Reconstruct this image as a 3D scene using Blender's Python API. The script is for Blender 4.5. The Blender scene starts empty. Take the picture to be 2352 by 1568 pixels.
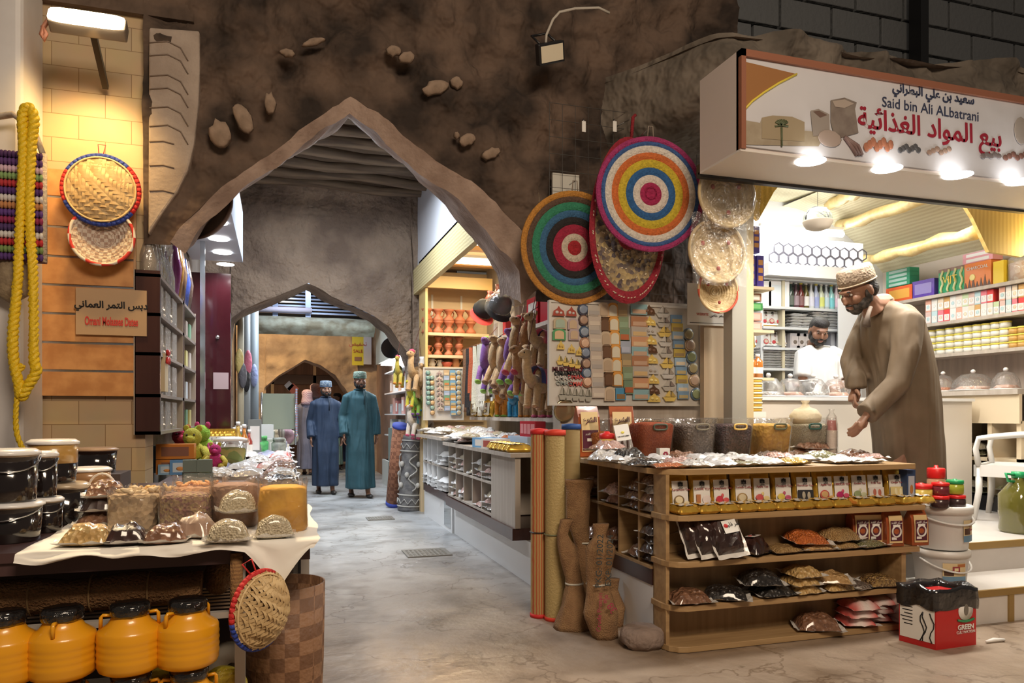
import bpy, bmesh, math, random, unicodedata
from mathutils import Vector, Matrix, Euler, noise
sc = bpy.context.scene
C = sc.collection
PI = math.pi
R = random.Random(7)
# ---------------------------------------------------------------- camera, exposure, world
YAW = math.radians(17.5); F = 1700.0; H = 1.2
SN, CS = math.sin(YAW), math.cos(YAW)
cd = bpy.data.cameras.new('camera'); cam = bpy.data.objects.new('camera', cd); C.objects.link(cam)
cam.location = (0, 0, H); cam.rotation_euler = (PI/2, 0, -YAW)
cd.sensor_width = 36; cd.lens = F/2352*36; cd.shift_y = 166/2352; cd.clip_start = .05; cd.clip_end = 200
sc.camera = cam
sc.view_settings.view_transform = 'Standard'; sc.view_settings.look = 'None'
sc.view_settings.exposure = 0.22; sc.view_settings.gamma = 1; sc.view_settings.use_curve_mapping = False
sc.cycles.max_bounces = 6; sc.cycles.transparent_max_bounces = 16; sc.cycles.diffuse_bounces = 3
sc.cycles.glossy_bounces = 3; sc.cycles.transmission_bounces = 4
sc.cycles.caustics_reflective = False; sc.cycles.caustics_refractive = False; sc.cycles.sample_clamp_indirect = 3
w = bpy.data.worlds.new('night'); sc.world = w; w.use_nodes = True
w.node_tree.nodes['Background'].inputs[0].default_value = (1.0, .86, .72, 1)
w.node_tree.nodes['Background'].inputs[1].default_value = .07

def at(px, py, x=None, y=None, z=None):
    "the point on a wall x=, y= or a shelf height z= that lies along a sight line measured in the photo"
    X = (px-1176)/F; r = (SN+X*CS, CS-X*SN, (950-py)/F)
    t = x/r[0] if x is not None else y/r[1] if y is not None else (z-H)/r[2]
    return Vector((r[0]*t, r[1]*t, H+r[2]*t))

def light(name, kind, loc, energy, col=(1, 1, 1), aim=None, size=.2, size_y=None, spot=120, blend=.6):
    l = bpy.data.lights.new(name, kind); o = bpy.data.objects.new(name, l); C.objects.link(o)
    o.location = loc; l.energy = energy; l.color = col
    if kind == 'AREA':
        l.size = size
        if size_y: l.shape = 'RECTANGLE'; l.size_y = size_y
    else: l.shadow_soft_size = size
    if kind == 'SPOT': l.spot_size = math.radians(spot); l.spot_blend = blend
    if aim is not None: o.rotation_euler = (Vector(aim)-Vector(loc)).to_track_quat('-Z', 'Y').to_euler()
    return o
WARM = (1, .66, .33); WHITE = (.92, .96, 1); SOFT = (1, .8, .6)
# unseen area light added behind the camera to fill the stall fronts
light('front_fill', 'AREA', (1.0, -1.2, 4.6), 190, SOFT, aim=(1.2, 3.8, .5), size=2.2, size_y=1.2)
# warm floodlight over the stone wall
light('flood_lamp_light', 'SPOT', at(215, 66, y=4.5), 135, (1, .64, .24), aim=at(190, 420, y=5.0), size=.12, spot=92, blend=.9)
light('stall_table_fill', 'SPOT', at(205, 62, y=4.3), 330, (1, .76, .46), aim=(-.45, 2.7, .7), size=.2, spot=66, blend=.8)  # second spot added by the floodlight to brighten the stall table
# unseen white area lights added over the alley; warm lamps at its far end
light('alley_fill', 'AREA', (.55, 7.2, 3.7), 85, (.86, .93, 1), aim=(.55, 7.2, 0), size=.8, size_y=.8)
light('alley_fill_far', 'AREA', (.5, 10.7, 3.2), 80, (.86, .93, 1), aim=(.5, 11.4, 0), size=1.2, size_y=1.2)
light('alley_lamp_end', 'POINT', (.6, 18.5, 1.9), 30, (1, .6, .35), size=.2)
light('warm_wall_lamp', 'SPOT', (-.2, 14.2, 3.5), 190, (1, .72, .38), aim=(.0, 15.6, 2.2), size=.1, spot=110)

# ---------------------------------------------------------------- materials
_M = {}
def mat(c, r=.6, m=0., n=None, b=0., coat=0., em=0., kind='noise', sc_=8., bs=40., sheen=0., alpha=1., spec=None, dist=.02):
    """principled: colour c, optional second colour n mixed by a procedural pattern (kind) of scale sc_, bump b of scale bs"""
    key = (c, r, m, n, b, coat, em, kind, sc_, bs, sheen, alpha, spec)
    if key in _M: return _M[key]
    t = bpy.data.materials.new('m%d' % len(_M)); t.use_nodes = True; nt = t.node_tree; N = nt.nodes; L = nt.links
    p = N['Principled BSDF']; p.inputs['Base Color'].default_value = (*c, 1)
    p.inputs['Roughness'].default_value = r; p.inputs['Metallic'].default_value = m
    if coat: p.inputs['Coat Weight'].default_value = coat; p.inputs['Coat Roughness'].default_value = .08
    if sheen: p.inputs['Sheen Weight'].default_value = sheen
    if spec is not None: p.inputs['Specular IOR Level'].default_value = spec
    if em: p.inputs['Emission Color'].default_value = (*c, 1); p.inputs['Emission Strength'].default_value = em
    if alpha < 1: p.inputs['Alpha'].default_value = alpha
    if n or b:
        co = N.new('ShaderNodeTexCoord')
    if n:
        if kind == 'vor':
            x = N.new('ShaderNodeTexVoronoi'); x.inputs['Scale'].default_value = sc_; L.new(co.outputs['Object'], x.inputs['Vector'])
            sp = N.new('ShaderNodeSeparateColor'); L.new(x.outputs['Color'], sp.inputs[0]); out = sp.outputs[0]
        elif kind in ('wavex', 'wavey', 'wavez', 'rings'):
            x = N.new('ShaderNodeTexWave'); x.inputs['Scale'].default_value = sc_; x.inputs['Distortion'].default_value = 1.2
            x.inputs['Detail'].default_value = 2
            if kind == 'rings': x.wave_type = 'RINGS'; x.inputs['Distortion'].default_value = .1
            else: x.bands_direction = kind[-1].upper()
            L.new(co.outputs['Object'], x.inputs['Vector']); out = x.outputs['Fac']
        elif kind == 'check':
            x = N.new('ShaderNodeTexChecker'); x.inputs['Scale'].default_value = sc_; L.new(co.outputs['Object'], x.inputs['Vector']); out = x.outputs['Fac']
        else:
            x = N.new('ShaderNodeTexNoise'); x.inputs['Scale'].default_value = sc_; x.inputs['Detail'].default_value = 5
            mp = N.new('ShaderNodeMapping'); L.new(co.outputs['Object'], mp.inputs[0]); L.new(mp.outputs[0], x.inputs['Vector'])
            if kind == 'grain': mp.inputs['Scale'].default_value = (1, 1, .06)
            if kind == 'grainx': mp.inputs['Scale'].default_value = (.06, 1, 1)
            rp = N.new('ShaderNodeMapRange'); rp.inputs[1].default_value = .38; rp.inputs[2].default_value = .62
            L.new(x.outputs['Fac'], rp.inputs[0]); out = rp.outputs[0]
        mx = N.new('ShaderNodeMix'); mx.data_type = 'RGBA'; L.new(out, mx.inputs[0])
        mx.inputs[6].default_value = (*c, 1); mx.inputs[7].default_value = (*n, 1); L.new(mx.outputs[2], p.inputs['Base Color'])
    if b:
        x = N.new('ShaderNodeTexVoronoi' if kind == 'vor' else 'ShaderNodeTexNoise'); x.inputs['Scale'].default_value = bs
        L.new(co.outputs['Object'], x.inputs['Vector'])
        if kind == 'fold':
            fm = N.new('ShaderNodeMapping'); fm.inputs['Scale'].default_value = (1, 1, .14); L.new(co.outputs['Object'], fm.inputs[0]); L.new(fm.outputs[0], x.inputs['Vector']); x.inputs['Detail'].default_value = 1.5; x.inputs['Distortion'].default_value = .6
        bp = N.new('ShaderNodeBump'); bp.inputs['Strength'].default_value = b; bp.inputs['Distance'].default_value = .12 if kind == 'fold' else dist
        L.new(x.outputs[0], bp.inputs['Height']); L.new(bp.outputs[0], p.inputs['Normal'])
    _M[key] = t
    return t
def clear(tint=(1, 1, 1), gl=.12, a=.1, r=.08):
    "thin clear plastic or glass: mostly see-through, with a sheen and a little milky haze"
    key = ('clear', tint, gl, a, r)
    if key in _M: return _M[key]
    t = bpy.data.materials.new('clear%d' % len(_M)); t.use_nodes = True; nt = t.node_tree; N = nt.nodes; L = nt.links
    N.remove(N['Principled BSDF']); tr = N.new('ShaderNodeBsdfTransparent'); tr.inputs[0].default_value = (*tint, 1)
    g = N.new('ShaderNodeBsdfGlossy'); g.inputs['Roughness'].default_value = r
    d = N.new('ShaderNodeBsdfDiffuse'); d.inputs[0].default_value = (.85, .83, .8, 1)
    fr = N.new('ShaderNodeFresnel'); fr.inputs[0].default_value = 1.45
    co = N.new('ShaderNodeTexCoord'); nz = N.new('ShaderNodeTexNoise'); nz.inputs['Scale'].default_value = 22; nz.inputs['Distortion'].default_value = 1.5
    L.new(co.outputs['Object'], nz.inputs['Vector']); bp = N.new('ShaderNodeBump'); bp.inputs['Strength'].default_value = .5; bp.inputs['Distance'].default_value = .02
    L.new(nz.outputs[0], bp.inputs['Height']); L.new(bp.outputs[0], g.inputs['Normal'])
    ad = N.new('ShaderNodeMath'); ad.operation = 'MULTIPLY_ADD'; ad.inputs[1].default_value = .55; ad.inputs[2].default_value = gl*.3; L.new(fr.outputs[0], ad.inputs[0]); ad.use_clamp = True
    m1 = N.new('ShaderNodeMixShader'); m1.inputs[0].default_value = a; L.new(tr.outputs[0], m1.inputs[1]); L.new(d.outputs[0], m1.inputs[2])
    m2 = N.new('ShaderNodeMixShader'); L.new(ad.outputs[0], m2.inputs[0]); L.new(m1.outputs[0], m2.inputs[1]); L.new(g.outputs[0], m2.inputs[2])
    L.new(m2.outputs[0], N['Material Output'].inputs[0]); _M[key] = t
    return t

# ---------------------------------------------------------------- mesh building
class B:
    def __init__(s): s.v = []; s.f = []; s.mi = []; s.sm = []; s.k = 0; s.smooth = False
    def add(s, vs, fs, smooth=None):
        o = len(s.v); s.v += [tuple(x) for x in vs]; sm = s.smooth if smooth is None else smooth
        for f in fs: s.f.append([i+o for i in f]); s.mi.append(s.k); s.sm.append(sm)
        return s
    def box(s, x0, x1, y0, y1, z0, z1):
        return s.add([(x, y, z) for z in (z0, z1) for y in (y0, y1) for x in (x0, x1)],
                     [(0, 2, 3, 1), (4, 5, 7, 6), (0, 1, 5, 4), (2, 6, 7, 3), (0, 4, 6, 2), (1, 3, 7, 5)], False)
    def cbox(s, c, d, rz=0, ry=0, rx=0):
        m = Euler((rx, ry, rz)).to_matrix(); n = len(s.v)
        s.box(-d[0]/2, d[0]/2, -d[1]/2, d[1]/2, -d[2]/2, d[2]/2)
        for i in range(n, len(s.v)): s.v[i] = tuple(m @ Vector(s.v[i]) + Vector(c))
        return s
    def beam(s, a, b, wd, ht):
        a = Vector(a); b = Vector(b); d = b-a; q = d.to_track_quat('X', 'Z').to_matrix(); n = len(s.v)
        s.box(0, d.length, -wd/2, wd/2, -ht/2, ht/2)
        for i in range(n, len(s.v)): s.v[i] = tuple(q @ Vector(s.v[i]) + a)
        return s
    def rings(s, rs, cap=True, closed=True, smooth=True):
        n = len(rs[0]); vs = [p for r in rs for p in r]; fs = []
        m = n if closed else n-1
        for i in range(len(rs)-1):
            for j in range(m):
                k = (j+1) % n; fs.append((i*n+j, i*n+k, (i+1)*n+k, (i+1)*n+j))
        if cap and closed:
            fs.append(tuple(range(n))[::-1]); fs.append(tuple((len(rs)-1)*n+j for j in range(n)))
        return s.add(vs, fs, smooth)
    def lathe(s, prof, seg=20, c=(0, 0, 0), sq=2., ry=1., cap=True, wob=0., seed=0):
        "profile (r,z); sq>2 squares the section; wob crumples it"
        rs = []
        for r, z in prof:
            ring = []
            for j in range(seg):
                a = 2*PI*j/seg; ca, sa = math.cos(a), math.sin(a)
                k = 1 if sq == 2 else (abs(ca)**sq+abs(sa)**sq)**(-1/sq)
                if wob: k *= 1+wob*noise.noise((ca*2.2+seed, sa*2.2, z*9+seed))
                ring.append((c[0]+r*k*ca, c[1]+r*ry*k*sa, c[2]+z))
            rs.append(ring)
        return s.rings(rs, cap)
    def tube(s, pts, r, seg=8, closed=False, flat=1.):
        pts = [Vector(p) for p in pts]; n = len(pts); rr = r if isinstance(r, (list, tuple)) else [r]*n
        rs = []; up = Vector((0, 0, 1)); last = None
        for i, p in enumerate(pts):
            if closed: d = pts[(i+1) % n]-pts[i-1]
            else: d = pts[min(i+1, n-1)]-pts[max(i-1, 0)]
            d.normalize()
            if last is None:
                x = d.cross(up if abs(d.z) < .9 else Vector((1, 0, 0))).normalized()
            else:
                x = (last-d*last.dot(d)).normalized()
            y = d.cross(x); last = x
            rs.append([p+x*rr[i]*math.cos(2*PI*j/seg)+y*rr[i]*flat*math.sin(2*PI*j/seg) for j in range(seg)])
        if closed: rs.append(rs[0])
        return s.rings(rs, not closed)
    def cyl(s, a, b, r, r2=None, seg=16): return s.tube([a, b], [r, r if r2 is None else r2], seg)
    def ell(s, c, r, seg=14, rows=9, m=None):
        rs = []
        for i in range(rows+1):
            t = PI*i/rows; q = max(math.sin(t), .02); ring = []
            for j in range(seg):
                v = Vector((r[0]*q*math.cos(2*PI*j/seg), r[1]*q*math.sin(2*PI*j/seg), -r[2]*math.cos(t)))
                ring.append(Vector(c)+(m @ v if m else v))
            rs.append(ring)
        return s.rings(rs)
    def prism(s, pts, a, b, axis='y'):
        "outline pts extruded from a to b along axis; pts are (x,z) for y, (x,y) for z, (y,z) for x"
        n = len(pts)
        f = {'y': lambda p, t: (p[0], t, p[1]), 'z': lambda p, t: (p[0], p[1], t), 'x': lambda p, t: (t, p[0], p[1])}[axis]
        return s.add([f(p, a) for p in pts]+[f(p, b) for p in pts],
                     [tuple(range(n))[::-1], tuple(range(n, 2*n))]+[(i, (i+1) % n, n+(i+1) % n, n+i) for i in range(n)], False)
    def surf(s, fn, nu, nv, smooth=True, wrap=False):
        vs = [fn(i/nu, j/nv) for j in range(nv+1) for i in range(nu+1)]
        return s.add(vs, [(j*(nu+1)+i, j*(nu+1)+i+1, (j+1)*(nu+1)+i+1, (j+1)*(nu+1)+i) for j in range(nv) for i in range(nu)], smooth)
    def pillow(s, w_, l_, h_, seed=0, lump=.25, nu=12, nv=12, p=2.6, flat=.12):
        "a filled bag lying on z=0: full in the middle, thin at the seams"
        def top(u, v):
            a, b_ = 2*u-1, 2*v-1
            e = (max(0, 1-abs(a)**p)*max(0, 1-abs(b_)**p))**.5
            q = 1+lump*noise.noise((a*2.2+seed, b_*2.2, seed*.7))+lump*.5*noise.noise((a*5+seed, b_*5, 3))
            sx = 1-.05*(1-abs(b_))*0
            return (a*w_/2*(1-.04*(1-e)*noise.noise((b_*3, seed, 0))), b_*l_/2, flat*h_*(1-.3*e)+h_*e*q*(1-flat))
        def bot(u, v):
            x, y, z = top(u, v); a, b_ = 2*u-1, 2*v-1
            e = (max(0, 1-abs(a)**p)*max(0, 1-abs(b_)**p))**.5
            return (x, y, max(0, flat*h_*(1-e*1.2)))
        s.surf(top, nu, nv); s.surf(lambda u, v: bot(1-u, v), nu, nv)
        return s
    def crimp(s, n, a, sd=0):
        'uneven top edge of an open bag'
        for j in range(n): x, y, z = s.v[-n+j]; s.v[-n+j] = (x, y, z+a*(noise.noise((j*.9, sd, 0))+.4*math.sin(j*2.4)))
        return s
    def xf(s, m, n=0):
        for i in range(n, len(s.v)): s.v[i] = tuple(m @ Vector(s.v[i]))
        return s
    def o(s, name, mats, parent=None, loc=(0, 0, 0), rot=(0, 0, 0), bev=0., sub=0):
        me = bpy.data.meshes.new(name); me.from_pydata(s.v, [], s.f); me.validate()
        if len(me.polygons) == len(s.f):
            me.polygons.foreach_set('material_index', s.mi); me.polygons.foreach_set('use_smooth', s.sm)
        for m in (mats if isinstance(mats, (list, tuple)) else [mats]): me.materials.append(m)
        me.update(); ob = bpy.data.objects.new(name, me); C.objects.link(ob); ob.parent = parent
        ob.location = loc; ob.rotation_euler = rot
        if bev:
            md = ob.modifiers.new('b', 'BEVEL'); md.width = bev; md.segments = 2; md.limit_method = 'ANGLE'
        if sub:
            md = ob.modifiers.new('s', 'SUBSURF'); md.levels = sub; md.render_levels = sub
        return ob
def tag(o, label, cat, group=None, kind=None):
    if label: o['label'] = label
    if cat: o['category'] = cat
    if group: o['group'] = group
    if kind: o['kind'] = kind
    return o
def T(name, label, cat, loc=(0, 0, 0), rz=0., group=None, rot=None):
    o = bpy.data.objects.new(name, None); C.objects.link(o); o.location = loc; o.rotation_euler = rot or (0, 0, rz)
    return tag(o, label, cat, group)
def S(name, b, m, **k):
    o = b.o(name, m, **k); o['kind'] = 'structure'; return o
def dup(root, loc, rz=None, label=None, group=None, scale=None, rot=None):
    r = root.copy(); C.objects.link(r); r.location = loc
    if rot is not None: r.rotation_euler = rot
    elif rz is not None: r.rotation_euler = (root.rotation_euler.x, root.rotation_euler.y, rz)
    if scale: r.scale = (scale,)*3 if not isinstance(scale, tuple) else scale
    if label: r['label'] = label
    if group: r['group'] = group
    for ch in root.children:
        c = ch.copy(); C.objects.link(c); c.parent = r
        for g in ch.children:
            d = g.copy(); C.objects.link(d); d.parent = c
    return r
NTH = ['first', 'second', 'third', 'fourth', 'fifth', 'sixth', 'seventh', 'eighth', 'ninth', 'tenth', 'eleventh', 'twelfth', 'thirteenth',
       'fourteenth', 'fifteenth', 'sixteenth', 'seventeenth', 'eighteenth', 'nineteenth', 'twentieth']
# ---------------------------------------------------------------- lettering
_AF = {}
for cp in range(0xFE70, 0xFEFD):
    dcm = unicodedata.decomposition(chr(cp)).split()
    if len(dcm) == 2: _AF.setdefault(int(dcm[1], 16), {})[dcm[0]] = chr(cp)
def arabic(s):
    out = []; js = lambda c: '<initial>' in _AF.get(ord(c), {}); jp = lambda c: '<final>' in _AF.get(ord(c), {})
    for i, c in enumerate(s):
        f = _AF.get(ord(c))
        if not f: out.append(c); continue
        a = i > 0 and js(s[i-1]) and jp(c); b_ = i+1 < len(s) and js(c) and jp(s[i+1])
        k = '<medial>' if a and b_ else '<final>' if a else '<initial>' if b_ else '<isolated>'
        out.append(f.get(k, c))
    return ''.join(out[::-1])
def text(s, size, m, parent, loc, rot=(PI/2, 0, 0), name='lettering', ext=.001, sx=1., bold=0.):
    cu = bpy.data.curves.new('t', 'FONT'); cu.body = s; cu.size = size; cu.align_x = 'CENTER'; cu.align_y = 'CENTER'; cu.extrude = ext
    cu.offset = bold; cu.resolution_u = 3
    tmp = bpy.data.objects.new('t', cu); C.objects.link(tmp)
    dg = bpy.context.evaluated_depsgraph_get(); me = bpy.data.meshes.new_from_object(tmp.evaluated_get(dg))
    bpy.data.objects.remove(tmp); me.materials.clear(); me.materials.append(m)
    o = bpy.data.objects.new(name, me); C.objects.link(o); o.parent = parent; o.location = loc; o.rotation_euler = rot; o.scale = (sx, 1, 1)
    return o
# common materials
OAK = mat((.46, .3, .145), .45, n=(.36, .225, .105), kind='grainx', sc_=30)
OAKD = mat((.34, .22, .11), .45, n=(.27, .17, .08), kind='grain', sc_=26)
GREYOAK = mat((.52, .46, .4), .5, n=(.44, .38, .32), kind='grain', sc_=22)
WHITEP = mat((.82, .82, .82), .35); PAPER = mat((.86, .84, .8), .6); BLACK = mat((.012, .012, .014), .35); STEEL = mat((.55, .56, .58), .25, 1.)
FILM = clear(); MILK = clear(a=.35); GOLD = mat((.9, .56, .09), .25, .65, b=.5, bs=14, dist=.03); RED = mat((.6, .03, .03), .4)
DARKW = mat((.05, .02, .018), .25, n=(.07, .03, .025), kind='grain'); SILVER = mat((.78, .78, .8), .18, .2, b=.6, bs=16, dist=.03)
SKIN = mat((.24, .12, .075), .5, n=(.28, .145, .09)); HAIR = mat((.012, .01, .01), .6, b=.4, bs=120)
def boxy(name, label, cat, loc, d, m, rz=0, grp=None, panel=None, pic=None):
    o = B().cbox((0, 0, d[2]/2), d).o(name, m, None, loc, (0, 0, rz)); tag(o, label, cat, grp)
    if panel: B().box(-d[0]*.36, d[0]*.36, -d[1]/2-.0015, -d[1]/2, d[2]*.18, d[2]*.82).o('printed_panel', panel, o)
    if pic: B().ell((0, -d[1]/2-.002, d[2]*.42), (d[0]*.2, .002, d[2]*.14), 8, 5).o('printed_picture', pic, o)
    return o
# ================================================================ THE SETTING
ROCK = mat((.15, .1, .072), .9, n=(.03, .02, .015), sc_=2.6, b=.9, bs=9, dist=.06)
ROCKL = mat((.3, .23, .18), .9, n=(.16, .115, .09), sc_=3.2, b=.8, bs=14, dist=.05)
PLASTER = mat((.42, .31, .25), .85, n=(.26, .18, .14), sc_=4.5, b=.5, bs=30)
MUD = mat((.3, .22, .16), .9, n=(.17, .12, .09), sc_=2.2, b=.8, bs=16, dist=.05)
def floor_mat():
    t = bpy.data.materials.new('ground'); t.use_nodes = True; nt = t.node_tree; N = nt.nodes; L = nt.links; p = N['Principled BSDF']
    co = N.new('ShaderNodeTexCoord')
    def nz(s, d=6): 
        x = N.new('ShaderNodeTexNoise'); x.inputs['Scale'].default_value = s; x.inputs['Detail'].default_value = d; L.new(co.outputs['Object'], x.inputs['Vector']); return x
    def ramp(src, st):
        r = N.new('ShaderNodeValToRGB'); L.new(src, r.inputs[0]); e = r.color_ramp.elements
        while len(e) < len(st): e.new(.5)
        for k, (a, c) in zip(e, st): k.position = a; k.color = (*c, 1)
        return r
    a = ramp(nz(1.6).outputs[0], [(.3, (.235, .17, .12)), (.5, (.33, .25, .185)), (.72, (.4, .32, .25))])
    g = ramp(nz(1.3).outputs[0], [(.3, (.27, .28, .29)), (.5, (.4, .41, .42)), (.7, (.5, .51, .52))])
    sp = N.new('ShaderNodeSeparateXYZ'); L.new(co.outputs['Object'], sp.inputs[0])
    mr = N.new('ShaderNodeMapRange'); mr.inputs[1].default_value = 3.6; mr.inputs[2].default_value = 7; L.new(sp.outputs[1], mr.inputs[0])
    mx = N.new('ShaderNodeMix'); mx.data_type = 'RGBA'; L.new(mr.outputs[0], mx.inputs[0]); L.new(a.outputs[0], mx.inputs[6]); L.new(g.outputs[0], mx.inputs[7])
    st = ramp(nz(3.1, 8).outputs[0], [(.3, (.5, .46, .42)), (.5, (1, 1, 1))])
    ml = N.new('ShaderNodeMix'); ml.data_type = 'RGBA'; ml.blend_type = 'MULTIPLY'; ml.inputs[0].default_value = .8
    L.new(mx.outputs[2], ml.inputs[6]); L.new(st.outputs[0], ml.inputs[7]); 
    vo = N.new('ShaderNodeTexVoronoi'); vo.feature = 'DISTANCE_TO_EDGE'; vo.inputs['Scale'].default_value = 1.15
    ds = N.new('ShaderNodeVectorMath'); ds.operation = 'ADD'; nn = nz(2.5); L.new(co.outputs['Object'], ds.inputs[0]); L.new(nn.outputs[1], ds.inputs[1]); L.new(ds.outputs[0], vo.inputs['Vector'])
    cr = ramp(vo.outputs[0], [(.0, (.42, .36, .3)), (.016, (1, 1, 1))])
    m3 = N.new('ShaderNodeMix'); m3.data_type = 'RGBA'; m3.blend_type = 'MULTIPLY'; m3.inputs[0].default_value = .7
    L.new(ml.outputs[2], m3.inputs[6]); L.new(cr.outputs[0], m3.inputs[7]); L.new(m3.outputs[2], p.inputs['Base Color'])
    rr = ramp(nz(1.1, 4).outputs[0], [(.36, (.24,)*3), (.6, (.62,)*3)]); L.new(rr.outputs[0], p.inputs['Roughness'])
    bp = N.new('ShaderNodeBump'); bp.inputs['Strength'].default_value = .5; bp.inputs['Distance'].default_value = .03
    L.new(nz(7, 9).outputs[0], bp.inputs['Height']); L.new(bp.outputs[0], p.inputs['Normal']); return t
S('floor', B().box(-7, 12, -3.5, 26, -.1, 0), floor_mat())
# --- great arch wall: columns of rock from the arch line up
def lerp_curve(c, x):
    for (a, p), (b, q) in zip(c, c[1:]):
        if a <= x <= b: return p+(q-p)*(x-a)/(b-a)
    return c[0][1] if x < c[0][0] else c[-1][1]
OUT = [at(*p, y=4.93) for p in ((392, 560), (430, 505), (475, 462), (560, 402), (650, 338), (735, 275), (805, 222), (868, 262), (925, 312), (1000, 372), (1080, 422), (1150, 482), (1200, 530), (1236, 600), (1245, 650))]
INN = [at(*p, y=5.5) for p in ((470, 530), (505, 480), (547, 440), (620, 393), (700, 338), (760, 302), (799, 276), (835, 305), (890, 352), (950, 402), (1010, 462), (1068, 525), (1108, 580), (1140, 630), (1150, 680))]
MID = [at(*p, y=4.95) for p in ((425, 580), (460, 523), (505, 480), (585, 420), (668, 360), (748, 297), (803, 256), (856, 296), (908, 346), (980, 405), (1052, 462), (1116, 528), (1160, 580), (1192, 625), (1200, 690))]
oc = [(p.x, p.z) for p in OUT]; oc[-1] = (oc[-2][0]+.01, oc[-1][1])
def rough(x, z, k=1.): return k*(.07*noise.noise((x*1.1, z*1.1, 3))+.06*noise.noise((x*3.1, z*3.1, 7))+.035*noise.noise((x*7, z*7, 1))+.016*noise.noise((x*16, z*16, 5)))
def rockwall(x0, x1, n, zb, zt, y, m, amp=1., nz=80, name='wall_rock', yf=None):
    b = B()
    def fn(u, v):
        x = x0+(x1-x0)*u; a = zb(x); z = a+(zt(x)-a)*v; k = min(1, v*5); yy = y if yf is None else yf(x, v)
        return (x, yy-amp*k*(.03+rough(x, z)), z)
    b.surf(fn, n, nz); return S(name, b, m)
rockwall(-.78, oc[-2][0], 130, lambda x: lerp_curve(oc, x), lambda x: 5.2+.1*noise.noise((x, 0, 0)), 4.97, ROCK, 1.6, name='wall_front')
rockwall(oc[-2][0], 3.35, 80, lambda x: 2.0, lambda x: 4.62+.12*noise.noise((x*1.4, 0, 0)), 4.98, ROCK, 1.7, name='wall_rock')
def ledge_y(x, v):
    t = max(0, min(1, (x-2.15)/.6)); f = 5.06-.93*t*t*(3-2*t); q = max(0, 1-v/.35); return f+(5.06-f)*q*q
rockwall(1.7, 8.2, 150, lambda x: 3.08, lambda x: 3.64+.04*(x-2.5)+.07*noise.noise((x*1.7, 0, 2)), 3.98, mat((.21, .175, .14), .9, n=(.09, .075, .06), sc_=2.2, b=.9, bs=8, dist=.06), 1.5, 60, 'wall_ledge', ledge_y)
b = B(); b.surf(lambda u, v: (1.7+6.5*u, ledge_y(1.7+6.5*u, 1)*(1-v)+5.25*v-.05*(1-v), 3.6+.04*(6.5*u-.8)+.07*noise.noise(((1.7+6.5*u)*1.7, 0, 2))*(1-v)+.05*noise.noise((u*9, v*4, 2))*v+.1*v), 60, 8); S('wall_ledge_top', b, ROCKL)
# pebbles and pale patches caught in the rock face
for i, (px, py, w_, h_) in enumerate(((905, 115, 20, 14), (935, 130, 22, 15), (1050, 188, 18, 16), (720, 95, 30, 9), (660, 120, 18, 10), (505, 305, 26, 34), (558, 270, 20, 40), (620, 235, 14, 28), (1075, 320, 25, 16), (1050, 310, 8, 10), (1130, 350, 28, 14), (1000, 200, 40, 18))):
    p = at(px, py, y=4.86)
    w_ *= .75; h_ *= .75; b = B().lathe([(w_*.0034, -.02), (w_*.003, .0), (w_*.0022, .008), (w_*.001, .011), (0, .012)], 14, ry=h_/w_, wob=.35, seed=i).xf(Matrix.Rotation(PI/2, 4, 'X')); S('trim_rock_pebble', b, mat((.36, .26, .19), .9, n=(.24, .17, .12), sc_=9, b=.7, bs=20), loc=p, rot=(0, R.uniform(-.5, .5), 0))
# plaster arch rib: face, soffit
b = B(); n = len(OUT)-1
def rib(c1, c2, bump=.02):
    def fn(u, v):
        t = u*n; i = min(int(t), n-1); f = t-i; a = c1[i].lerp(c1[i+1], f); q = c2[i].lerp(c2[i+1], f); p = a.lerp(q, v)
        k = bump*noise.noise(p*4)+.4*bump*noise.noise(p*11); return (p.x, p.y-k, p.z+k)
    b.surf(fn, 70, 5)
rib([p+Vector((0, .1, 0)) for p in OUT], [p-Vector((0, .02, 0)) for p in OUT]); rib([p-Vector((0, .02, 0)) for p in OUT], MID, .03); rib(MID, INN, .03)
S('trim_arch_rib', b, PLASTER)
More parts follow.
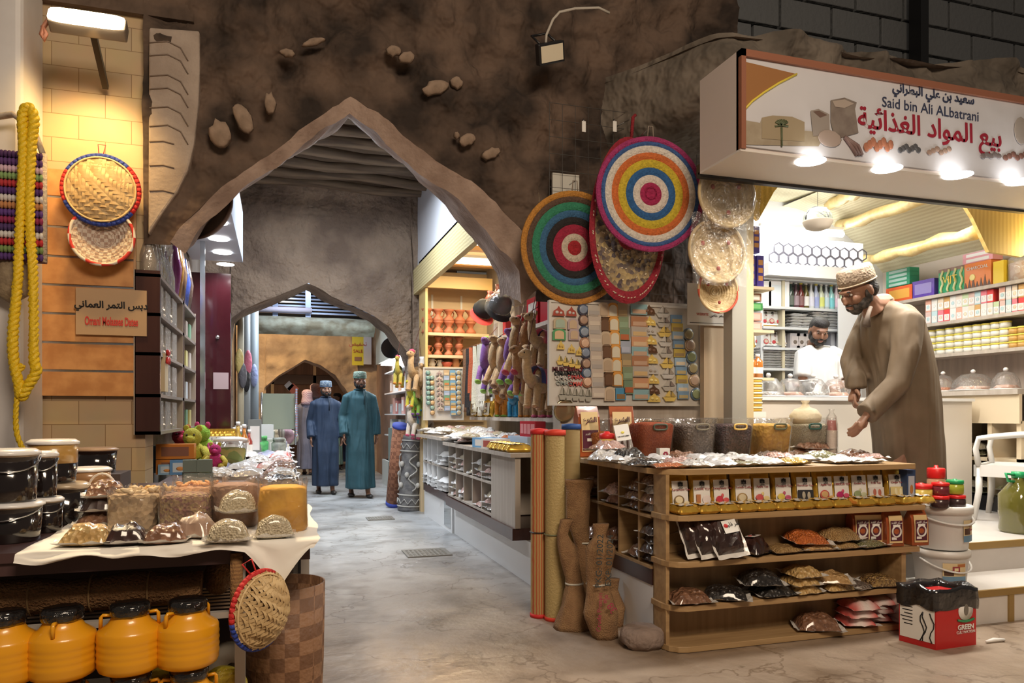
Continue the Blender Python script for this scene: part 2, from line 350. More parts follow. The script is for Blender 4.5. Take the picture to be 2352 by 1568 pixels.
# left: sandstone wall, white pillar, carved corbel, dark lintel
def stone_mat():
    t = bpy.data.materials.new('stone'); t.use_nodes = True; nt = t.node_tree; N = nt.nodes; L = nt.links; p = N['Principled BSDF']
    co = N.new('ShaderNodeTexCoord'); mp = N.new('ShaderNodeMapping'); mp.inputs['Rotation'].default_value = (PI/2, 0, 0); L.new(co.outputs['Object'], mp.inputs[0])
    br = N.new('ShaderNodeTexBrick'); br.inputs['Scale'].default_value = 1; br.inputs['Brick Width'].default_value = .285; br.inputs['Row Height'].default_value = .142
    br.inputs['Mortar Size'].default_value = .002; br.offset = .5; br.inputs['Color1'].default_value = (.62, .45, .25, 1); br.inputs['Color2'].default_value = (.5, .38, .25, 1); br.inputs['Mortar'].default_value = (.3, .19, .09, 1)
    L.new(mp.outputs[0], br.inputs['Vector']); nz = N.new('ShaderNodeTexNoise'); nz.inputs['Scale'].default_value = 5; L.new(co.outputs['Object'], nz.inputs['Vector'])
    mx = N.new('ShaderNodeMix'); mx.data_type = 'RGBA'; mx.blend_type = 'MULTIPLY'; mx.inputs[0].default_value = .5; L.new(br.outputs[0], mx.inputs[6]); L.new(nz.outputs[1], mx.inputs[7])
    mx2 = N.new('ShaderNodeMix'); mx2.data_type = 'RGBA'; mx2.inputs[0].default_value = .45; L.new(br.outputs[0], mx2.inputs[6]); L.new(mx.outputs[2], mx2.inputs[7])
    L.new(mx2.outputs[2], p.inputs['Base Color']); p.inputs['Roughness'].default_value = .55
    bp = N.new('ShaderNodeBump'); bp.inputs['Strength'].default_value = .4; bp.inputs['Distance'].default_value = .01; L.new(br.outputs[1], bp.inputs['Height']); bp.invert = True; L.new(bp.outputs[0], p.inputs['Normal']); return t
S('wall_left', B().box(-3.5, -.78, 5.0, 5.3, 0, 3.62), stone_mat())
S('wall_left_top', B().box(-3.5, -.5, 4.95, 5.4, 3.62, 5.3), ROCK)
px = at(50, 500, y=4.6).x
S('trim_pillar', B().box(-3.2, px, 4.6, 5.0, 0, 3.9), mat((.7, .68, .68), .6, n=(.62, .6, .6), sc_=3), bev=.03)
b = B(); pts = [at(*p, y=4.9) for p in ((342, 62), (458, 70), (459, 150), (456, 240), (446, 330), (432, 390), (408, 440), (372, 490), (340, 538))]
b.prism([(p.x, p.z) for p in pts], 4.9, 5.02, 'y')
co_ = S('trim_corbel', b, mat((.43, .35, .29), .8, n=(.34, .27, .22), sc_=5, b=.3, bs=40), bev=.012)
b = B()                                     # scalloped grooves cut in the corbel
for i, py in enumerate((98, 128, 175, 205, 248, 290, 325, 380, 438)):
    q = [(343, py), (385, py-3), (415, py+12), (432, py+42)] if i < 6 else [(343, py), (375, py-1), (400, py+6)]
    b.tube([at(*p, y=4.897) for p in q], .004, 6)
S('trim_corbel_groove', b, mat((.2, .15, .12), .9))
# --- alley walls, vault and beams
S('wall_alley_left', B().box(-1.2, -.84, 5.3, 16, 0, 4.4), mat((.34, .3, .27), .8, n=(.24, .2, .17), sc_=3, b=.4, bs=16))
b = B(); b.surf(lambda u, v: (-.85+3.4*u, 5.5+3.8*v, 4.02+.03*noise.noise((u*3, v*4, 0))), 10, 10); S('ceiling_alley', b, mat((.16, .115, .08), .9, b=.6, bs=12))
for i in range(9):
    y = 6.1+i*.36
    b = B(); b.tube([(-.9+.35*k, y+.02*math.sin(k*2+i), 3.9+.02*math.sin(k*1.3+i*2)) for k in range(10)], .055, 10); S('trim_palm_beam', b, mat((.2, .14, .09), .8, n=(.09, .06, .04), kind='grainx', sc_=20))
S('wall_alley_right', B().box(1.66, 1.9, 5.55, 9.25, 2.98, 4.4), mat((.75, .78, .85), .7))
MATY = mat((.66, .56, .3), .7, n=(.5, .4, .2), kind='wavez', sc_=9, b=.3, bs=60)
S('trim_mat_strip', B().box(1.6, 1.66, 5.6, 9.2, 2.68, 2.99), MATY, )
# second arch
def archwall(name, y, th, x0, x1, zt, curve, m, m2, amp=.6, n=70, legs=True):
    zb = lambda x: lerp_curve(curve, x) if curve[0][0] < x < curve[-1][0] else 0.
    xs = sorted(set([x0, curve[0][0]-.001, curve[-1][0]+.001, x1]+[x0+(x1-x0)*i/n for i in range(n+1)]))
    b = B(); vs = []; nz = 30
    for x in xs:
        a = zb(x)
        for j in range(nz+1):
            z = a+(zt-a)*j/nz; vs.append((x, y-amp*(.03+rough(x, z)), z))
    b.add(vs, [(i*(nz+1)+j, (i+1)*(nz+1)+j, (i+1)*(nz+1)+j+1, i*(nz+1)+j+1) for i in range(len(xs)-1) for j in range(nz)], True)
    S(name, b, m)
    b = B(); cc = [(curve[0][0], 0)]+list(curve)+[(curve[-1][0], 0)]
    def fn(u, v):
        t = u*(len(cc)-1); i = min(int(t), len(cc)-2); f = t-i; x = cc[i][0]*(1-f)+cc[i+1][0]*f; z = cc[i][1]*(1-f)+cc[i+1][1]*f
        k = .02*noise.noise((x*5, v*3, z*5)); return (x+k, y-.06+th*v, z+k)
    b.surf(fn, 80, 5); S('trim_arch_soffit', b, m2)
c2 = [(p.x, p.z) for p in [at(*q, y=9.2) for q in ((528, 735), (560, 712), (610, 692), (660, 672), (708, 650), (760, 682), (815, 705), (860, 728), (895, 755), (925, 795), (947, 838))]]
archwall('wall_middle', 9.2, .6, -.85, 1.68, 4.3, c2, MUD, MUD)
# open roof of slats and the pale ledge beyond it
b = B()
for i in range(10):
    y = 13.6+.3*i; z = 1.2+(232+8*i)/1700*(.954*y+.2); b.box(-1.2, 2.6, y, y+.05, z-.03, z)
for x in (-.1, .45): b.box(x, x+.09, 13.5, 13.56, 2.9, 3.8)
S('ceiling_slats', b, mat((.16, .2, .3), .3, .5)); S('slat_dark_backing', B().box(-2, 4, 17.0, 17.1, 2.9, 5.5), mat((.012, .014, .02), .9)); light('slat_light', 'AREA', (.4, 12.6, 3.6), 14, (.8, .88, 1), aim=(.5, 15, 3.3), size=.6)  # black board added for the dark between slats; unseen area light on slats
S('trim_beam', B().cyl((-.8, 13.3, 2.98), (.55, 13.3, 2.99), .05), mat((.5, .48, .6), .5))
b = B(); b.surf(lambda u, v: (-.6+2.2*u, 13.2-.25*math.sin(v*PI)+.05*noise.noise((u*6, v*4, 0)), 2.55+.31*v), 30, 8); S('trim_ledge', b, mat((.4, .42, .35), .8, n=(.22, .2, .14), sc_=5, b=.5, bs=14))
S('wall_far_upper', B().box(-.8, 1.9, 13.3, 13.6, 2.78, 2.85), MUD)
c3 = [(p.x, p.z) for p in [at(*q, y=15.6) for q in ((608, 890), (640, 862), (670, 845), (700, 826), (735, 838), (770, 862), (800, 905), (825, 960))]]
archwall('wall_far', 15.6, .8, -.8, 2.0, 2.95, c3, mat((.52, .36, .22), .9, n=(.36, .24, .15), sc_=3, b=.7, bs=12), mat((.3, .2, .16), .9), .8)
S('wall_end', B().box(-1.5, 3.2, 21, 21.2, 0, 4), mat((.16, .09, .06), .7, n=(.1, .06, .04), kind='grain', sc_=9))
S('wall_alley_right_far', B().box(1.95, 2.2, 9.4, 21, 0, 3.6), mat((.36, .22, .16), .8, n=(.28, .18, .13), sc_=4))
# --- alley shop on the right: back wall, far end wall, ceiling
S('wall_shop_back', B().box(2.5, 2.6, 5.1, 9.0, 0, 3.3), GREYOAK)
S('wall_shop_end', B().box(1.66, 2.5, 8.98, 9.1, 0, 2.95), mat((.72, .55, .33), .5))
S('ceiling_shop', B().box(1.66, 2.6, 5.4, 9.1, 3.0, 3.08), mat((.7, .55, .33), .6, n=(.6, .45, .25), kind='wavey', sc_=6))
# --- spice shop: platform, steps, walls, ceiling
MARB = mat((.74, .7, .66), .3, n=(.66, .62, .58), sc_=3)
S('floor_platform', B().box(3.3, 8, 3.62, 6.6, 0, .375), MARB)
S('trim_step', B().box(3.3, 8, 3.22, 3.62, 0, .19), MARB)
b = B().box(3.3, 8, 3.612, 3.63, .335, .378); b.box(3.3, 8, 3.212, 3.23, .155, .193); b.box(4.02, 4.06, 3.21, 3.225, 0, .155); S('trim_step_edge', b, mat((.32, .2, .06), .4))
YELL = mat((.88, .6, .1), .7, n=(.72, .46, .06), kind='wavex', sc_=7, b=.4, bs=70)
PALEM = mat((.8, .74, .52), .7, n=(.68, .6, .38), kind='wavex', sc_=9, b=.4, bs=70)
S('wall_shop_far', B().box(2.7, 6.5, 6.5, 6.6, .3, 3.6), WHITEP)
S('wall_shop_right', B().box(6.3, 6.4, 3.9, 6.6, .3, 3.6), mat((.6, .52, .44), .6))
b = B(); b.surf(lambda u, v: (5.0+1.3*u, 4.35+2.15*v, 3.36-.62*u*u), 8, 8); S('ceiling_slope', b, PALEM)
b = B(); b.surf(lambda u, v: (2.75+2.3*u, 4.35+2.15*v, 3.3+.1*v), 6, 6); S('ceiling_spice_shop', b, PALEM)
pts = [at(*k, y=4.3) for k in ((1700, 376), (1820, 390), (1778, 440), (1742, 505), (1700, 470))]; S('trim_mat_panel', B().prism([(p.x, p.z) for p in pts], 4.3, 4.33, 'y'), YELL)
pts = [at(*k, y=4.3) for k in ((2188, 424), (2400, 445), (2400, 560), (2345, 590), (2272, 578), (2235, 500))]; S('wall_mat_gold', B().prism([(p.x, p.z) for p in pts], 4.3, 4.33, 'y'), mat((.86, .62, .2), .6, n=(.75, .5, .14), kind='wavex', sc_=8))
# front jamb of the spice shop and blocks high above
S('trim_jamb', B().box(*(lambda p: (p.x-.06, p.x+.05))(at(1700, 600, y=4.2)), 4.2, 4.3, .9, 2.75), mat((.5, .48, .42), .4, .3))
S('trim_jamb_wood', B().box(*(lambda p: (p.x-.05, p.x+.03))(at(1722, 600, y=4.25)), 4.25, 4.4, .9, 2.75), mat((.66, .55, .33), .5))
S('trim_panel', B().box(at(1617, 800, y=4.6).x, at(1692, 800, y=4.6).x, 4.6, 4.65, .9, 2.9), mat((.62, .5, .36), .5, n=(.56, .44, .31), kind='grain', sc_=14))
def block_mat():
    t = mat((.2, .2, .2), .9, b=.6, bs=20); return t
b = B()
for r_ in range(6):
    for k in range(12): b.box(2.9+k*.62+(r_ % 2)*.3, 3.49+k*.62+(r_ % 2)*.3, 6.2, 6.5, 4.4+r_*.32, 4.69+r_*.32)
S('wall_block', b, mat((.18, .19, .2), .9, b=.6, bs=20), bev=.008)
S('wall_behind_block', B().box(1.2, 10, 6.5, 6.6, 3.6, 6), mat((.05, .05, .055), .9))
S('trim_post', B().box(*(lambda p: (p.x-.05, p.x+.05))(at(2115, 40, y=6.0)), 5.95, 6.1, 3.9, 5.6), BLACK)
# ================================================================ KINDS OF GOODS
def stuffmat(c, c2, s=30, b=.6, r=.42, coat=.9):
    s = s*1.7 if s >= 30 else s
    return mat(c, r, n=c2, kind='vor', sc_=s, b=b, bs=s*.9, coat=coat, dist=.03)
NUT = stuffmat((.62, .4, .18), (.48, .28, .11), 42); CASHEW = stuffmat((.66, .46, .2), (.5, .3, .1), 34); DATE = stuffmat((.05, .018, .014), (.02, .01, .01), 26, coat=1)
BLACKD = stuffmat((.016, .014, .014), (.03, .026, .024), 32, coat=1); BROWN = stuffmat((.28, .14, .08), (.17, .08, .045), 30); ORANGE = stuffmat((.72, .2, .04), (.5, .12, .03), 60)
GRAIN = stuffmat((.56, .36, .15), (.38, .22, .08), 90); MIXN = stuffmat((.45, .28, .1), (.12, .06, .03), 55); PALE = stuffmat((.66, .58, .42), (.5, .42, .28), 90); HERB = stuffmat((.3, .28, .14), (.18, .18, .08), 60)
GREYB = stuffmat((.3, .24, .2), (.18, .14, .12), 50); PINKB = stuffmat((.55, .3, .26), (.7, .5, .45), 40); WHITEB = stuffmat((.78, .76, .74), (.6, .58, .57), 30); YEL = stuffmat((.75, .5, .08), (.66, .4, .05), 60)
EDGE = mat((.86, .84, .8), .3, b=.4, bs=30, coat=.6); EDGEB = mat((.5, .46, .42), .2, coat=1, b=.5, bs=26)
_pk = {}
def packet(label, loc, m, w_=.17, l_=.22, h_=.045, rot=(0, 0, 0), group=None, name='food_packet', cat='packet', edge=None, var=0, lump=.3, sticker=None, soff=(0, 0)):
    key = (m.name, w_, l_, h_, edge.name if edge else 0, var, lump)
    if key not in _pk:
        a = B().pillow(w_*.84, l_*.8, h_*1.25, seed=var*3.1+w_*20, lump=lump).o('contents', m)
        s = var*1.7; e = B()
        def fn(u, v):
            x, y = (u-.5)*w_, (v-.5)*l_; k = max(abs(2*u-1), abs(2*v-1))
            return (x*(1+.03*noise.noise((v*4, s, 1))), y*(1+.03*noise.noise((u*4, s, 5))), .004+.012*k**6*(1+noise.noise((u*5+s, v*5, 2))))
        e.surf(fn, 10, 10); ee = e.o('sealed_edge', edge or EDGE); C.objects.unlink(a); C.objects.unlink(ee); _pk[key] = (a.data, ee.data)
    o = bpy.data.objects.new(name, _pk[key][0]); C.objects.link(o); o.location = loc; o.rotation_euler = rot; tag(o, label, cat, group)
    e = bpy.data.objects.new('sealed_edge', _pk[key][1]); C.objects.link(e); e.parent = o
    if sticker:
        st = B().box(-w_*.22, w_*.22, -l_*.14, l_*.14, 0, .002).o('paper_label', PAPER, o, (soff[0], soff[1], h_*1.3), (-.06, 0, .04))
        text(arabic(sticker), .03, BLACK, st, (.012, .008, .0025), (0, 0, 0)); B().ell((0, 0, 0), (.014, .011, .002), 10, 6).o('printed_mark', RED, st, (-w_*.13, .006, .003))
    return o
# label art for the tea pouches
_pouch = None
def tea_pouch(label, loc, rz, title, pic, kind, tilt=-.12):
    global _pouch
    if _pouch is None:
        b = B()
        def fn(s):
            def g(u, v):
                a = 2*u-1; w_ = .06*(1-.06*math.sin(v*PI)+.02*noise.noise((v*6, 1, 2))); e = (max(0, 1-abs(a)**4))**.5
                d = .03*e*max(0, math.sin(min(v*1.15, 1)*PI*.97+.1))**.6 if v < .93 else .004
                return (s*a*w_, -s*(d+.004*noise.noise((a*4, v*9, s))), .21*v)
            return g
        b.surf(fn(1), 12, 16); b.surf(fn(-1), 12, 16); _pouch = b.o('pouch', GOLD).data; C.objects.unlink(bpy.data.objects[-1] if False else [o for o in C.objects if o.data == _pouch][0])
    o = bpy.data.objects.new('tea_pouch', _pouch); C.objects.link(o); o.location = loc; o.rotation_euler = (tilt, 0, rz)
    tag(o, label, 'tea', 'gold tea pouches standing on the shelf under the counter top')
    b = B(); b.surf(lambda u, v: ((u-.5)*.09, -.034-.004*math.sin(u*PI), .018+.14*v), 4, 2); lb = b.o('paper_label', PAPER, o)
    k = B()
    for q in (-1, 0, 1): k.ell((q*.009, -.043, .143+.003*(q == 0)), (.005, .001, .009), 8, 5)
    k.box(-.014, .014, -.044, -.042, .131, .135); k.o('crest', BLACK, lb)
    text(title, .016, mat((.35, .05, .06), .5), lb, (0, -.043, .113)); text(arabic('شاي'), .014, BLACK, lb, (0, -.043, .124))
    c1, c2 = pic; g = B(); 
    if kind == 'fruit':
        g.ell((-.018, -.043, .055), (.022, .002, .018)); g.k = 1; g.ell((.02, -.044, .05), (.018, .002, .013)); g.ell((.0, -.044, .075), (.008, .002, .01))
    elif kind == 'cup':
        g.box(-.034, -.01, -.044, -.042, .035, .085); g.k = 1; g.ell((.022, -.044, .058), (.024, .002, .024))
    elif kind == 'photo':
        g.box(-.045, .045, -.044, -.042, .035, .088); g.k = 1; g.ell((-.012, -.045, .06), (.01, .002, .02)); g.ell((.018, -.045, .058), (.01, .002, .02))
    else:
        g.ell((-.012, -.043, .058), (.03, .002, .026)); g.k = 1; g.ell((-.012, -.0445, .06), (.022, .002, .018)); g.ell((.03, -.044, .045), (.016, .001, .008))
    g.o('printed_picture', [mat(c1, .5), mat(c2, .5)], lb); return o
_lie = None
def lying_pouch(label, loc, rz, rx=0.):
    global _lie
    if _lie is None:
        a = B().pillow(.118, .13, .05, 3, .35, p=5, flat=.3).o('pouch', GOLD); q = B(); q.surf(lambda u, v: ((u-.5)*.09, (v-.5)*.1, .047+.004*noise.noise((u*4, v*4, 0))), 6, 6); q = q.o('paper_label', PAPER); _lie = (a.data, q.data)
        C.objects.unlink(a); C.objects.unlink(q)
    o = bpy.data.objects.new('gold_pouch', _lie[0]); C.objects.link(o); o.location = loc; o.rotation_euler = (rx, 0, rz); tag(o, label, 'tea', 'gold tea pouches lying flat along the shelf edge')
    p = bpy.data.objects.new('paper_label', _lie[1]); C.objects.link(p); p.parent = o; return o
COFB = mat((.42, .1, .03), .3, n=(.3, .07, .02), coat=.5); CREAM = mat((.8, .6, .3), .5); AUB = mat((.1, .02, .04), .45)
def coffee_bag(label, loc, rz, rx=0., kind=0, h=.24, w_=.12):
    o = T('coffee_bag', label, 'coffee', loc, 0, 'rust coffee bags', rot=(rx, 0, rz))
    b = B(); rs = []
    for t, dx, dy in ((0, .98, 1), (.08, 1, 1), (.5, 1, .95), (.78, 1, .8), (.92, 1, .35), (1, 1, .06)):
        rs.append([(sx*w_/2*dx, sy*.04*dy, h*t) for sx, sy in ((-1, -1), (0, -1.08), (1, -1), (1, 1), (0, 1.08), (-1, 1))])
    b.rings(rs, smooth=False); b.o('bag_body', COFB, o, bev=.004)
    q = B(); q.surf(lambda u, v: ((u-.5)*w_*.78, -.0455+.03*max(0, v-.62), h*(.1+.78*v)), 3, 6); lb = q.o('paper_label', CREAM, o)
    if kind:
        text(arabic('الشرع'), .045, AUB, lb, (0, -.046, h*.72), (PI/2-.1, 0, 0), bold=.001)
        B().box(-w_*.36, w_*.36, -.0475, -.046, h*.12, h*.52).o('printed_panel', AUB, lb); text(arabic('سكر القند'), .02, PAPER, lb, (0, -.0485, h*.44)); B().box(-.025, .025, -.049, -.048, h*.3, h*.36).o('printed_bar', PAPER, lb)
    else:
        B().box(-w_*.34, w_*.34, -.0475, -.046, h*.16, h*.74).o('printed_panel', AUB, lb); text(arabic('سكر القند'), .018, PAPER, lb, (0, -.049, h*.68)); B().box(-.022, .022, -.049, -.048, h*.57, h*.63).o('printed_bar', PAPER, lb)
        k = B(); k.tube([(.026*math.cos(a*PI/9), -.049, h*.43+.03*math.sin(a*PI/9)) for a in range(18)], .005, 5, True); k.box(-.03, .0, -.0495, -.0485, h*.2, h*.27); k.o('printed_ring', PAPER, lb)
        B().ell((0, -.048, h*.43), (.017, .002, .015)).o('printed_bean', COFB, lb)
    return o
_nc = {}
def loose(m):
    'the same goods without the shine of a film'
    if m.name not in _nc:
        c = m.copy(); p = c.node_tree.nodes['Principled BSDF']; p.inputs['Coat Weight'].default_value = 0; p.inputs['Roughness'].default_value = .75; _nc[m.name] = c
    return _nc[m.name]
def tub(label, loc, rz, w_, h_, m, hc=None, fill=.82, group='clear square tubs of spices on the counter', heap=None, hx=0.):
    o = T('spice_tub', label, 'tub', loc, rz, group)
    B().lathe([(w_*.44, 0), (w_*.46, .004), (w_*.54, h_), (w_*.565, h_), (w_*.565, h_+.008), (w_*.53, h_+.008)], 28, sq=5, cap=False).o('tub_wall', clear(a=.06), o)
    b = B().lathe([(w_*.43, .006), (w_*.50, h_*fill), (w_*.45, h_*fill+.012), (w_*.2, h_*fill+.02)], 28, sq=5, wob=.03); b.o('spice', loose(m), o)
    if heap:
        b = B(); rr = random.Random(3)
        for i in range(26):
            a, q = rr.uniform(0, 6.3), rr.uniform(0, w_*.42); c = (q*math.cos(a), q*math.sin(a), h_*.97+rr.uniform(0, .012)); b.ell(c, (.02, .009, .007), 7, 5, Euler((rr.uniform(-.4, .4), rr.uniform(-.5, .5), rr.uniform(0, 6))).to_matrix())
        tag(b.o('sticks', heap, o), None, None, kind='stuff')
    if hc:
        y = -w_*.535; hw = .045; pts = []
        for k in range(28):
            a = 2*PI*k/28; ca, sa = math.cos(a), math.sin(a); s_ = (abs(ca)**4+abs(sa)**4)**-.25; pts.append((hx+hw*ca*s_, y, h_*.8+.017*sa*s_))
        B().tube(pts, .0065, 6, True).o('handle', hc, o)
    return o
# ================================================================ RIGHT-HAND COUNTER
cx0, cx1, cf, cb = 1.87, 3.38, 3.36, 4.72
cn = T('display_counter', 'oak display counter with four open front shelves and side pigeonholes under the round rugs', 'counter', (cx0, cf, 0))
L0 = (-cx0, -cf, 0)
def shelfboard(z, x1, name='shelf', f=3.27):
    b = B().prism([(1.86, 3.48), (1.86, f+.1), (1.875, f+.05), (1.91, f+.015), (1.96, f), (x1, f), (x1, 3.48)], z-.03, z, 'z'); b.o(name, OAK if name != 'counter_top' else OAK, cn, L0, bev=.003)
shelfboard(.69, 3.47); shelfboard(.457, 3.43); shelfboard(.237, 3.36); shelfboard(.032, 3.36)
b = B().prism([(1.82, 4.75), (1.82, 3.45), (1.86, 3.36), (1.96, 3.29), (3.42, 3.29), (3.42, 4.75)], .89, .92, 'z'); b.o('counter_top', OAK, cn, L0, bev=.003)
B().box(cx0, cx0+.02, 3.34, 3.46, .0, .89).o('side_panel', OAK, cn, L0); B().box(3.32, 3.35, 3.29, 3.5, .0, .43).box(3.32, 3.35, 3.44, 3.5, .43, .89).o('side_panel', OAK, cn, L0)
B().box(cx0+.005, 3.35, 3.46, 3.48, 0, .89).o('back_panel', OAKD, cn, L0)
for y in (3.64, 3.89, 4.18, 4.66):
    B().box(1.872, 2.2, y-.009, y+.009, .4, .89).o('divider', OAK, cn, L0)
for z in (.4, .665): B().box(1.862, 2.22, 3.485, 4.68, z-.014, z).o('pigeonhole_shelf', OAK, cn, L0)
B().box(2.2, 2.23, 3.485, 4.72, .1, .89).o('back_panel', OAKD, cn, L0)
B().box(1.87, 2.2, 3.485, 4.72, .3, .386).o('plinth_rail', DARKW, cn, L0); B().box(1.875, 2.2, 3.485, 4.76, 0, .3).o('plinth', WHITEP, cn, L0)
# tea pouches on the upper shelf
teas = [('Cardamom Tea', ((.25, .17, .08), (.85, .75, .5)), 'bowl', 'bowl of pods'), ('KARAK TEA', ((.5, .2, .08), (.8, .7, .68)), 'cup', 'glass of milky tea'), ('Pomegranate Tea', ((.6, .05, .08), (.7, .12, .12)), 'fruit', 'cut red fruit'),
        ('Turkish Coffee', ((.4, .26, .1), (.7, .6, .4)), 'bowl', 'small brass tray'), ('Apple Tea', ((.6, .1, .1), (.8, .65, .3)), 'fruit', 'red and yellow fruit slices'), ('Pineapple Tea', ((.75, .6, .12), (.55, .1, .2)), 'fruit', 'yellow pineapple'),
        ('Moroccan Tea', ((.03, .03, .035), (.5, .45, .35)), 'photo', 'dark photograph'), ('Apple Tea', ((.6, .12, .1), (.7, .45, .2)), 'bowl', 'low red fruit'), ('HIBISCUS TEA', ((.5, .03, .15), (.7, .1, .2)), 'fruit', 'single crimson flower'),
        ('Green Tea', ((.3, .36, .18), (.6, .62, .4)), 'fruit', 'green leaves'), ('Fruit Tea', ((.75, .7, .68), (.5, .15, .1)), 'photo', 'sweets on white cloth'), ('Ginger Tea', ((.8, .65, .3), (.9, .8, .5)), 'photo', 'yellow ginger root')]
for i, (px, t) in enumerate(zip((1557, 1606, 1652, 1703, 1748, 1796, 1841, 1888, 1925, 1968, 2005, 2050), teas)):
    p = at(px, 1165, y=3.41); tea_pouch('gold tea pouch with %s on its label, %s standing pouch' % (t[3], NTH[i]), (p.x, 3.41+R.uniform(-.01, .01), .692), R.uniform(-.09, .09)-.1, *t[:3])
for i, px in enumerate((1570, 1618, 1663, 1706, 1748, 1792, 1835, 1880, 1922, 1975, 2022, 2070, 2112)):
    p = at(px, 1165, y=3.33); lying_pouch('flat gold pouch on the shelf edge, %s from the side panel' % NTH[i], (p.x, 3.335, .692), R.uniform(-.15, .15))
boxy('small_carton', 'dark blue carton with a pale label at the end of the tea row', 'box', (3.43, 3.36, .691), (.06, .06, .19), mat((.04, .07, .16), .35), 0, None, mat((.5, .52, .6), .5), mat((.5, .2, .05), .5))
# second shelf: dates, nuts, coffee
for i, (x, d) in enumerate(((1.93, 0), (1.965, .0), (2.02, .0))):
    packet('clear bag of dark dates leaning upright, %s' % ['hindmost of three', 'middle of three', 'front one with a white name label'][i], (x+.12+.02*i, 3.36-.035*i, .575), DATE, .2, .24, .05, (1.12, -.06, .1), 'date bags on the second shelf', var=i, sticker='تمر فليبه' if i == 2 else None, soff=(.0, .03))
packet('small block of dark dates with a square paper label', (2.4, 3.36, .462), DATE, .2, .17, .07, (.0, 0, .5), var=4, sticker='تمر', edge=EDGEB)
for i, (px, py, m, d, h_, rz, nm) in enumerate(((1795, 1262, GRAIN, .0, .03, .1, 'flat bag of pale brown grains'), (1865, 1255, NUT, .0, .035, -.1, 'bag of chopped nuts under the orange chips bag'), (1925, 1250, GRAIN, 0, .035, .05, 'bag of golden seeds beside the coffee bags'), (1985, 1245, HERB, .02, .03, .2, 'flat bag of greenish seeds next to the coffee bags'))):
    p = at(px, py, y=3.36); packet(nm+' on the second shelf', (p.x, 3.36, .462), m, .22, .2, h_, (0, 0, rz), 'nut bags on the second shelf', var=i)
p = at(1850, 1225, y=3.37); packet('bag of orange chips on top of the nut bags', (p.x, 3.37, .502), ORANGE, .25, .2, .05, (.12, .06, -.1), var=1)
p = at(1925, 1220, y=3.39); packet('bag of tan seeds on top behind the orange chips', (p.x, 3.39, .505), GRAIN, .24, .2, .05, (.1, 0, .2), var=2)
for i, px in enumerate((1985, 2012, 2040, 2090)):
    p = at(px, 1240, y=3.36); coffee_bag('rust coffee bag on the second shelf, %s from its open end' % NTH[3-i], (p.x, [3.41, 3.4, 3.34, 3.32][i], .459), -.15, h=.195, w_=.105)
# third shelf
for i, (px, py, m, w_, h_, rz, dz, nm) in enumerate(((1580, 1372, BROWN, .24, .05, -.1, 0, 'bag of brown dried limes at the shelf corner'), (1665, 1352, BLACKD, .26, .05, -.5, 0, 'bag of black dried fruit sagging over the shelf edge'), (1770, 1375, BLACKD, .24, .05, .1, 0, 'lower black bag beneath the shiny black bag'), (1745, 1335, BLACKD, .24, .06, -.25, .06, 'shiny black bag lying on another black bag'),
        (1840, 1352, CASHEW, .2, .04, .1, 0, 'lowest cashew bag of the nut pile'), (1835, 1335, CASHEW, .2, .04, -.05, .042, 'middle cashew bag of the nut pile'), (1840, 1305, CASHEW, .2, .045, .05, .085, 'top cashew bag of the nut pile'), (1915, 1350, CASHEW, .2, .04, .0, 0, 'lower bag of roasted nuts beside the cashew pile'), (1905, 1325, NUT, .24, .045, -.5, .04, 'tilted bag of roasted nuts against the cashew pile'),
        (1965, 1345, GREYB, .2, .02, .3, 0, 'flat grey bag between the roasted nuts and the seed bag'), (2020, 1330, MIXN, .22, .045, -.2, .0, 'bag of mixed seeds at the end of the third shelf'))):
    p = at(px, py, y=3.35); packet(nm, (p.x, 3.35, .242+dz), m, w_, .2, h_, (.05, 0, rz), 'dried fruit and nut bags on the third shelf', var=i)
# bottom shelf
p = at(1875, 1450, y=3.35); packet('single bag of brown dried ginger on the bottom shelf', (p.x, 3.35, .037), BROWN, .26, .22, .065, (.05, 0, -.4), var=3)
REDW = mat((.8, .7, .66), .35, n=(.62, .05, .04), kind='wavex', sc_=1.6, coat=.7, b=.3, bs=30)
for i in range(6):
    k = i % 3; x = 3.06 if i < 3 else 3.22
    packet('red and white sugar bag, %s of the %s pile' % (['lowest', 'middle', 'topmost'][k], ['outer', 'inner'][i//3]), (x+.012*k, 3.36+.05*(i//3), .037+.042*k), REDW, .2, .24, .042, (0, 0, -.3+.1*k), 'sugar bags on the bottom shelf', var=i % 2, name='sugar_bag')
# pigeonholes: bags
for i, (y, z, m, n_) in enumerate(((4.4, .669, BROWN, 2), (4.03, .669, PINKB, 2), (3.75, .669, BROWN, 3), (3.56, .669, WHITEB, 4), (4.03, .404, BROWN, 2), (3.75, .404, BROWN, 1), (3.56, .404, DATE, 4), (4.4, .404, BROWN, 1))):
    for k in range(n_):
        packet('%s bag, %s pigeonhole, %s in pile, %s column from corner' % ({BROWN.name: 'brown fruit', PINKB.name: 'pinkish fruit', WHITEB.name: 'white backed', DATE.name: 'dark date'}[m.name], 'upper' if z > .5 else 'lower', ['lowest', 'second', 'third', 'topmost'][k], ['first', 'second', 'third', 'fourth'][int(max(0, (y-3.4)/.27))]), (1.985-.02*(k % 2), y, z+.05*k), m if k % 2 == 0 else (BROWN if m is WHITEB else m), (.23), .21, .058, (R.uniform(-.04, .04), R.uniform(-.06, .02), R.uniform(-.1, .1)), 'bags in the counter pigeonholes', var=(i+k) % 3)
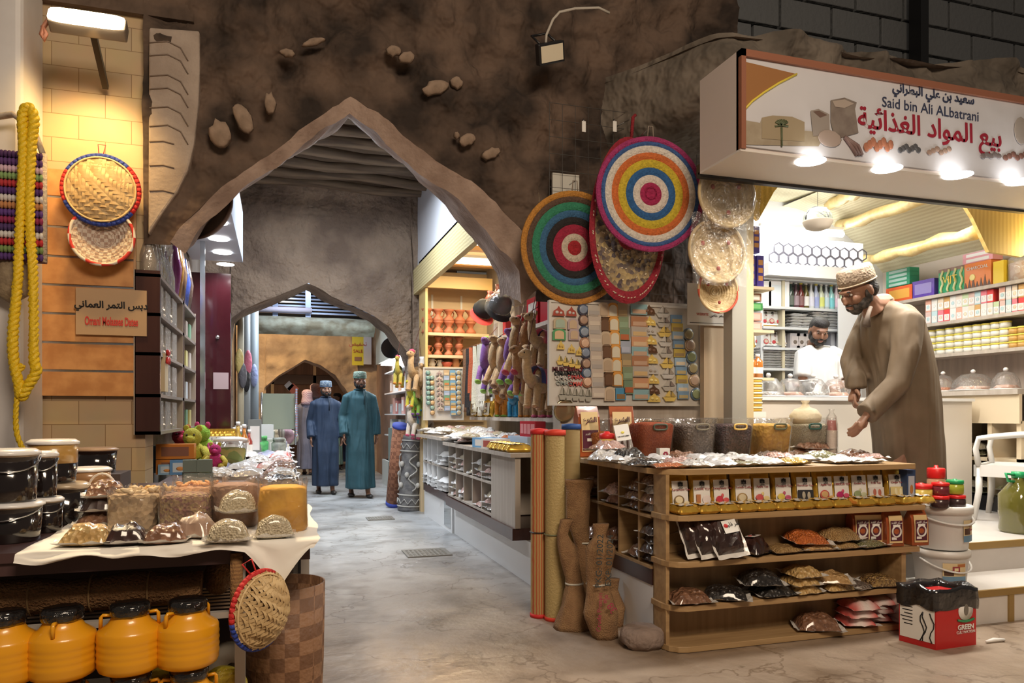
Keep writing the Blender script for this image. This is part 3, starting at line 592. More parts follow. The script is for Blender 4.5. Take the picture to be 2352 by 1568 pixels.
# on the counter top
Z = .921
tubs = [(1495, 1.0, stuffmat((.5, .1, .03), (.36, .06, .02), 70, .3), mat((.08, .09, .06), .4), 'clear tub of rust red spice with a dark handle', None), (1590, 1, GREYB, mat((.2, .17, .12), .4), 'clear tub of grey brown spice flakes', None),
        (1675, 1, stuffmat((.04, .03, .035), (.12, .06, .06), 50), mat((.75, .5, .15), .4), 'clear tub of nearly black cloves with a mustard handle', None), (1765, 1, stuffmat((.72, .4, .06), (.6, .3, .04), 30, .3), mat((.1, .1, .05), .4), 'clear tub of bright yellow spice', None), (1860, 1, PALE, mat((.03, .09, .07), .4), 'clear tub holding a pale sack, dark green handle', None)]
for i, (px, _, m, hc, lb, hp) in enumerate(tubs):
    p = at(px, 1010, y=4.25-.02*i); tub(lb, (p.x, p.y, Z), 0, .235, .245, m, hc, .8 if i else .84, hx=-.06 if i == 4 else 0)
p = at(1355, 975, y=4.6); tub('wide tub of orange spice behind the coffee bags', (2.05, 4.5, Z), 0, .26, .24, stuffmat((.6, .18, .02), (.45, .12, .02), 60, .3), None, .6)
p = at(1500, 950, y=4.55); tub('tub heaped with tan roots behind the rust spice tub', (2.42, 4.55, Z), 0, .3, .23, BROWN, None, .8, heap=mat((.6, .36, .16), .6))
p = at(1860, 945, y=4.18); b = B().lathe([(.06, 0), (.1, .03), (.105, .07), (.07, .11), (.03, .125), (.018, .15), (.03, .17)], 16, wob=.12); tag(b.o('cloth_sack', mat((.78, .68, .48), .8, b=.5, bs=18), None, (p.x-.02, p.y+.02, 1.12)), 'tied pale cloth sack bulging out of the tub with the green handle', 'sack')
p = at(1910, 1025, y=4.05)
o = T('paper_cup', 'tall stack of white paper cups in a clear sleeve', 'cup', (p.x, p.y, Z)); b = B()
for k in range(24): b.lathe([(.032, 0), (.036, .008), (.036, .009), (.03, .0095)], 16, (0, 0, .007*k), cap=False)
tag(b.o('cup_rims', mat((.8, .66, .55), .6), o), None, None, kind='stuff'); B().lathe([(.034, .17), (.026, .235), (.0, .236)], 16, cap=False).o('top_cup', mat((.4, .08, .06), .4), o); B().lathe([(.04, 0), (.041, .2), (.032, .26), (.012, .29), (.02, .31)], 14, cap=False, wob=.1).o('sleeve', FILM, o)
p = at(1330, 1040, y=4.52); coffee_bag('rust coffee bag standing by the rolled mats', (p.x+.03, 4.45, Z), .1, -.05, 1, .33, .16)
coffee_bag('rust coffee bag leaning behind the red capped jar', (p.x+.25, 4.4, Z), -.25, -.1, 1, .33, .16)
p = at(1340, 1050, y=4.25); o = T('food_jar', 'red capped jar with a red label by the coffee bag', 'jar', (1.95, 4.22, Z)); B().lathe([(.045, 0), (.047, .02), (.047, .045), (.045, .05)], 18).o('jar_base', mat((.8, .62, .2), .4), o); B().lathe([(.047, .05), (.047, .1)], 18).o('jar_label', RED, o); B().lathe([(.044, .1), (.044, .125)], 18).o('jar_neck', mat((.8, .62, .2), .4), o); B().lathe([(.047, .125), (.047, .155), (.02, .16), (.016, .17)], 18).o('cap', mat((.75, .03, .03), .4), o); B().box(-.02, .02, -.0485, -.047, .06, .085).o('label_patch', PAPER, o)
p = at(1440, 1040, y=4.12); o = T('spice_sachet', 'narrow white topped sachet of vanilla pods leaning on the rust tub', 'sachet', (p.x, 4.1, Z), rot=(-.25, -.12, .05)); B().box(-.05, .05, -.004, .004, .12, .22).o('card_header', PAPER, o); B().box(-.05, .05, -.006, .006, 0, .12).o('sachet_body', clear(a=.3), o)
for k in (-1, 1): B().tube([(.02*k, -.008, .01), (.012*k, -.009, .06), (.02*k, -.008, .115)], .009, 6).o('vanilla_pod', mat((.06, .03, .02), .5), o)
b = B(); b.ell((0, -.006, .17), (.012, .002, .008)); b.o('printed_flower', mat((.75, .65, .1), .5), o); text('THE TOP CURRY', .011, BLACK, o, (0, -.006, .145))
p = at(1523, 1033, y=4.02); o = T('small_carton', 'small white carton with a crimson flower print before the rust tub', 'box', (p.x, 4.02, Z), .05); B().box(-.035, .035, -.02, .02, 0, .07).o('carton', PAPER, o); g = B()
for k in range(6): g.ell((.005+.012*math.cos(k), -.0215, .035+.011*math.sin(k)), (.008, .002, .006), 8, 5)
g.o('printed_flower', mat((.3, .02, .05), .5), o)
p = at(1495, 1045, y=3.95); o = T('small_carton', 'flat blue and orange carton lying before the small white carton', 'box', (p.x, 3.98, Z), .1); B().box(-.07, .07, -.02, .02, 0, .025).o('carton', mat((.1, .3, .36), .4), o); B().box(-.04, .04, -.0215, -.02, .004, .022).o('printed_panel', mat((.7, .3, .08), .5), o)
top = [(1395, 1030, PINKB, .24, .05, .3, .055, 'bag of mixed orange and green sweets by the coffee bags'), (1395, 1052, WHITEB, .24, .05, .2, 0, 'bag of pale sweets under the mixed sweets'), (1440, 1052, BLACKD, .26, .06, .5, 0, 'bulging bag of dark grey fruit near the counter corner'), (1480, 1062, BLACKD, .24, .035, .1, 0, 'flat bag of charcoal dried fruit at the counter corner'), (1535, 1068, ORANGE, .2, .02, -.1, 0, 'thin bag of orange fruit leather at the front edge'), (1565, 1048, BROWN, .22, .04, .2, 0, 'bag of brown bark behind the fruit leather'),
       (1600, 1066, WHITEB, .2, .03, .05, 0, 'white backed packet with a tan nut at the front edge'), (1655, 1066, SILVER, .18, .025, .2, 0, 'crinkled silver packet next to the white backed packet'), (1640, 1045, SILVER, .18, .025, -.4, 0, 'silver packet behind the crinkled silver packet'), (1700, 1050, SILVER, .2, .025, .3, 0, 'silver packet in front of the black clove tub'), (1710, 1066, HERB, .2, .02, .1, 0, 'flat olive packet at the front edge'), (1760, 1062, SILVER, .2, .03, -.1, 0, 'shiny silver packet before the yellow tub'), (1815, 1062, YEL, .2, .03, .1, 0, 'packet of yellow sweets at the front edge'), (1770, 1042, GREYB, .2, .03, .4, 0, 'dull grey packet behind the silver packet'),
       (1845, 1040, BROWN, .24, .03, .1, 0, 'tan packet under the pale sack tub'), (1880, 1050, HERB, .26, .045, -.2, 0, 'bag of dried green herbs on the counter'), (1925, 1055, SILVER, .22, .03, .1, 0, 'silver packet right of the green herbs bag'), (1975, 1055, WHITEB, .22, .025, -.1, 0, 'white packet near the paper cups'), (2000, 1030, BROWN, .24, .05, .1, .04, 'bag of brown bark under the bending man\'s hand'), (2030, 1045, BROWN, .24, .045, .0, 0, 'lower bag of brown bark at the end of the counter'), (2080, 1035, ORANGE, .22, .04, .2, .025, 'bag of orange chips overhanging the counter end'), (1960, 1012, HERB, .12, .05, .2, .0, 'small bunch of dried flowers by the paper cups'), (1935, 1035, DATE, .18, .04, .5, .0, 'shiny red brown packet behind the paper cups')]
for i, (px, py, m, w_, h_, rz, dz, nm) in enumerate(top):
    p = at(px, py, z=.94); p.y = max(3.42, min(p.y, 4.1)); p = at(px, py, y=p.y); packet(nm, (min(p.x, 3.4), p.y, Z+dz), m, w_, .2, h_, (R.uniform(-.03, .03), R.uniform(-.03, .03), rz), 'packets spread over the oak counter', var=i % 4, lump=.5)
for i, px in enumerate((1420, 1465, 1512, 1560, 1608, 1650, 1692, 1735, 1790, 1838, 1880, 1915, 1955, 1995)):
    yy = 3.62 if i % 2 else 3.86; p = at(px, 1050, y=yy); packet('glossy pale packet in the back rows on the oak counter, %s from the coffee bags' % NTH[i], (p.x, yy, Z+.001), (SILVER, WHITEB, SILVER, PINKB, SILVER)[i % 5], .19, .21, .03, (R.uniform(-.04, .04), R.uniform(-.04, .04), R.uniform(-.6, .6)), 'back rows of packets on the oak counter', var=i % 4, lump=.6)
# white pails, jars on them, carton bin
def pail(label, loc, rz, hangle, pic):
    o = T('lidded_pail', label, 'pail', loc, rz, 'white pails stacked beside the counter')
    B().lathe([(.105, 0), (.108, .004), (.124, .215), (.126, .217)], 28).o('pail_body', WHITEP, o); B().lathe([(.126, .2), (.13, .2), (.131, .24), (.125, .245), (.11, .238), (.02, .238)], 28).o('lid', mat((.84, .82, .79), .4), o)
    B().tube([(.13*math.cos(a), -.13*math.sin(a)*1.0, .19-(.1*hangle)*math.sin(a)) for a in [PI*k/14 for k in range(15)]], .006, 6).o('bail_handle', WHITEP, o)
    g = B(); f = lambda r, z0, z1, a0, a1: g.surf(lambda u, v: (r*math.sin(a0+(a1-a0)*u), -r*math.cos(a0+(a1-a0)*u), z0+(z1-z0)*v), 8, 2)
    f(.1215, .06, .17, pic, pic+.95); g.k = 1; f(.1222, .05, .085, pic, pic+.95); g.k = 2; f(.1224, .09, .125, pic+.05, pic+.4); g.k = 3; f(.1226, .11, .15, pic+.35, pic+.65); g.k = 4; f(.123, .12, .14, pic+.42, pic+.58); g.k = 5; f(.1225, .145, .165, pic+.55, pic+.92)
    g.o('printed_label', [mat((.75, .6, .35), .4), mat((.16, .3, .45), .4), mat((.1, .05, .03), .4), mat((.35, .06, .07), .4), mat((.85, .7, .4), .4), mat((.5, .18, .06), .4)], o); return o
pail('lower white pail under another, behind the carton bin', (3.74, 3.42, .192), .0, .8, -.75).scale = (1.2, 1.2, .88); pail('upper white pail with jars on its lid', (3.76, 3.42, .41), -.1, .45, .05).scale = (1.2, 1.2, 1.04)
def jar(label, loc, r, h, mc, mb):
    o = T('spice_jar', label, 'jar', loc, R.uniform(0, 6), 'jars on the white pails'); B().lathe([(r*.92, 0), (r, .006), (r, h*.62), (r*.86, h*.68)], 18).o('jar_body', mb, o); B().lathe([(r*.98, h*.68), (r, h*.69), (r, h*.9), (r*.9, h*.93), (r*.25, h*.93), (r*.22, h)], 18).o('cap', mc, o)
    return o
RC = mat((.72, .02, .02), .35); GC = mat((.02, .35, .12), .35); z = .658
def jat(px, yy, zz): p = at(px, 1100, y=yy); return (p.x, yy, zz)
jar('red capped jar of dark spice, lower one beside the gold pouches', jat(2158, 3.34, z), .05, .075, RC, mat((.06, .03, .03), .2)); jar('red capped jar of dark spice, lower one under the green cap', jat(2196, 3.34, z), .05, .075, RC, mat((.05, .03, .03), .2))
jar('red capped jar of plum coloured spice in the middle tier', jat(2160, 3.35, z+.074), .047, .075, RC, mat((.18, .03, .04), .2)); jar('green capped jar of lime green spice', jat(2193, 3.35, z+.074), .047, .088, GC, mat((.4, .45, .05), .2))
jar('tall red capped jar of peach coloured spice on top', jat(2150, 3.46, z+.0), .05, .235, RC, mat((.7, .4, .25), .2)); jar('red capped jar of yellow spice beside the last tea pouch', jat(2115, 3.4, z+.04), .06, .1, RC, mat((.75, .55, .12), .25))
o = T('carton_bin', 'red and white carton used as a bin with a black liner', 'box', (3.19, 2.95, 0), .0)
b = B(); A, Bq, D = at(2065, 1470, z=0), at(2150, 1493, z=0), at(2242, 1480, z=0); E_ = A+D-Bq; off = Vector((3.19, 2.95, 0)); q = [v-off for v in (A, Bq, D, E_)]
b = B().prism([(v.x, v.y) for v in q], 0, .27, 'z'); b.k = 1; bb = b; d1 = (q[2]-q[1]); d0 = (q[0]-q[1]); nrm = Vector((d1.y, -d1.x, 0)).normalized(); nr0 = Vector((-d0.y, d0.x, 0)).normalized()
b.o('carton', [mat((.55, .02, .02), .35)], o)
def onface(base, dv, nn, u0, u1, z0, z1, e): return [base+dv*u0+nn*e+Vector((0, 0, z0)), base+dv*u1+nn*e+Vector((0, 0, z0)), base+dv*u1+nn*e+Vector((0, 0, z1)), base+dv*u0+nn*e+Vector((0, 0, z1))]
b = B().add(onface(q[1], d0, nr0, .03, .97, .03, .21, .002), [(0, 1, 2, 3)]); wp = b.o('white_print', PAPER, o); b = B()
for k in range(6): b.add(onface(q[1], d0, nr0, .62, .95-.05*(k % 3), .19-.018*k, .195-.018*k, .003), [(0, 1, 2, 3)])
for k, u in enumerate((.1, .3, .36)): b.tube([q[1]+d0*(u+.06*math.sin(t*1.3+k))+nr0*.003+Vector((0, 0, .03+.025*t)) for t in range(7)], .003, 5)
b.o('printed_drawing', BLACK, wp)
fr = math.atan2(d1.y, d1.x); c = q[1]+d1*.72+nrm*.003; b = B(); b.cyl(c+Vector((0, 0, .185))+nrm*-.002, c+Vector((0, 0, .185))+nrm*.002, .05, seg=24); em = b.o('emblem', PAPER, o)
b = B().ell((0, 0, 0), (.016, .002, .03)); b.o('printed_animal', mat((.2, .18, .15), .6), em, c+Vector((0, 0, .19))+nrm*.004, (0, 0, fr)); text('GREEN', .036, PAPER, o, c+Vector((0, 0, .1))+nrm*.002, (PI/2, 0, fr), bold=.001); text('CULTIVATION', .02, PAPER, o, c+Vector((0, 0, .075))+nrm*.002, (PI/2, 0, fr))
B().tube([c+d1*t+nrm*.002+Vector((0, 0, .14-.01*(1-(t/.2)**2))) for t in (-.2, -.1, 0, .1, .2)], .006, 6).o('ribbon_print', mat((.05, .3, .12), .5), em)
def lin(u, v):
    i = int(u*4) % 4; f = u*4-int(u*4); a, c_ = q[i], q[(i+1) % 4]; p = a.lerp(c_, f); cen = (q[0]+q[2])/2; k = 1.06+.04*noise.noise((u*14, v*3, 0)) if v < .55 else .9
    p = cen+(p-cen)*k; z = .2+.12*min(v, .55)/.55+.02*noise.noise((u*11, 0, 4)) if v < .55 else .31-.2*(v-.55)/.45
    return (p.x, p.y, z)
B().surf(lin, 48, 10).o('bin_liner', mat((.015, .014, .015), .2, coat=1, b=.7, bs=20), o)
p = at(2285, 1475, z=0); tag(B().tube([(-.06, 0, .01), (0, .005, .012), (.06, -.005, .01)], [.006, .012, .008], 6).o('paper_scrap', PAPER, None, (p.x, p.y, 0)), 'crumpled white scrap on the paving below the steps', 'litter')
# things on the floor by the counter
def mat_roll(label, px, py, h, r, m, cap, yy, strap=None):
    p = at(px, py, z=0); o = T('rolled_mat', label, 'mat', (p.x, p.y, 0), 0, 'rolled floor mats standing together')
    b = B(); b.surf(lambda u, v: ((r*(1-.25*u))*math.cos(u*4.6*PI), (r*(1-.25*u))*math.sin(u*4.6*PI), .02+(h-.05)*v), 60, 6); b.o('woven_mat', m, o)
    B().lathe([(r*.2, 0), (r*1.03, 0), (r*1.03, .022), (r*.2, .022)], 20).o('hem', cap, o); B().lathe([(r*.15, h-.03), (r*1.03, h-.035), (r*1.0, h-.005), (r*.15, h)], 20).o('hem', cap, o)
    B().tube([(r*1.03*math.cos(a), r*1.03*math.sin(a), h*.45) for a in [2*PI*k/16 for k in range(16)]], .004, 5, True).o('string', strap or BLACK, o); return o
STRAW = mat((.55, .42, .19), .6, n=(.45, .33, .13), kind='wavez', sc_=40, b=.3, bs=90)
mat_roll('rolled red striped mat with a red hem', 1238, 1415, 1.115, .052, mat((.5, .1, .04), .55, n=(.5, .38, .15), kind='wavex', sc_=22), mat((.7, .03, .03), .6), 0)
mat_roll('rolled straw mat with a bright red hem', 1275, 1422, 1.11, .062, STRAW, mat((.75, .06, .03), .6), 0, mat((.2, .22, .12), .6)); p = at(1310, 1400, z=0)
mat_roll('rolled straw mat with a blue hem behind the others', 1312, 1395, 1.14, .06, mat((.42, .32, .15), .6, n=(.34, .25, .11), kind='wavez', sc_=40), mat((.02, .08, .3), .6), 0)
JUTE = mat((.36, .21, .1), .9, n=(.28, .155, .075), sc_=14, b=.6, bs=160)
def sack(label, pts, rr, loc, seed, txt=False, tie=None):
    o = T('burlap_sack', label, 'sack', loc, 0, 'burlap sacks twisted and tied beside the counter'); b = B(); rs = []
    for i in range(25):
        t = i/24*(len(pts)-1); k = min(int(t), len(pts)-2); f = t-k; p = Vector(pts[k]).lerp(Vector(pts[k+1]), f); r = rr[k]*(1-f)+rr[k+1]*f
        rs.append([(p.x+r*math.cos(a)*(1+.22*noise.noise((math.cos(a)*1.6+seed, math.sin(a)*1.6, t*1.1))), p.y+.8*r*math.sin(a)*(1+.22*noise.noise((math.cos(a)*1.6+seed, math.sin(a)*1.6, t*1.1+4))), max(0, p.z)) for a in [2*PI*j/22 for j in range(22)]])
    b.rings(rs); b.o('sack_cloth', JUTE, o)
    if tie is not None:
        p, r = tie; B().tube([(p[0]+r*math.cos(a), p[1]+.8*r*math.sin(a), p[2]) for a in [2*PI*k/14 for k in range(14)]], .006, 6, True).o('tie_string', mat((.6, .58, .5), .6), o)
    if txt:
        text('PKG: 01/2022', .05, mat((.05, .06, .06), .8), o, (pts[2][0]-.028, pts[2][1]-.088, .42), (PI/2, -PI/2+.05, 0)); text('EXP: 01/2024', .05, mat((.05, .06, .06), .8), o, (pts[2][0]+.028, pts[2][1]-.09, .42), (PI/2, -PI/2+.05, 0))
        text('38 %', .055, mat((.4, .05, .1), .8), o, (pts[1][0]+.01, pts[1][1]-.1, .2), (PI/2, -PI/2-.6, 0)); text('Crude Protein', .035, mat((.4, .05, .1), .8), o, (pts[1][0]-.045, pts[1][1]-.095, .16), (PI/2, -PI/2+.05, 0))
    return o
p = at(1378, 1462, z=0)
sack('burlap sack with printed dates, nearest the counter plinth', [(.02, -.02, 0), (.0, 0, .13), (0, .03, .29), (.02, .04, .47), (.02, .05, .53), (.03, .05, .6)], [.07, .095, .058, .088, .035, .045], (p.x, p.y, 0), 1, True, ((0, .03, .28), .062))
p = at(1320, 1440, z=0)
sack('slim burlap sack slumped against the straw mat', [(.0, 0, 0), (0, 0, .12), (.01, .03, .25), (-.03, .05, .45), (-.05, .06, .52), (-.02, .06, .6)], [.12, .085, .042, .055, .03, .04], (p.x, p.y, 0), 4, False, ((.01, .03, .24), .05))
p = at(1350, 1400, z=0)
sack('tall burlap sack standing behind the printed sack', [(.0, 0, 0), (.02, .0, .25), (.0, 0, .4), (-.02, .02, .55), (-.01, .03, .72), (.0, .03, .8)], [.07, .07, .045, .07, .075, .09], (p.x-.05, p.y-.03, 0), 8, False, ((.02, 0, .42), .05))
p = at(1375, 1395, z=0)
sack('short burlap sack hidden beside the pigeonholes', [(0, 0, 0), (0, 0, .2), (.01, .02, .4), (0, .02, .7), (0, .02, .78)], [.07, .07, .05, .06, .07], (p.x-.07, p.y+.12, 0), 11)
p = at(1405, 1440, z=0)
sack('small rolled burlap sack against the plinth', [(0, 0, 0), (.01, 0, .1), (.0, .03, .2), (.0, .03, .26)], [.05, .05, .03, .04], (p.x+.03, p.y+.02, 0), 6)
p = at(1487, 1490, z=0); b = B(); b.lathe([(.09, 0), (.115, .03), (.11, .085), (.09, .1), (.02, .1)], 18, wob=.25, seed=2); tag(b.o('loose_rock', mat((.32, .24, .2), .9, n=(.24, .18, .15), b=.6, bs=30), None, (p.x, p.y+.05, 0), (0, 0, .3)), 'flat topped rock at the foot of the counter corner', 'rock')
def grate(label, px, py, w_, l_):
    p = at(px, py, z=0); o = T('floor_grate', label, 'grate', (p.x, p.y, .002), .0); B().box(-w_/2, w_/2, -l_/2, l_/2, 0, .008).o('frame', mat((.25, .24, .22), .5, .4), o); b = B()
    for i in range(9):
        for j in range(6): b.box(-w_*.44+i*w_*.098, -w_*.44+i*w_*.098+.02, -l_*.42+j*l_*.14, -l_*.42+j*l_*.14+.025, .008, .012)
    tag(b.o('tread_pattern', mat((.34, .33, .31), .4, .5), o), None, None, kind='stuff')
grate('square iron cover set in the alley paving', 980, 1270, .38, .34); grate('small iron cover farther along the alley paving', 873, 1191, .3, .26)
# ================================================================ RUG WALL, MAGNET BOARD, SIGN
b = B(); g0, g1 = at(1262, 500, y=4.8).x, at(1600, 500, y=4.8).x
gr = T('wire_grid', 'dark wire grid rack holding the round rugs', 'rack', (g0, 4.8, 1.95)); gw = g1-g0
b = B()
for i in range(13): b.box(i*gw/12-.0012, i*gw/12+.0012, -.002, .002, 0, 1.4)
for i in range(13): b.box(0, gw, -.003, .001, i*1.4/12-.0012, i*1.4/12+.0012)
b.o('wire_mesh', mat((.07, .065, .06), .5, .3), gr)
for i, px in enumerate((1341, 1412, 1478)):
    p = at(px, 288, y=4.77); k = T('price_tag', 'small white price tag clipped to the wire grid, %s one' % NTH[i], 'tag', p, 0, 'price tags on the wire grid'); B().box(-.014, .014, -.002, .002, -.045, .03).o('tag_card', PAPER, k); B().tube([(0, 0, .03), (0, .01, .05), (0, .03, .04)], .003, 5).o('clip', STEEL, k)
tag(B().box(-.1, .1, 0, .02, -.17, .17).o('backing_board', mat((.6, .58, .52), .6), None, at(1300, 455, y=4.84)), 'pale board with a yellow edge behind the green ringed rug', 'board')
WOOLB = dict(b=.7, bs=90)
def rug(label, c, rad, cols, yy, rx=.06, rz=0., th=.03, mats=None):
    p = at(*c, y=yy); o = T('round_rug', label, 'rug', p, 0, None, rot=(rx, 0, rz)); b = B(); r0 = 0
    for i, (w_, m) in enumerate(cols):
        r1 = r0+w_*rad; b.k = i; seg = 48; n = max(1, round(w_*9)); prof = []
        for q in range(n):
            a0 = r0+(r1-r0)*q/n; a1 = r0+(r1-r0)*(q+1)/n
            for t in range(5): prof.append((a0+(a1-a0)*t/4, -th*(.5+.28*math.sin(PI*t/4))))
        b.rings([[(r*math.cos(2*PI*j/seg), z, r*math.sin(2*PI*j/seg)) for j in range(seg)] for r, z in prof], cap=False); r0 = r1
    b.rings([[(rad*math.cos(2*PI*j/48), z, rad*math.sin(2*PI*j/48)) for j in range(48)] for z in (-th*.5, 0)], cap=False)
    b.o('coiled_rug', [m for _, m in cols], o); B().tube([(-.02, .0, rad), (-.015, 0, rad+.07), (.015, 0, rad+.07), (.02, 0, rad)], .004, 5).o('hanging_loop', mat((.3, .25, .2), .8), o); B().cyl((0, 0, rad+.068), (0, 4.805-yy, rad+.068), .004, seg=6).o('hook', STEEL, o); return o
W = lambda c, d=None: mat(c, .85, n=d or tuple(x*.75 for x in c), sc_=60, b=.7, bs=90)
rug('large round rug with green, blue and brown rings and a red centre', (1318, 570), .385, [(.13, W((.42, .02, .03))), (.12, W((.7, .6, .48))), (.16, W((.4, .02, .06))), (.13, W((.025, .022, .022))), (.12, W((.05, .16, .32))), (.14, W((.04, .27, .15))), (.1, W((.13, .075, .05))), (.1, W((.6, .27, .05)))], 4.7, .05)
rug('bright round rug with a magenta rim and white, yellow and blue rings', (1493, 447), .375, [(.2, W((.42, .02, .1))), (.13, W((.8, .72, .64))), (.13, W((.03, .13, .35))), (.14, W((.66, .5, .04))), (.12, W((.68, .17, .04))), (.12, W((.8, .74, .66))), (.07, W((.05, .13, .36))), (.09, W((.42, .04, .17)))], 4.36, .02, -.1)
p = at(1440, 508, y=4.56); o = T('oval_rug', 'dark red oval rug speckled with cream and navy stitches behind the bright rug', 'rug', p, 0, None, rot=(.04, .0, .1)); b = B()
for k, (r0, r1) in enumerate(((0, .35), (.35, .85), (.85, 1))):
    b.k = k; b.rings([[(.3*r*math.cos(2*PI*j/40)*(1+.12*math.sin(2*PI*j/40)*-1), -.02-.012*math.sin(PI*t/4), .56*r*math.sin(2*PI*j/40)) for j in range(40)] for t, r in [(t, r0+(r1-r0)*t/4) for t in range(5)]], cap=False)
b.o('braided_rug', [W((.32, .02, .04)), mat((.1, .08, .1), .85, n=(.55, .42, .2), kind='vor', sc_=36, b=.8, bs=36), W((.36, .02, .04))], o); b = B(); rr = random.Random(5)
for k in range(150):
    a, q = rr.uniform(0, 6.3), rr.choice((rr.uniform(.4, .85), .93)); b.cbox((.3*q*math.cos(a)*(1-.12*math.sin(a)), -.034, .56*q*math.sin(a)), (.013, .004, .006), 0, -a+1.3)
tag(b.o('stitches', mat((.75, .66, .5), .8), o), None, None, kind='stuff'); B().tube([(.02, 0, .54), (.03, 0, .7), (.05, 0, .72)], .012, 6).o('hanging_loop', W((.32, .02, .03)), o); B().cyl((.05, 0, .71), (.05, .245, .72), .004, seg=6).o('hook', STEEL, o)
COIL = mat((.68, .52, .28), .7, n=(.5, .36, .17), kind='rings', sc_=9, b=.5, bs=60)
def coil_basket(label, c, yy, rad, rim, film=False, rx=-.05, rz=0., ds=.35, marks=True):
    p = at(*c, y=yy); o = T('coiled_basket', label, 'basket', p, 0, 'coiled straw baskets hanging by the sign', rot=(rx, 0, rz)); n = 9; b = B(); rs = []
    for i in range(n):
        for t in range(4):
            r = rad*(i+t/4)/n; z = -ds*rad*(r/rad)**2-.006*math.sin(PI*t/4); rs.append([(r*math.cos(2*PI*j/36), z+ds*rad*.5, r*math.sin(2*PI*j/36)) for j in range(36)])
    b.rings(rs, cap=False); b.o('coiled_straw', mat((.7, .55, .32), .7, n=(.55, .4, .2), sc_=30, b=.5, bs=60), o); z = -ds*rad*.5
    B().tube([(rad*math.cos(2*PI*j/36), z, rad*math.sin(2*PI*j/36)) for j in range(36)], rad*.06, 6, True).o('rim', rim, o)
    if marks:
        g = B()
        for k in range(3): g.ell((rad*.55*math.cos(k*2.1+.6), z*-.05-rad*.16, rad*.55*math.sin(k*2.1+.6)), (rad*.08, .008, rad*.08), 8, 5)
        g.o('woven_motif', mat((.4, .08, .06), .8), o)
    if film:
        f = B(); f.surf(lambda u, v: ((2*u-1)*rad*1.1*(1-.12*(2*v-1)**2), z-.02-.03*abs(math.sin(u*17+v*6+3*noise.noise((u*3, v*3, 0)))), (2*v-1)*rad*1.15), 40, 14); f.o('plastic_wrap', clear(gl=.1, a=.07, r=.2), o)
    B().tube([(0, .0, rad), (0, .02, rad+.08)], .004, 5).o('hanging_loop', BLACK, o)
coil_basket('flat coiled basket in clear wrap, topmost under the sign', (1663, 452), 4.1, .2, mat((.62, .48, .26), .7), True); coil_basket('larger wrapped coiled basket in the middle of the hanging column', (1640, 580), 4.15, .2, mat((.6, .46, .26), .7), True); coil_basket('small coiled bowl with red and dark rim patches, lowest of the column', (1645, 668), 4.2, .145, mat((.6, .1, .05), .7, n=(.66, .5, .28), kind='check', sc_=7), False)
# --- boards of magnets
bp = lambda px, py: at(px, py, y=4.72)
def magboard(label, c, yy):
    q = [at(*k, y=yy) for k in c]; o = T('magnet_board', label, 'board', (q[0].x, yy, q[3].z)); w_ = q[1].x-q[0].x; h = q[0].z-q[3].z
    B().box(0, w_, .0, .02, 0, h).o('metal_sheet', mat((.7, .66, .6), .4, .2), o); b = B()
    for a in ((-.015, 0, -.01, .025, -.015, h+.015), (w_, w_+.015, -.01, .025, -.015, h+.015), (0, w_, -.01, .025, -.015, 0), (0, w_, -.01, .025, h, h+.015)): b.box(*a)
    b.o('frame', mat((.75, .72, .66), .35, .3), o); return o
magboard('white framed board crowded with souvenir magnets under the rugs', ((1265, 694), (1606, 703), (1606, 920), (1265, 926)), 4.72)
_mg = {}
def magnet(shape, c, w_, h_, kind, col, pos, yy, grp, s=1.12):
    m1, m2 = (mat(c, .3, .0, coat=.5) if not isinstance(c, bpy.types.Material) else c), None
    c2 = kind; m2 = mat(c2, .35, coat=.5); key = (shape, m1.name, m2.name, w_, h_, s)
    if key not in _mg:
        b = B(); W_, H_ = w_*s/2, h_*s/2; t = .012*s
        if shape == 'round': b.lathe([(W_, 0), (W_, t*.6), (W_*.9, t)], 16, cap=True); b.k = 1; b.lathe([(W_*.8, t), (W_*.6, t*1.25), (W_*.2, t*1.3)], 16, (0, 0, .0))
        elif shape == 'arch':
            pr = [(-W_, -H_), (W_, -H_), (W_, H_*.4)]+[(W_*math.cos(a), H_*.4+H_*.6*math.sin(a)) for a in [PI*k/6 for k in range(1, 6)]]+[(-W_, H_*.4)]; b.prism(pr, 0, t, 'z'); b.k = 1; b.prism([(x*.7, y*.75-H_*.08) for x, y in pr], t, t*1.3, 'z')
        elif shape == 'ship':
            b.prism([(-W_, -H_*.3), (-W_*.6, -H_), (W_*.6, -H_), (W_, -H_*.3)], 0, t, 'z'); b.prism([(-W_*.7, -H_*.2), (0, H_), (W_*.1, -H_*.2)], 0, t, 'z'); b.k = 1; b.prism([(W_*.2, -H_*.2), (W_*.3, H_*.7), (W_*.9, -H_*.2)], 0, t, 'z'); b.box(-W_*.05, W_*.05, -H_*.3, H_, 0, t)
        elif shape == 'dome':
            b.prism([(-W_, -H_), (W_, -H_), (W_*.8, 0), (W_*.3, H_*.4), (0, H_), (-W_*.3, H_*.4), (-W_*.8, 0)], 0, t, 'z'); b.k = 1; b.ell((-W_*.3, -H_*.3, t), (W_*.3, H_*.35, t*.5), 8, 5); b.ell((W_*.35, -H_*.4, t), (W_*.25, H_*.3, t*.5), 8, 5)
        else: b.box(-W_, W_, -H_, H_, 0, t); b.k = 1; b.box(-W_*.8, W_*.8, -H_*.8, 0, t, t*1.2)
        o = b.o('m', [m1, m2]); _mg[key] = o.data; bpy.data.objects.remove(o)
    p = at(*pos, y=yy); o = bpy.data.objects.new('souvenir_magnet', _mg[key]); C.objects.link(o); o.location = p; o.rotation_euler = (PI/2, 0, 0); tag(o, col, 'magnet', grp); return o
GM = 'souvenir magnets on the large board'
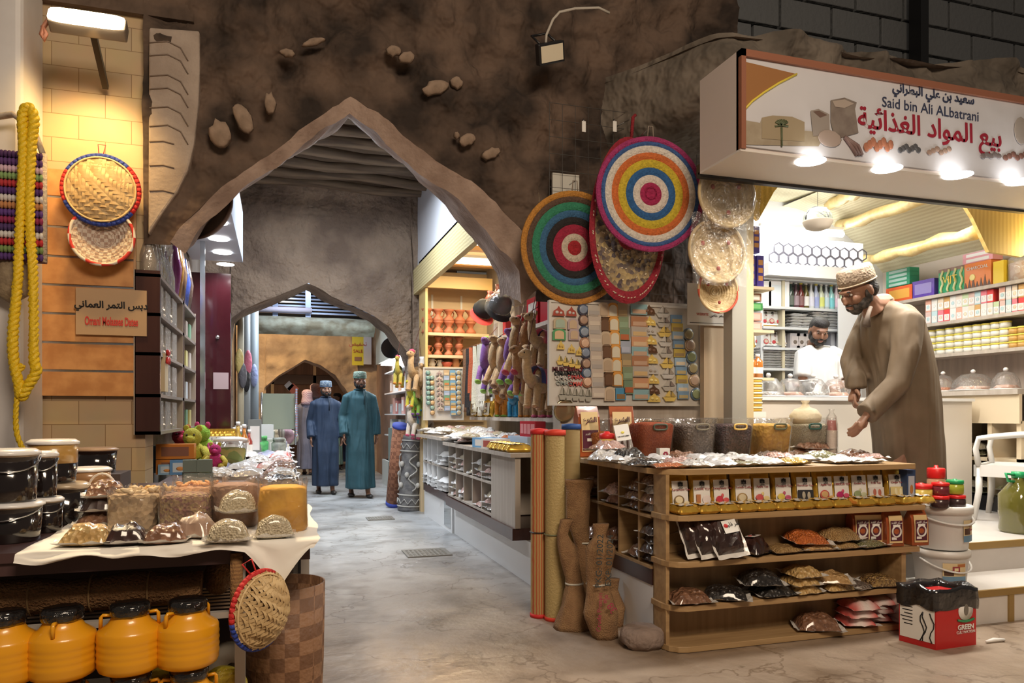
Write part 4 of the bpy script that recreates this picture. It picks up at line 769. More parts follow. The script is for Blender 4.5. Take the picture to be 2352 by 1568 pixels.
def column(desc, shape, x0, x1, ys, w_, h_, cols, yy=4.715, grp=GM, s=1.12):
    y0, y1 = ys[0], ys[-1]
    for i, y in enumerate(ys):
        c, k = cols[i % len(cols)]; magnet(shape, c, w_, h_, k, '%s, %s from column top' % (desc, NTH[i]), (x0+(x1-x0)*(y-y0)/max(1, y1-y0), y), yy, grp, s)
gold, slv, brn, crm = (.75, .55, .15), (.6, .58, .55), (.12, .06, .03), (.66, .55, .4)
column('red camel shaped magnet at the board corner', 'dome', 1282, 1282, (714,), .08, .06, [((.4, .08, .05), slv)]); column('second red camel magnet beside the board corner', 'dome', 1311, 1311, (715,), .07, .06, [((.4, .08, .05), slv)])
column('colourful arched magnet in the outermost pair', 'arch', 1285, 1283, (742, 768), .085, .07, [((.55, .45, .3), (.4, .5, .4)), ((.1, .35, .15), (.7, .5, .3))]); column('colourful arched magnet next to the round ones', 'arch', 1315, 1317, (744, 768), .07, .07, [((.5, .4, .42), (.6, .45, .3))])
column('round copper and blue magnet', 'round', 1338, 1348, (711, 735, 762, 788, 810, 835, 857, 877), .072, .072, [((.05, .07, .14), (.25, .3, .4)), ((.1, .06, .06), (.45, .3, .22)), ((.05, .1, .2), (.3, .36, .45)), ((.5, .25, .15), (.75, .5, .35))])
column('golden teapot magnet', 'dome', 1287, 1330, (792, 800, 806), .05, .055, [(gold, (.5, .33, .08))]); column('golden dagger magnet', 'ship', 1285, 1325, (826, 829, 832, 835), .045, .06, [(gold, (.3, .25, .1))])
for i, (wd, c, px, py) in enumerate((('MUSCAT', (.12, .03, .04), 1293, 848), ('SOUQ', (.2, .03, .04), 1320, 848), ('OMAN', (.04, .04, .04), 1292, 858), ('NIZWA', (.06, .05, .05), 1322, 858), ('OMAN', (.6, .58, .55), 1293, 868), ('OMAN', (.6, .1, .1), 1322, 866), ('OMAN', (.35, .38, .36), 1296, 880), ('OMAN', (.6, .1, .08), 1324, 882))):
    t = text(wd, .04, mat(c, .4), None, at(px, py, y=4.712), name='word_magnet', ext=.006, bold=.001); tag(t, 'cut out word magnet on the magnet board, %s of eight' % NTH[i], 'magnet', 'word magnets on the large board')
column('silver dagger magnet along the lower board edge', 'ship', 1291, 1350, (902, 903, 904, 905, 906), .05, .085, [((.42, .4, .34), (.3, .28, .22))])
column('pale grey picture tile magnet', 'rect', 1363, 1373, (714, 738, 758, 778, 797, 817, 837, 857, 878, 902), .085, .062, [((.55, .5, .44), (.45, .42, .4)), ((.6, .52, .45), (.7, .62, .52))])
column('arched door magnet in brown or cream', 'arch', 1385, 1399, (711, 745, 777, 807, 838, 870, 904), .072, .09, [((.62, .5, .36), (.52, .4, .28)), (brn, (.17, .09, .05))])
column('orange topped white arch magnet', 'arch', 1406, 1417, (712, 744, 776, 807, 838, 870), .075, .092, [((.72, .35, .08), (.75, .7, .55))]); column('blue camel picture magnet at the lower edge', 'rect', 1424, 1424, (905,), .07, .075, [((.1, .33, .55), (.3, .18, .08))])
column('framed door magnet', 'rect', 1428, 1443, (712, 740, 768, 797, 827, 857, 889), .07, .085, [((.35, .28, .17), (.5, .38, .2)), ((.25, .32, .2), (.3, .42, .28)), ((.2, .3, .2), (.5, .15, .06)), ((.4, .45, .55), (.5, .55, .68))])
column('wide landscape magnet in shiny wrap', 'rect', 1466, 1471, (711, 739, 762, 785, 807, 829, 853, 880, 906), .115, .065, [((.3, .5, .55), (.6, .42, .3)), ((.45, .22, .12), (.6, .4, .28)), ((.5, .45, .4), (.7, .5, .25)), ((.66, .35, .2), (.75, .55, .35))])
column('dome or dhow shaped magnet in brown or gold', 'dome', 1489, 1501, (711, 737, 757, 780, 800, 824, 848, 870, 894, 912), .09, .06, [(brn, (.2, .1, .06)), (gold, (.85, .7, .25)), (slv, (.4, .35, .3)), (gold, (.9, .75, .3))])
column('silver or gold lettered metal magnet', 'ship', 1521, 1537, (716, 738, 760, 782, 808, 832, 856, 884, 908), .1, .075, [(slv, (.35, .3, .25)), ((.5, .47, .42), (.25, .2, .18)), (gold, (.5, .35, .1))])
column('small rectangular photo magnet', 'rect', 1552, 1568, (733, 752, 771, 791, 811, 831, 851, 871, 890, 907), .08, .052, [((.2, .33, .5), (.5, .4, .2)), ((.6, .45, .1), (.35, .25, .12)), ((.35, .5, .66), (.7, .6, .45))])
column('large round photo magnet near the board edge', 'round', 1580, 1598, (768, 793, 820, 846, 874, 905), .082, .082, [((.12, .14, .17), (.4, .35, .2)), ((.5, .35, .2), (.6, .45, .35)), ((.12, .2, .3), (.3, .36, .2))])
tag(B().lathe([(.0, 0), (.065, 0), (.08, .012), (.066, .014), (.0, .012)], 20).o('brass_plate', mat((.6, .5, .3), .2, .8), None, at(1295, 942, y=4.74), (PI/2+.15, 0, 0)), 'round metal dish leaning under the magnet board, nearer the rolled mats', 'dish', 'round metal dishes')
tag(B().lathe([(.0, 0), (.055, 0), (.07, .012), (.056, .014), (.0, .012)], 20).o('brass_plate', mat((.5, .42, .27), .2, .8), None, at(1325, 942, y=4.8), (PI/2+.15, 0, 0)), 'second round metal dish half behind the first', 'dish', 'round metal dishes')
o = T('notice', 'white printed notice taped to the panel under the coiled baskets', 'notice', at(1630, 700, y=4.585)); q = [at(1580, 655, y=4.585), at(1682, 755, y=4.585)]; w_ = (q[1].x-q[0].x)/2; h = (q[0].z-q[1].z)/2
B().box(-w_, w_, -.003, 0, -h, h).o('paper', PAPER, o); text('WEBSITE', .025, mat((.6, .15, .12), .6), o, (-.06, -.005, -.07)); text(arabic('سعر خاص'), .03, BLACK, o, (.06, -.005, -.075)); B().box(-w_*.9, w_*.9, -.005, -.003, -h*.9, -h*.88).o('printed_border', BLACK, o)
tag(B().box(1.85, 3.1, 4.76, 4.9, 0, 2.0).o('back_panel', GREYOAK), None, None, kind='structure').name = 'wall_counter_back'
# --- the shop sign
sx, sz0, sz1, sy = 2.475, 2.69, 3.25, 3.6
sg = T('shop_sign', 'long white box sign with sacks, a fort and Arabic lettering over the spice shop', 'sign', (sx, sy, sz0)); SL = 3.6; h = sz1-sz0
B().box(0, SL, 0, .4, 0, h).o('sign_box', mat((.72, .64, .6), .5), sg)
B().box(.02, SL, -.012, 0, .02, h-.03).o('sign_face', mat((.66, .66, .7), .22, coat=.6, b=.12, bs=4, dist=.1), sg); b = B(); b.box(0, SL, -.03, .02, h-.04, h); b.box(0, .03, -.03, .02, 0, h); b.o('sign_frame', mat((.3, .12, .07), .5), sg)
B().box(0, SL, -.02, .42, -.012, 0).o('soffit', mat((.8, .76, .72), .4), sg); B().box(0, SL, .4, .44, -.03, .05).o('rail', BLACK, sg)
LOC = lambda px, py, e=.0: at(px, py, y=sy-.016-e)-Vector((sx, sy, sz0))
def poly(name, pts, m, par, e=0., loc=LOC):
    v = [loc(*p, e) for p in pts]; n = len(v); b = B(); b.add(v, [tuple(range(n))[::-1]]); return b.o(name, m, par)
BRN = mat((.34, .16, .06), .4); arc = [(1705, 140), (1830, 170), (1790, 190), (1755, 212), (1728, 232), (1706, 256)]
poly('printed_corner', arc, BRN, sg); B().tube([LOC(px, py, .002) for px, py in arc[1:]], .007, 5).o('printed_arc', mat((.75, .6, .08), .4), sg)
poly('printed_fort', [(1706, 332), (1706, 275), (1746, 282), (1750, 270), (1775, 265), (1820, 268), (1848, 280), (1848, 300), (1900, 305), (1880, 336)], mat((.42, .36, .27), .5, n=(.34, .28, .2), sc_=9), sg); poly('printed_tower', [(1750, 318), (1750, 270), (1775, 265), (1820, 268), (1848, 280), (1848, 325)], mat((.36, .29, .19), .5), sg, .002)
b = B(); b.tube([LOC(1796, 336, .004), LOC(1795, 292, .004)], .006, 5)
for k in range(9): b.tube([LOC(1795, 288, .004), LOC(1795+15*math.cos(k*PI/8), 284-10*math.sin(k*PI/8)+(6 if k in (0, 8) else 0), .004)], .006, 5)
b.o('printed_palm', mat((.1, .12, .06), .5), sg)
SK1 = mat((.26, .22, .19), .5, n=(.2, .16, .14), sc_=12); poly('printed_sack', [(1908, 230), (1940, 224), (1968, 235), (1964, 250), (1972, 305), (1918, 320), (1908, 280)], SK1, sg, .002); poly('printed_sack', [(1862, 254), (1880, 250), (1905, 262), (1906, 310), (1868, 312), (1864, 280)], mat((.32, .28, .25), .5), sg, .003)
poly('printed_sack_mouth', [(1912, 232), (1940, 228), (1962, 238), (1940, 248), (1918, 245)], mat((.42, .35, .3), .5), sg, .004); poly('printed_sack_mouth', [(1868, 256), (1882, 254), (1900, 264), (1884, 270)], mat((.16, .1, .08), .5), sg, .004)
b = B().ell(LOC(1906, 318, .004), (.085, .004, .05), 16, 6); b.o('printed_bowl', mat((.42, .34, .3), .5), sg); b = B(); [b.tube([LOC(1940, 315, .004), LOC(1955+8*k, 335, .005), LOC(1968+6*k, 356, .004)], .012, 5) for k in range(3)]; b.o('printed_pods', mat((.22, .14, .13), .5), sg)
b = B(); [b.ell(LOC(1990+8*k, 338-6*(k % 3), .003), (.022, .003, .03), 8, 4) for k in range(8)]; b.o('printed_chillies', mat((.42, .17, .1), .5), sg); b = B(); [b.ell(LOC(2068+7*k, 344-4*(k % 3), .003), (.02, .003, .018), 8, 4) for k in range(7)]; b.o('printed_peppercorns', mat((.1, .1, .11), .5), sg)
b = B(); [b.ell(LOC(2135+9*k, 350-4*(k % 3), .003), (.022, .003, .018), 8, 4) for k in range(6)]; b.o('printed_nuts', mat((.36, .25, .2), .5), sg); b = B().ell(LOC(2345, 300, .003), (.06, .004, .09), 12, 6); b.o('printed_pot', mat((.4, .36, .33), .5), sg); b = B(); [b.ell(LOC(2258+9*k, 358-3*(k % 2), .003), (.025, .003, .018), 8, 4) for k in range(5)]; b.o('printed_seeds', mat((.2, .17, .17), .5), sg)
b = B(); [b.ell(LOC(2310+9*k, 362-4*(k % 3), .003), (.025, .003, .02), 8, 4) for k in range(6)]; b.o('printed_dates', mat((.2, .1, .08), .5), sg)
INK = mat((.04, .05, .1), .4); text(arabic('سعيد بن علي البطراني'), .074, INK, sg, LOC(2146, 216), bold=.002); text('Said bin Ali ALbatrani', .088, INK, sg, LOC(2140, 252)); text(arabic('بيع المواد الغذائية'), .165, mat((.32, .02, .04), .4), sg, LOC(2142, 296), bold=.003)
DISC = mat((1, .98, .94), .5, em=9)
for i, (px, py) in enumerate(((1862, 369), (2038, 386), (2200, 401), (2345, 416))):
    p = at(px, py, z=sz0-.012); l = p-Vector((sx, sy, sz0)); d = B().lathe([(.0, 0), (.085, 0), (.085, .004), (0, .004)], 24, cap=False).o('downlight', DISC, sg, (l.x, l.y, -.018))
    light('sign_downlight', 'SPOT', (p.x, p.y, sz0-.04), 62, (1, .93, .82), aim=(p.x-.05, p.y-.12, 0), size=.08, spot=150, blend=.8)
# --- small floodlight and cable on the rock face
p = at(1268, 122, y=4.6); o = T('floodlight', 'small unlit black floodlight tilted on the dark rock wall', 'lamp', p, 0, None, rot=(.5, -.35, .1)); B().box(-.1, .1, 0, .05, -.065, .065).o('housing', BLACK, o, bev=.006); B().box(-.085, .085, -.004, 0, -.05, .05).o('glass_front', mat((.75, .68, .52), .3), o); B().tube([(-.06, .05, .06), (-.06, .15, .1), (.06, .15, .1), (.06, .05, .06)], .008, 6).o('bracket', BLACK, o)
tag(B().tube([at(*q, y=4.62) for q in ((1253, 108), (1255, 80), (1270, 45), (1285, 28), (1320, 20), (1375, 18), (1400, 30))], .009, 6).o('cable', mat((.5, .46, .4), .6)), 'pale cable looping above the small black floodlight', 'cable')
# ================================================================ INSIDE THE SPICE SHOP
TUBE = mat((1, 1, .98), .5, em=14); TUBEW = mat((1, .9, .66), .5, em=10)
def tube_light(label, a, b_, en, r=.022, m=TUBE, col=(1, .98, .93), grp='white tube lights in the spice shop', k=.5, aim=(0, 0, -1)):
    a, b_ = Vector(a), Vector(b_); c = (a+b_)/2; o = T('tube_light', label, 'lamp', c, 0, grp); B().cyl(a-c, b_-c, r, seg=12).o('tube', m, o); B().beam(a-c+Vector((0, 0, r*1.8)), b_-c+Vector((0, 0, r*1.8)), .04, .03).o('fitting', WHITEP, o)
    ln = (b_-a).length; l = light('tube_glow', 'AREA', c+Vector((0, 0, -.05)), en, col, aim=c+Vector(aim), size=ln, size_y=.08); l.rotation_euler.z = math.atan2((b_-a).y, (b_-a).x) if aim == (0, 0, -1) else l.rotation_euler.z
    return o
tube_light('long bright tube just inside the shop front', at(1815, 418, y=4.6), at(2165, 446, y=4.6), 34, .045); tube_light('shorter tube above the lattice strip at the far wall', at(1745, 528, y=6.2), at(1935, 538, y=6.2), 24, .03); light('shop_fill_light', 'AREA', (4.3, 5.3, 3.25), 34, (1, .97, .9), aim=(4.3, 5.3, 0), size=1.2, size_y=1.0)  # last one is an area light added to fill the shop, no tube there
light('gold_corner_lamp', 'POINT', (5.7, 4.18, 2.5), 9, (1, .8, .4), size=.06)
LOG = mat((.78, .6, .26), .45, n=(.66, .46, .16), sc_=9, b=.3, bs=20)
for i, (a, b_, yy) in enumerate((((1905, 470), (2000, 425), (6.2, 5.2)), ((1930, 520), (2185, 435), (6.35, 4.4)), ((1985, 600), (2245, 532), (6.35, 4.4)))):
    p, q = at(*a, y=yy[0]), at(*b_, y=yy[1]); tag(B().tube([p.lerp(q, t/8)+Vector((0, 0, .012*math.sin(t*2.1+i))) for t in range(9)], [.055+.008*math.sin(t*3+i) for t in range(9)], 12).o('ceiling_log', LOG), 'peeled yellow log under the sloping mat ceiling, %s' % ('short one by the lattice', 'upper long one', 'lower long one')[i], 'log', 'peeled logs under the shop ceiling')
o = T('food_cover', 'mesh dome on a shallow basket hanging from the shop ceiling', 'basket', at(1878, 510, y=5.3)); B().lathe([(.05, -.07), (.1, -.05), (.125, 0), (.127, .01)], 20).o('basket', mat((.5, .42, .32), .6), o); B().lathe([(.122, .01), (.115, .06), (.08, .11), (.0, .135)], 20, cap=False).o('mesh_dome', clear((.8, .88, .84), a=.12), o)
B().tube([(.122*math.cos(a), 0, .01+.125*math.sin(a)) for a in [PI*k/12 for k in range(13)]], .004, 5).o('hoop', BLACK, o); B().tube([(.122*math.cos(a), .05*math.sin(a), .01+.1*math.sin(a)) for a in [PI*k/12 for k in range(13)]], .004, 5).o('hoop', BLACK, o); B().cyl((0, 0, .135), (0, 0, .7), .002, seg=5).o('hanging_wire', BLACK, o)
# back shelves
bx0, bx1 = at(1722, 700, y=6.4).x, at(1945, 700, y=6.4).x
st = T('wall_shelf_unit', 'tall pale grey shelving along the back of the spice shop', 'shelf', (bx0, 6.2, .375)); GS = mat((.6, .62, .64), .5); w_ = bx1-bx0; l = Vector((-bx0, -6.2, -.375))
xm = at(1800, 700, y=6.2).x
for x in (bx0, xm, bx1): B().box(x-.015, x+.015, 6.2, 6.48, .375, 2.6).o('upright', GS if x != xm else mat((.55, .5, .36), .5), st, l)
SH = {}
for n_, py in (('a', 640), ('b', 706), ('c', 752), ('d', 799), ('e', 846)):
    z = at(1830, py, y=6.2).z; SH[n_] = z; B().box(bx0, bx1, 6.18, 6.48, z-.025, z).o('shelf_board', GS, st, l)
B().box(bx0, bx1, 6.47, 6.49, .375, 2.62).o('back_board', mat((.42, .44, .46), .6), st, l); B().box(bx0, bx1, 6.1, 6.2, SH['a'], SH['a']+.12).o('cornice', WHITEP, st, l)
b = B(); z0 = SH['a']+.16
for i in range(10):
    x = bx0+.1+i*(w_-.14)/9.4
    for j in range(2): b.tube([(x+.055*(j % 2)+.06*math.cos(a), 6.15, z0+.02+.095*j+.06*math.sin(a)) for a in [2*PI*k/6+PI/6 for k in range(6)]], .008, 4, True)
lt = T('lattice_panel', 'white backlit panel with a dark hexagon lattice above the bottles', 'panel', (0, 0, 0)); b.o('lattice', mat((.2, .2, .26), .5), lt); B().box(bx0, bx1, 6.17, 6.19, z0-.08, z0+.24).o('light_panel', mat((.95, .97, 1), .5, em=.55), lt)
_bt = None
def bottle(label, loc, m, lab, cap=WHITEP, s=1.):
    o = T('glass_bottle', label, 'bottle', loc, 0, 'bottles on the back shelf'); B().lathe([(.03*s, 0), (.032*s, .01), (.032*s, .15*s), (.013*s, .19*s), (.012*s, .24*s)], 12).o('bottle_body', m, o); B().lathe([(.0335*s, .03*s), (.0335*s, .12*s)], 12, cap=False).o('label_band', lab, o); B().lathe([(.015*s, .235*s), (.015*s, .262*s), (0, .263*s)], 10).o('cap', cap, o); return o
bc = [((.03, .05, .04), 'dark green', (.1, .12, .1)), ((.1, .05, .06), 'plum', (.3, .22, .25)), ((.12, .02, .02), 'dark red', (.2, .1, .1)), ((.12, .1, .03), 'olive', (.7, .7, .68)), ((.6, .62, .64), 'clear', (.6, .6, .7)), ((.4, .45, .6), 'pale blue', (.3, .35, .6)), ((.55, .6, .45), 'pale yellow', (.65, .7, .2)), ((.5, .56, .6), 'smoky', (.5, .66, .75)), ((.3, .6, .6), 'aqua', (.2, .6, .66)), ((.6, .5, .56), 'pink', (.7, .5, .62)), ((.4, .55, .3), 'lime', (.3, .66, .15)), ((.2, .3, .5), 'blue', (.2, .4, .7))]
for i, (c, nm, lc) in enumerate(bc):
    p = at(1813+11.6*i, 705, y=6.3); bottle('%s glass bottle on the top back shelf, %s of the row' % (nm, NTH[i]), (p.x, 6.28, SH['b']+.001), mat(c, .08, coat=.5), mat(lc, .5), (WHITEP, mat((.7, .6, .1), .4))[i % 3 == 2], 1.05)
p = at(1740, 703, y=6.3); boxy('gift_box', 'large white box standing at the left end of the back shelf', 'box', (p.x, 6.3, SH['b']), (.2, .16, .25), WHITEP, panel=PAPER); p = at(1778, 703, y=6.3); boxy('gift_box', 'large white printed box beside the bottles', 'box', (p.x, 6.3, SH['b']), (.24, .16, .265), WHITEP, panel=mat((.7, .76, .8), .5))
WPK = mat((.82, .82, .82), .4, b=.3, bs=20)
def stacks(xs, z, n, m, desc, w=.22, h=.03, yy=6.3, grp='stacked white packets on the back shelves'):
    for i, px in enumerate(xs):
        p = at(px, 750, y=yy)
        for k in range(n[i % len(n)]): packet('%s, %s in the %s pile of its shelf' % (desc, ['lowest', 'second', 'third', 'fourth', 'fifth', 'sixth', 'seventh', 'eighth', 'ninth', 'topmost'][k], NTH[i]), (p.x+R.uniform(-.01, .01), yy, z+.001+h*k), m, w, .2, h, (0, 0, 0), grp, edge=WPK, lump=.2)
stacks((1823, 1848, 1872, 1908, 1932), SH['c'], (5, 4, 6, 6, 4), WPK, 'white rice packet under the bottles'); stacks((1745, 1765, 1788), SH['e'], (8, 9, 7), WPK, 'thin white packet below the gold pouches', h=.026); stacks((1820, 1842), SH['e'], (7, 8), WPK, 'thin white packet behind the man in white', h=.026)
for z, n_, xs in ((SH['c'], 'upper', (1755, 1770, 1786)), (SH['d'], 'lower', (1738, 1757, 1776, 1793))):
    for i, px in enumerate(xs): p = at(px, 750, y=6.3); o = tea_pouch('gold pouch on the %s shelf at the back of the shop, %s' % (n_, NTH[i]), (p.x, 6.3, z+.002), 0, 'Tea', ((.5, .05, .06), (.6, .5, .4)), 'bowl' if i % 2 else 'fruit', -.1); o['group'] = 'gold pouches on the back shelves'
for i, px in enumerate((1815, 1830, 1845)): p = at(px, 796, y=6.3); boxy('picture_carton', 'grey carton printed with daggers on the back shelf, %s one' % NTH[i], 'box', (p.x, 6.3, SH['d']), (.115, .15, .15), mat((.42, .4, .42), .5), 0, 'cartons on the back shelf', mat((.5, .46, .46), .5), mat((.15, .12, .1), .5))
for i, px in enumerate((1905, 1917, 1930)): p = at(px, 796, y=6.3); boxy('small_carton', 'small dark carton behind the shoulder of the man in white, %s one' % NTH[i], 'box', (p.x, 6.3, SH['d']), (.06, .1, .2), mat((.3, .3, .33), .5), 0, 'dark cartons on the back shelf', mat((.6, .6, .62), .5))
o = T('price_screen', 'white printed sheet on the shop wall behind the man in brown', 'notice', at(1948, 755, y=6.1)); B().box(-.12, .12, 0, .01, -.3, .3).o('sheet', mat((.75, .78, .82), .4), o)
# goods beside the jamb: purple boxes, cartons, amber bottles, yellow lidded jars on little shelves
jx = lambda px, yy=4.5: at(px, 700, y=yy).x
PUR = mat((.09, .06, .36), .4); ORG = mat((.75, .38, .12), .5)
def zpx(py, yy, px=1735): return at(px, py, y=yy).z
for i, (px, py0, py1) in enumerate(((1712, 600, 520), (1732, 582, 522), (1722, 655, 588), (1742, 660, 588))):
    z0, z1 = zpx(py0, 4.6), zpx(py1, 4.6); o = T('incense_box', 'tall violet box with orange picture squares by the jamb, %s' % ['upper outer', 'upper inner', 'lower outer', 'lower inner'][i], 'box', (jx(px, 4.6), 4.6+.002*i, z0), 0, 'violet boxes stacked by the shop jamb'); hh = z1-z0; B().box(-.028, .028, -.03, .03, 0, hh).o('carton', PUR, o); b = B()
    for k in range(3): b.box(-.018, .018, -.032, -.03, hh*(.2+.25*k), hh*(.36+.25*k))
    b.o('printed_square', ORG, o)
for i, (py, w_) in enumerate(((662, .16), (760, .16), (868, .14))): p = at(1735, py, y=4.55); tag(B().box(-.1, .1, -.08, .12, -.02, 0).o('jamb_shelf', mat((.7, .6, .42), .5), None, p), 'little pale wooden shelf fixed by the shop jamb, %s' % ['upper', 'middle', 'lower'][i], 'shelf', 'little shelves by the shop jamb')
p = at(1732, 700, y=4.55); boxy('small_carton', 'brown and white carton above the green one by the jamb', 'box', (p.x, 4.58, zpx(692, 4.55)), (.11, .08, .055), mat((.4, .22, .15), .5), 0, None, PAPER)
boxy('small_carton', 'green carton with a lighter triangle by the jamb', 'box', (p.x+.005, 4.58, zpx(712, 4.55)), (.12, .08, .05), mat((.05, .3, .08), .4), 0, None, mat((.2, .55, .2), .4)); PINKC = mat((.66, .4, .34), .5)
for k in range(2): boxy('small_carton', 'pinkish carton under the green carton, %s of two' % ('upper', 'lower')[k], 'box', (p.x, 4.58, zpx((736, 758)[k], 4.55)), (.12, .08, .055), PINKC, 0, 'pinkish cartons by the jamb', mat((.75, .55, .5), .5))
for i, px in enumerate((1724, 1740)):
    o = T('honey_bottle', 'square amber bottle with a pale label by the jamb, %s' % ('outer', 'inner')[i], 'bottle', (jx(px, 4.6), 4.6, zpx(868, 4.6)+.002), 0, 'amber bottles by the jamb'); B().lathe([(.03, 0), (.031, .12), (.014, .14), (.014, .155)], 16, sq=5).o('bottle_body', mat((.5, .17, .03), .1, coat=1), o); B().lathe([(.032, .03), (.032, .075)], 16, sq=5, cap=False).o('label_band', PAPER, o); B().lathe([(.017, .15), (.017, .172), (0, .172)], 12).o('cap', WHITEP, o)
for k in range(7):
    z = zpx(945, 4.5)+.001+.034*k; o = T('lidded_pot', 'round yellow pot with pale lid, %s from the bottom by the jamb' % NTH[k], 'jar', (jx(1733, 4.5), 4.5, z), 0, 'yellow pots stacked by the jamb'); B().lathe([(.05, 0), (.052, .02)], 18).o('pot', mat((.8, .52, .08), .3), o); B().lathe([(.055, .02), (.055, .032), (.05, .034), (0, .034)], 18).o('lid', mat((.85, .78, .55), .3), o)
o = T('pot_plinth', 'pale box that the yellow pots stand on', 'box', (jx(1733, 4.5), 4.5, .921)); B().box(-.06, .06, -.05, .05, 0, zpx(945, 4.5)-.921).o('carton', PAPER, o)
# inner counter with domed trays, basin, young man's side
ct = T('shop_counter', 'white inner counter running in front of the man in white', 'counter', (3.3, 4.85, .375)); B().box(0, 2.35, 0, .5, .0, .93).o('counter_body', mat((.72, .66, .58), .5), ct); B().box(-.02, 2.35, -.03, .52, .93, .955).o('counter_top', WHITEP, ct)
def dome(label, loc, r, m, group):
    o = T('domed_tray', label, 'tray', loc, 0, group); B().lathe([(r*.9, 0), (r, .008), (r, .015), (.0, .012)], 24).o('tray', WHITEP, o); B().lathe([(r*.88, .015), (r*.6, .045), (0, .05)], 18, wob=.2).o('sweets', m, o); B().lathe([(r*.95, .016), (r*.85, .09), (r*.5, .15), (.0, .165)], 24, cap=False).o('dome_cover', clear(a=.1), o); B().ell((0, 0, .18), (.02, .02, .018)).o('dome_knob', WHITEP, o); return o
PINKW = mat((.8, .62, .55), .5, n=(.6, .3, .2), kind='vor', sc_=30)
for i, px in enumerate((1765, 1815, 1868, 1920)): p = at(px, 905, y=5.05+.04*(i % 2)); dome('clear domed tray on the inner counter, %s from the jamb' % NTH[i], (p.x, p.y, 1.331), .13, (WHITEB, PINKW)[i % 2], 'domed trays on the inner counter')
o = B().lathe([(.06, 0), (.1, .03), (.13, .1), (.14, .12), (.135, .12), (.12, .1), (.09, .03), (0, .02)], 24, cap=False).o('steel_basin', STEEL, None, (at(1838, 880, y=5.22).x, 5.22, 1.36)); tag(o, 'steel basin on the inner counter before the man in white', 'basin')
tag(B().box(-.15, .15, -.1, .1, 0, .03).o('serving_board', PAPER, None, (at(1838, 880, y=5.22).x, 5.2, 1.331)), 'white board under the steel basin', 'board')
# right wall: shelves and goods
def rshelf(py, py2=None, x=6.0): return at(2352, py, x=x).z
ru = T('wall_shelf_unit', 'pale oak shelving along the side wall of the spice shop', 'shelf', (6.0, 4.2, .375)); l = Vector((-6.0, -4.2, -.375)); zs = [rshelf(640), rshelf(713), rshelf(796)]
for z in zs: B().box(5.98, 6.28, 4.2, 6.1, z-.03, z).o('shelf_board', GREYOAK, ru, l)
B().box(6.26, 6.29, 4.2, 6.1, .375, 2.36).o('back_board', mat((.48, .4, .34), .5, n=(.4, .33, .28), kind='grain', sc_=20), ru, l)
B().box(5.7, 6.28, 4.48, 6.1, 1.36, 1.4).o('counter_top', GREYOAK, ru, l); B().box(5.72, 5.75, 4.48, 6.1, 1.12, 1.36).o('fascia', mat((.72, .6, .42), .5), ru, l)
for y in (4.5, 4.76, 5.24, 5.76): B().box(5.74, 6.2, y-.02, y+.02, .45, 1.14).o('divider', mat((.7, .58, .4), .5), ru, l)
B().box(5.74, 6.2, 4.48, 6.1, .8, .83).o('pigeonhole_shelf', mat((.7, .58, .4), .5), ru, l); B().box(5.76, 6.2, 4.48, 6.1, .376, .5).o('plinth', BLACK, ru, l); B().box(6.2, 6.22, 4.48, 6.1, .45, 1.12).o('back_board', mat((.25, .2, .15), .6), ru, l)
for i in range(3):
    for k in range(4 if i < 2 else 2): packet('pale bag in the side wall pigeonhole, %s of its pile, %s column' % (['lowest', 'second', 'third', 'topmost'][k], NTH[i]), (5.88, (5.5, 5.0, 4.63)[i], (.835 if k > 1 else .505)+.05*(k % 2)), (PALE, HERB)[(i+k) % 2], .24, .3, .05, (0, 0, R.uniform(-.2, .2)), 'bags in the side wall pigeonholes', edge=WPK)
def rbox(name, label, cat, px, py, y2, x, d, m, grp=None, panel=None, z=None, extra=None):
    p = at(px, py, x=x); zz = zs[0] if z is None else z; o = B().box(0, .12, -d[0]/2, d[0]/2, 0, d[1]).o(name, m, None, (x, p.y, zz+.001)); tag(o, label, cat, grp)
    if panel: B().box(-.0015, 0, -d[0]*.38, d[0]*.38, d[1]*.2, d[1]*.8).o('printed_panel', panel, o)
    return o
X = 6.02; GRN = mat((.02, .3, .16), .4)
for k in range(4): rbox('flat_carton', 'flat green carton, %s of the stack on the top side shelf' % ['lowest', 'second', 'third', 'topmost'][k], 'box', 2062, 660, 0, X, (.3, .042), GRN, 'flat green cartons', mat((.5, .7, .66), .4), z=zs[0]+.16+.043*k)
rbox('snack_carton', 'orange and red carton under the flat green cartons', 'box', 2065, 660, 0, X, (.34, .155), mat((.72, .12, .03), .4), None, mat((.8, .42, .08), .4)); rbox('snack_carton', 'violet wrapped carton beside the green drink carton', 'box', 2120, 660, 0, X, (.26, .17), mat((.12, .06, .4), .25, coat=1, b=.5, bs=20), None, mat((.3, .25, .55), .3))
o = rbox('drink_carton', 'green carton with pale twists and yellow lettering', 'box', 2185, 660, 0, X, (.28, .23), mat((.02, .32, .13), .35)); b = B()
for k in range(4): b.tube([(-.004, -.11+.07*k+.012*math.sin(t*1.4), .01+.026*t) for t in range(9)], .012, 5)
b.o('printed_twist', mat((.7, .72, .4), .5), o); text('VIJT', .09, mat((.85, .6, .05), .4), o, (-.02, 0, .12), (PI/2, 0, -PI/2)); B().box(-.001, .12, -.14, .14, .2, .232).o('carton_flap', mat((.25, .15, .13), .5), o)
o = rbox('charcoal_carton', 'orange flame printed carton marked for charcoal with pink cartons on top', 'box', 2245, 660, 0, X, (.27, .23), mat((.75, .22, .04), .35)); b = B()
for k in range(7): b.prism([(-.135+.039*k, 0), (-.135+.039*(k+1), 0), (-.115+.039*k, .06+.05*((k*5) % 3)/2)], -.003, -.001, 'x')
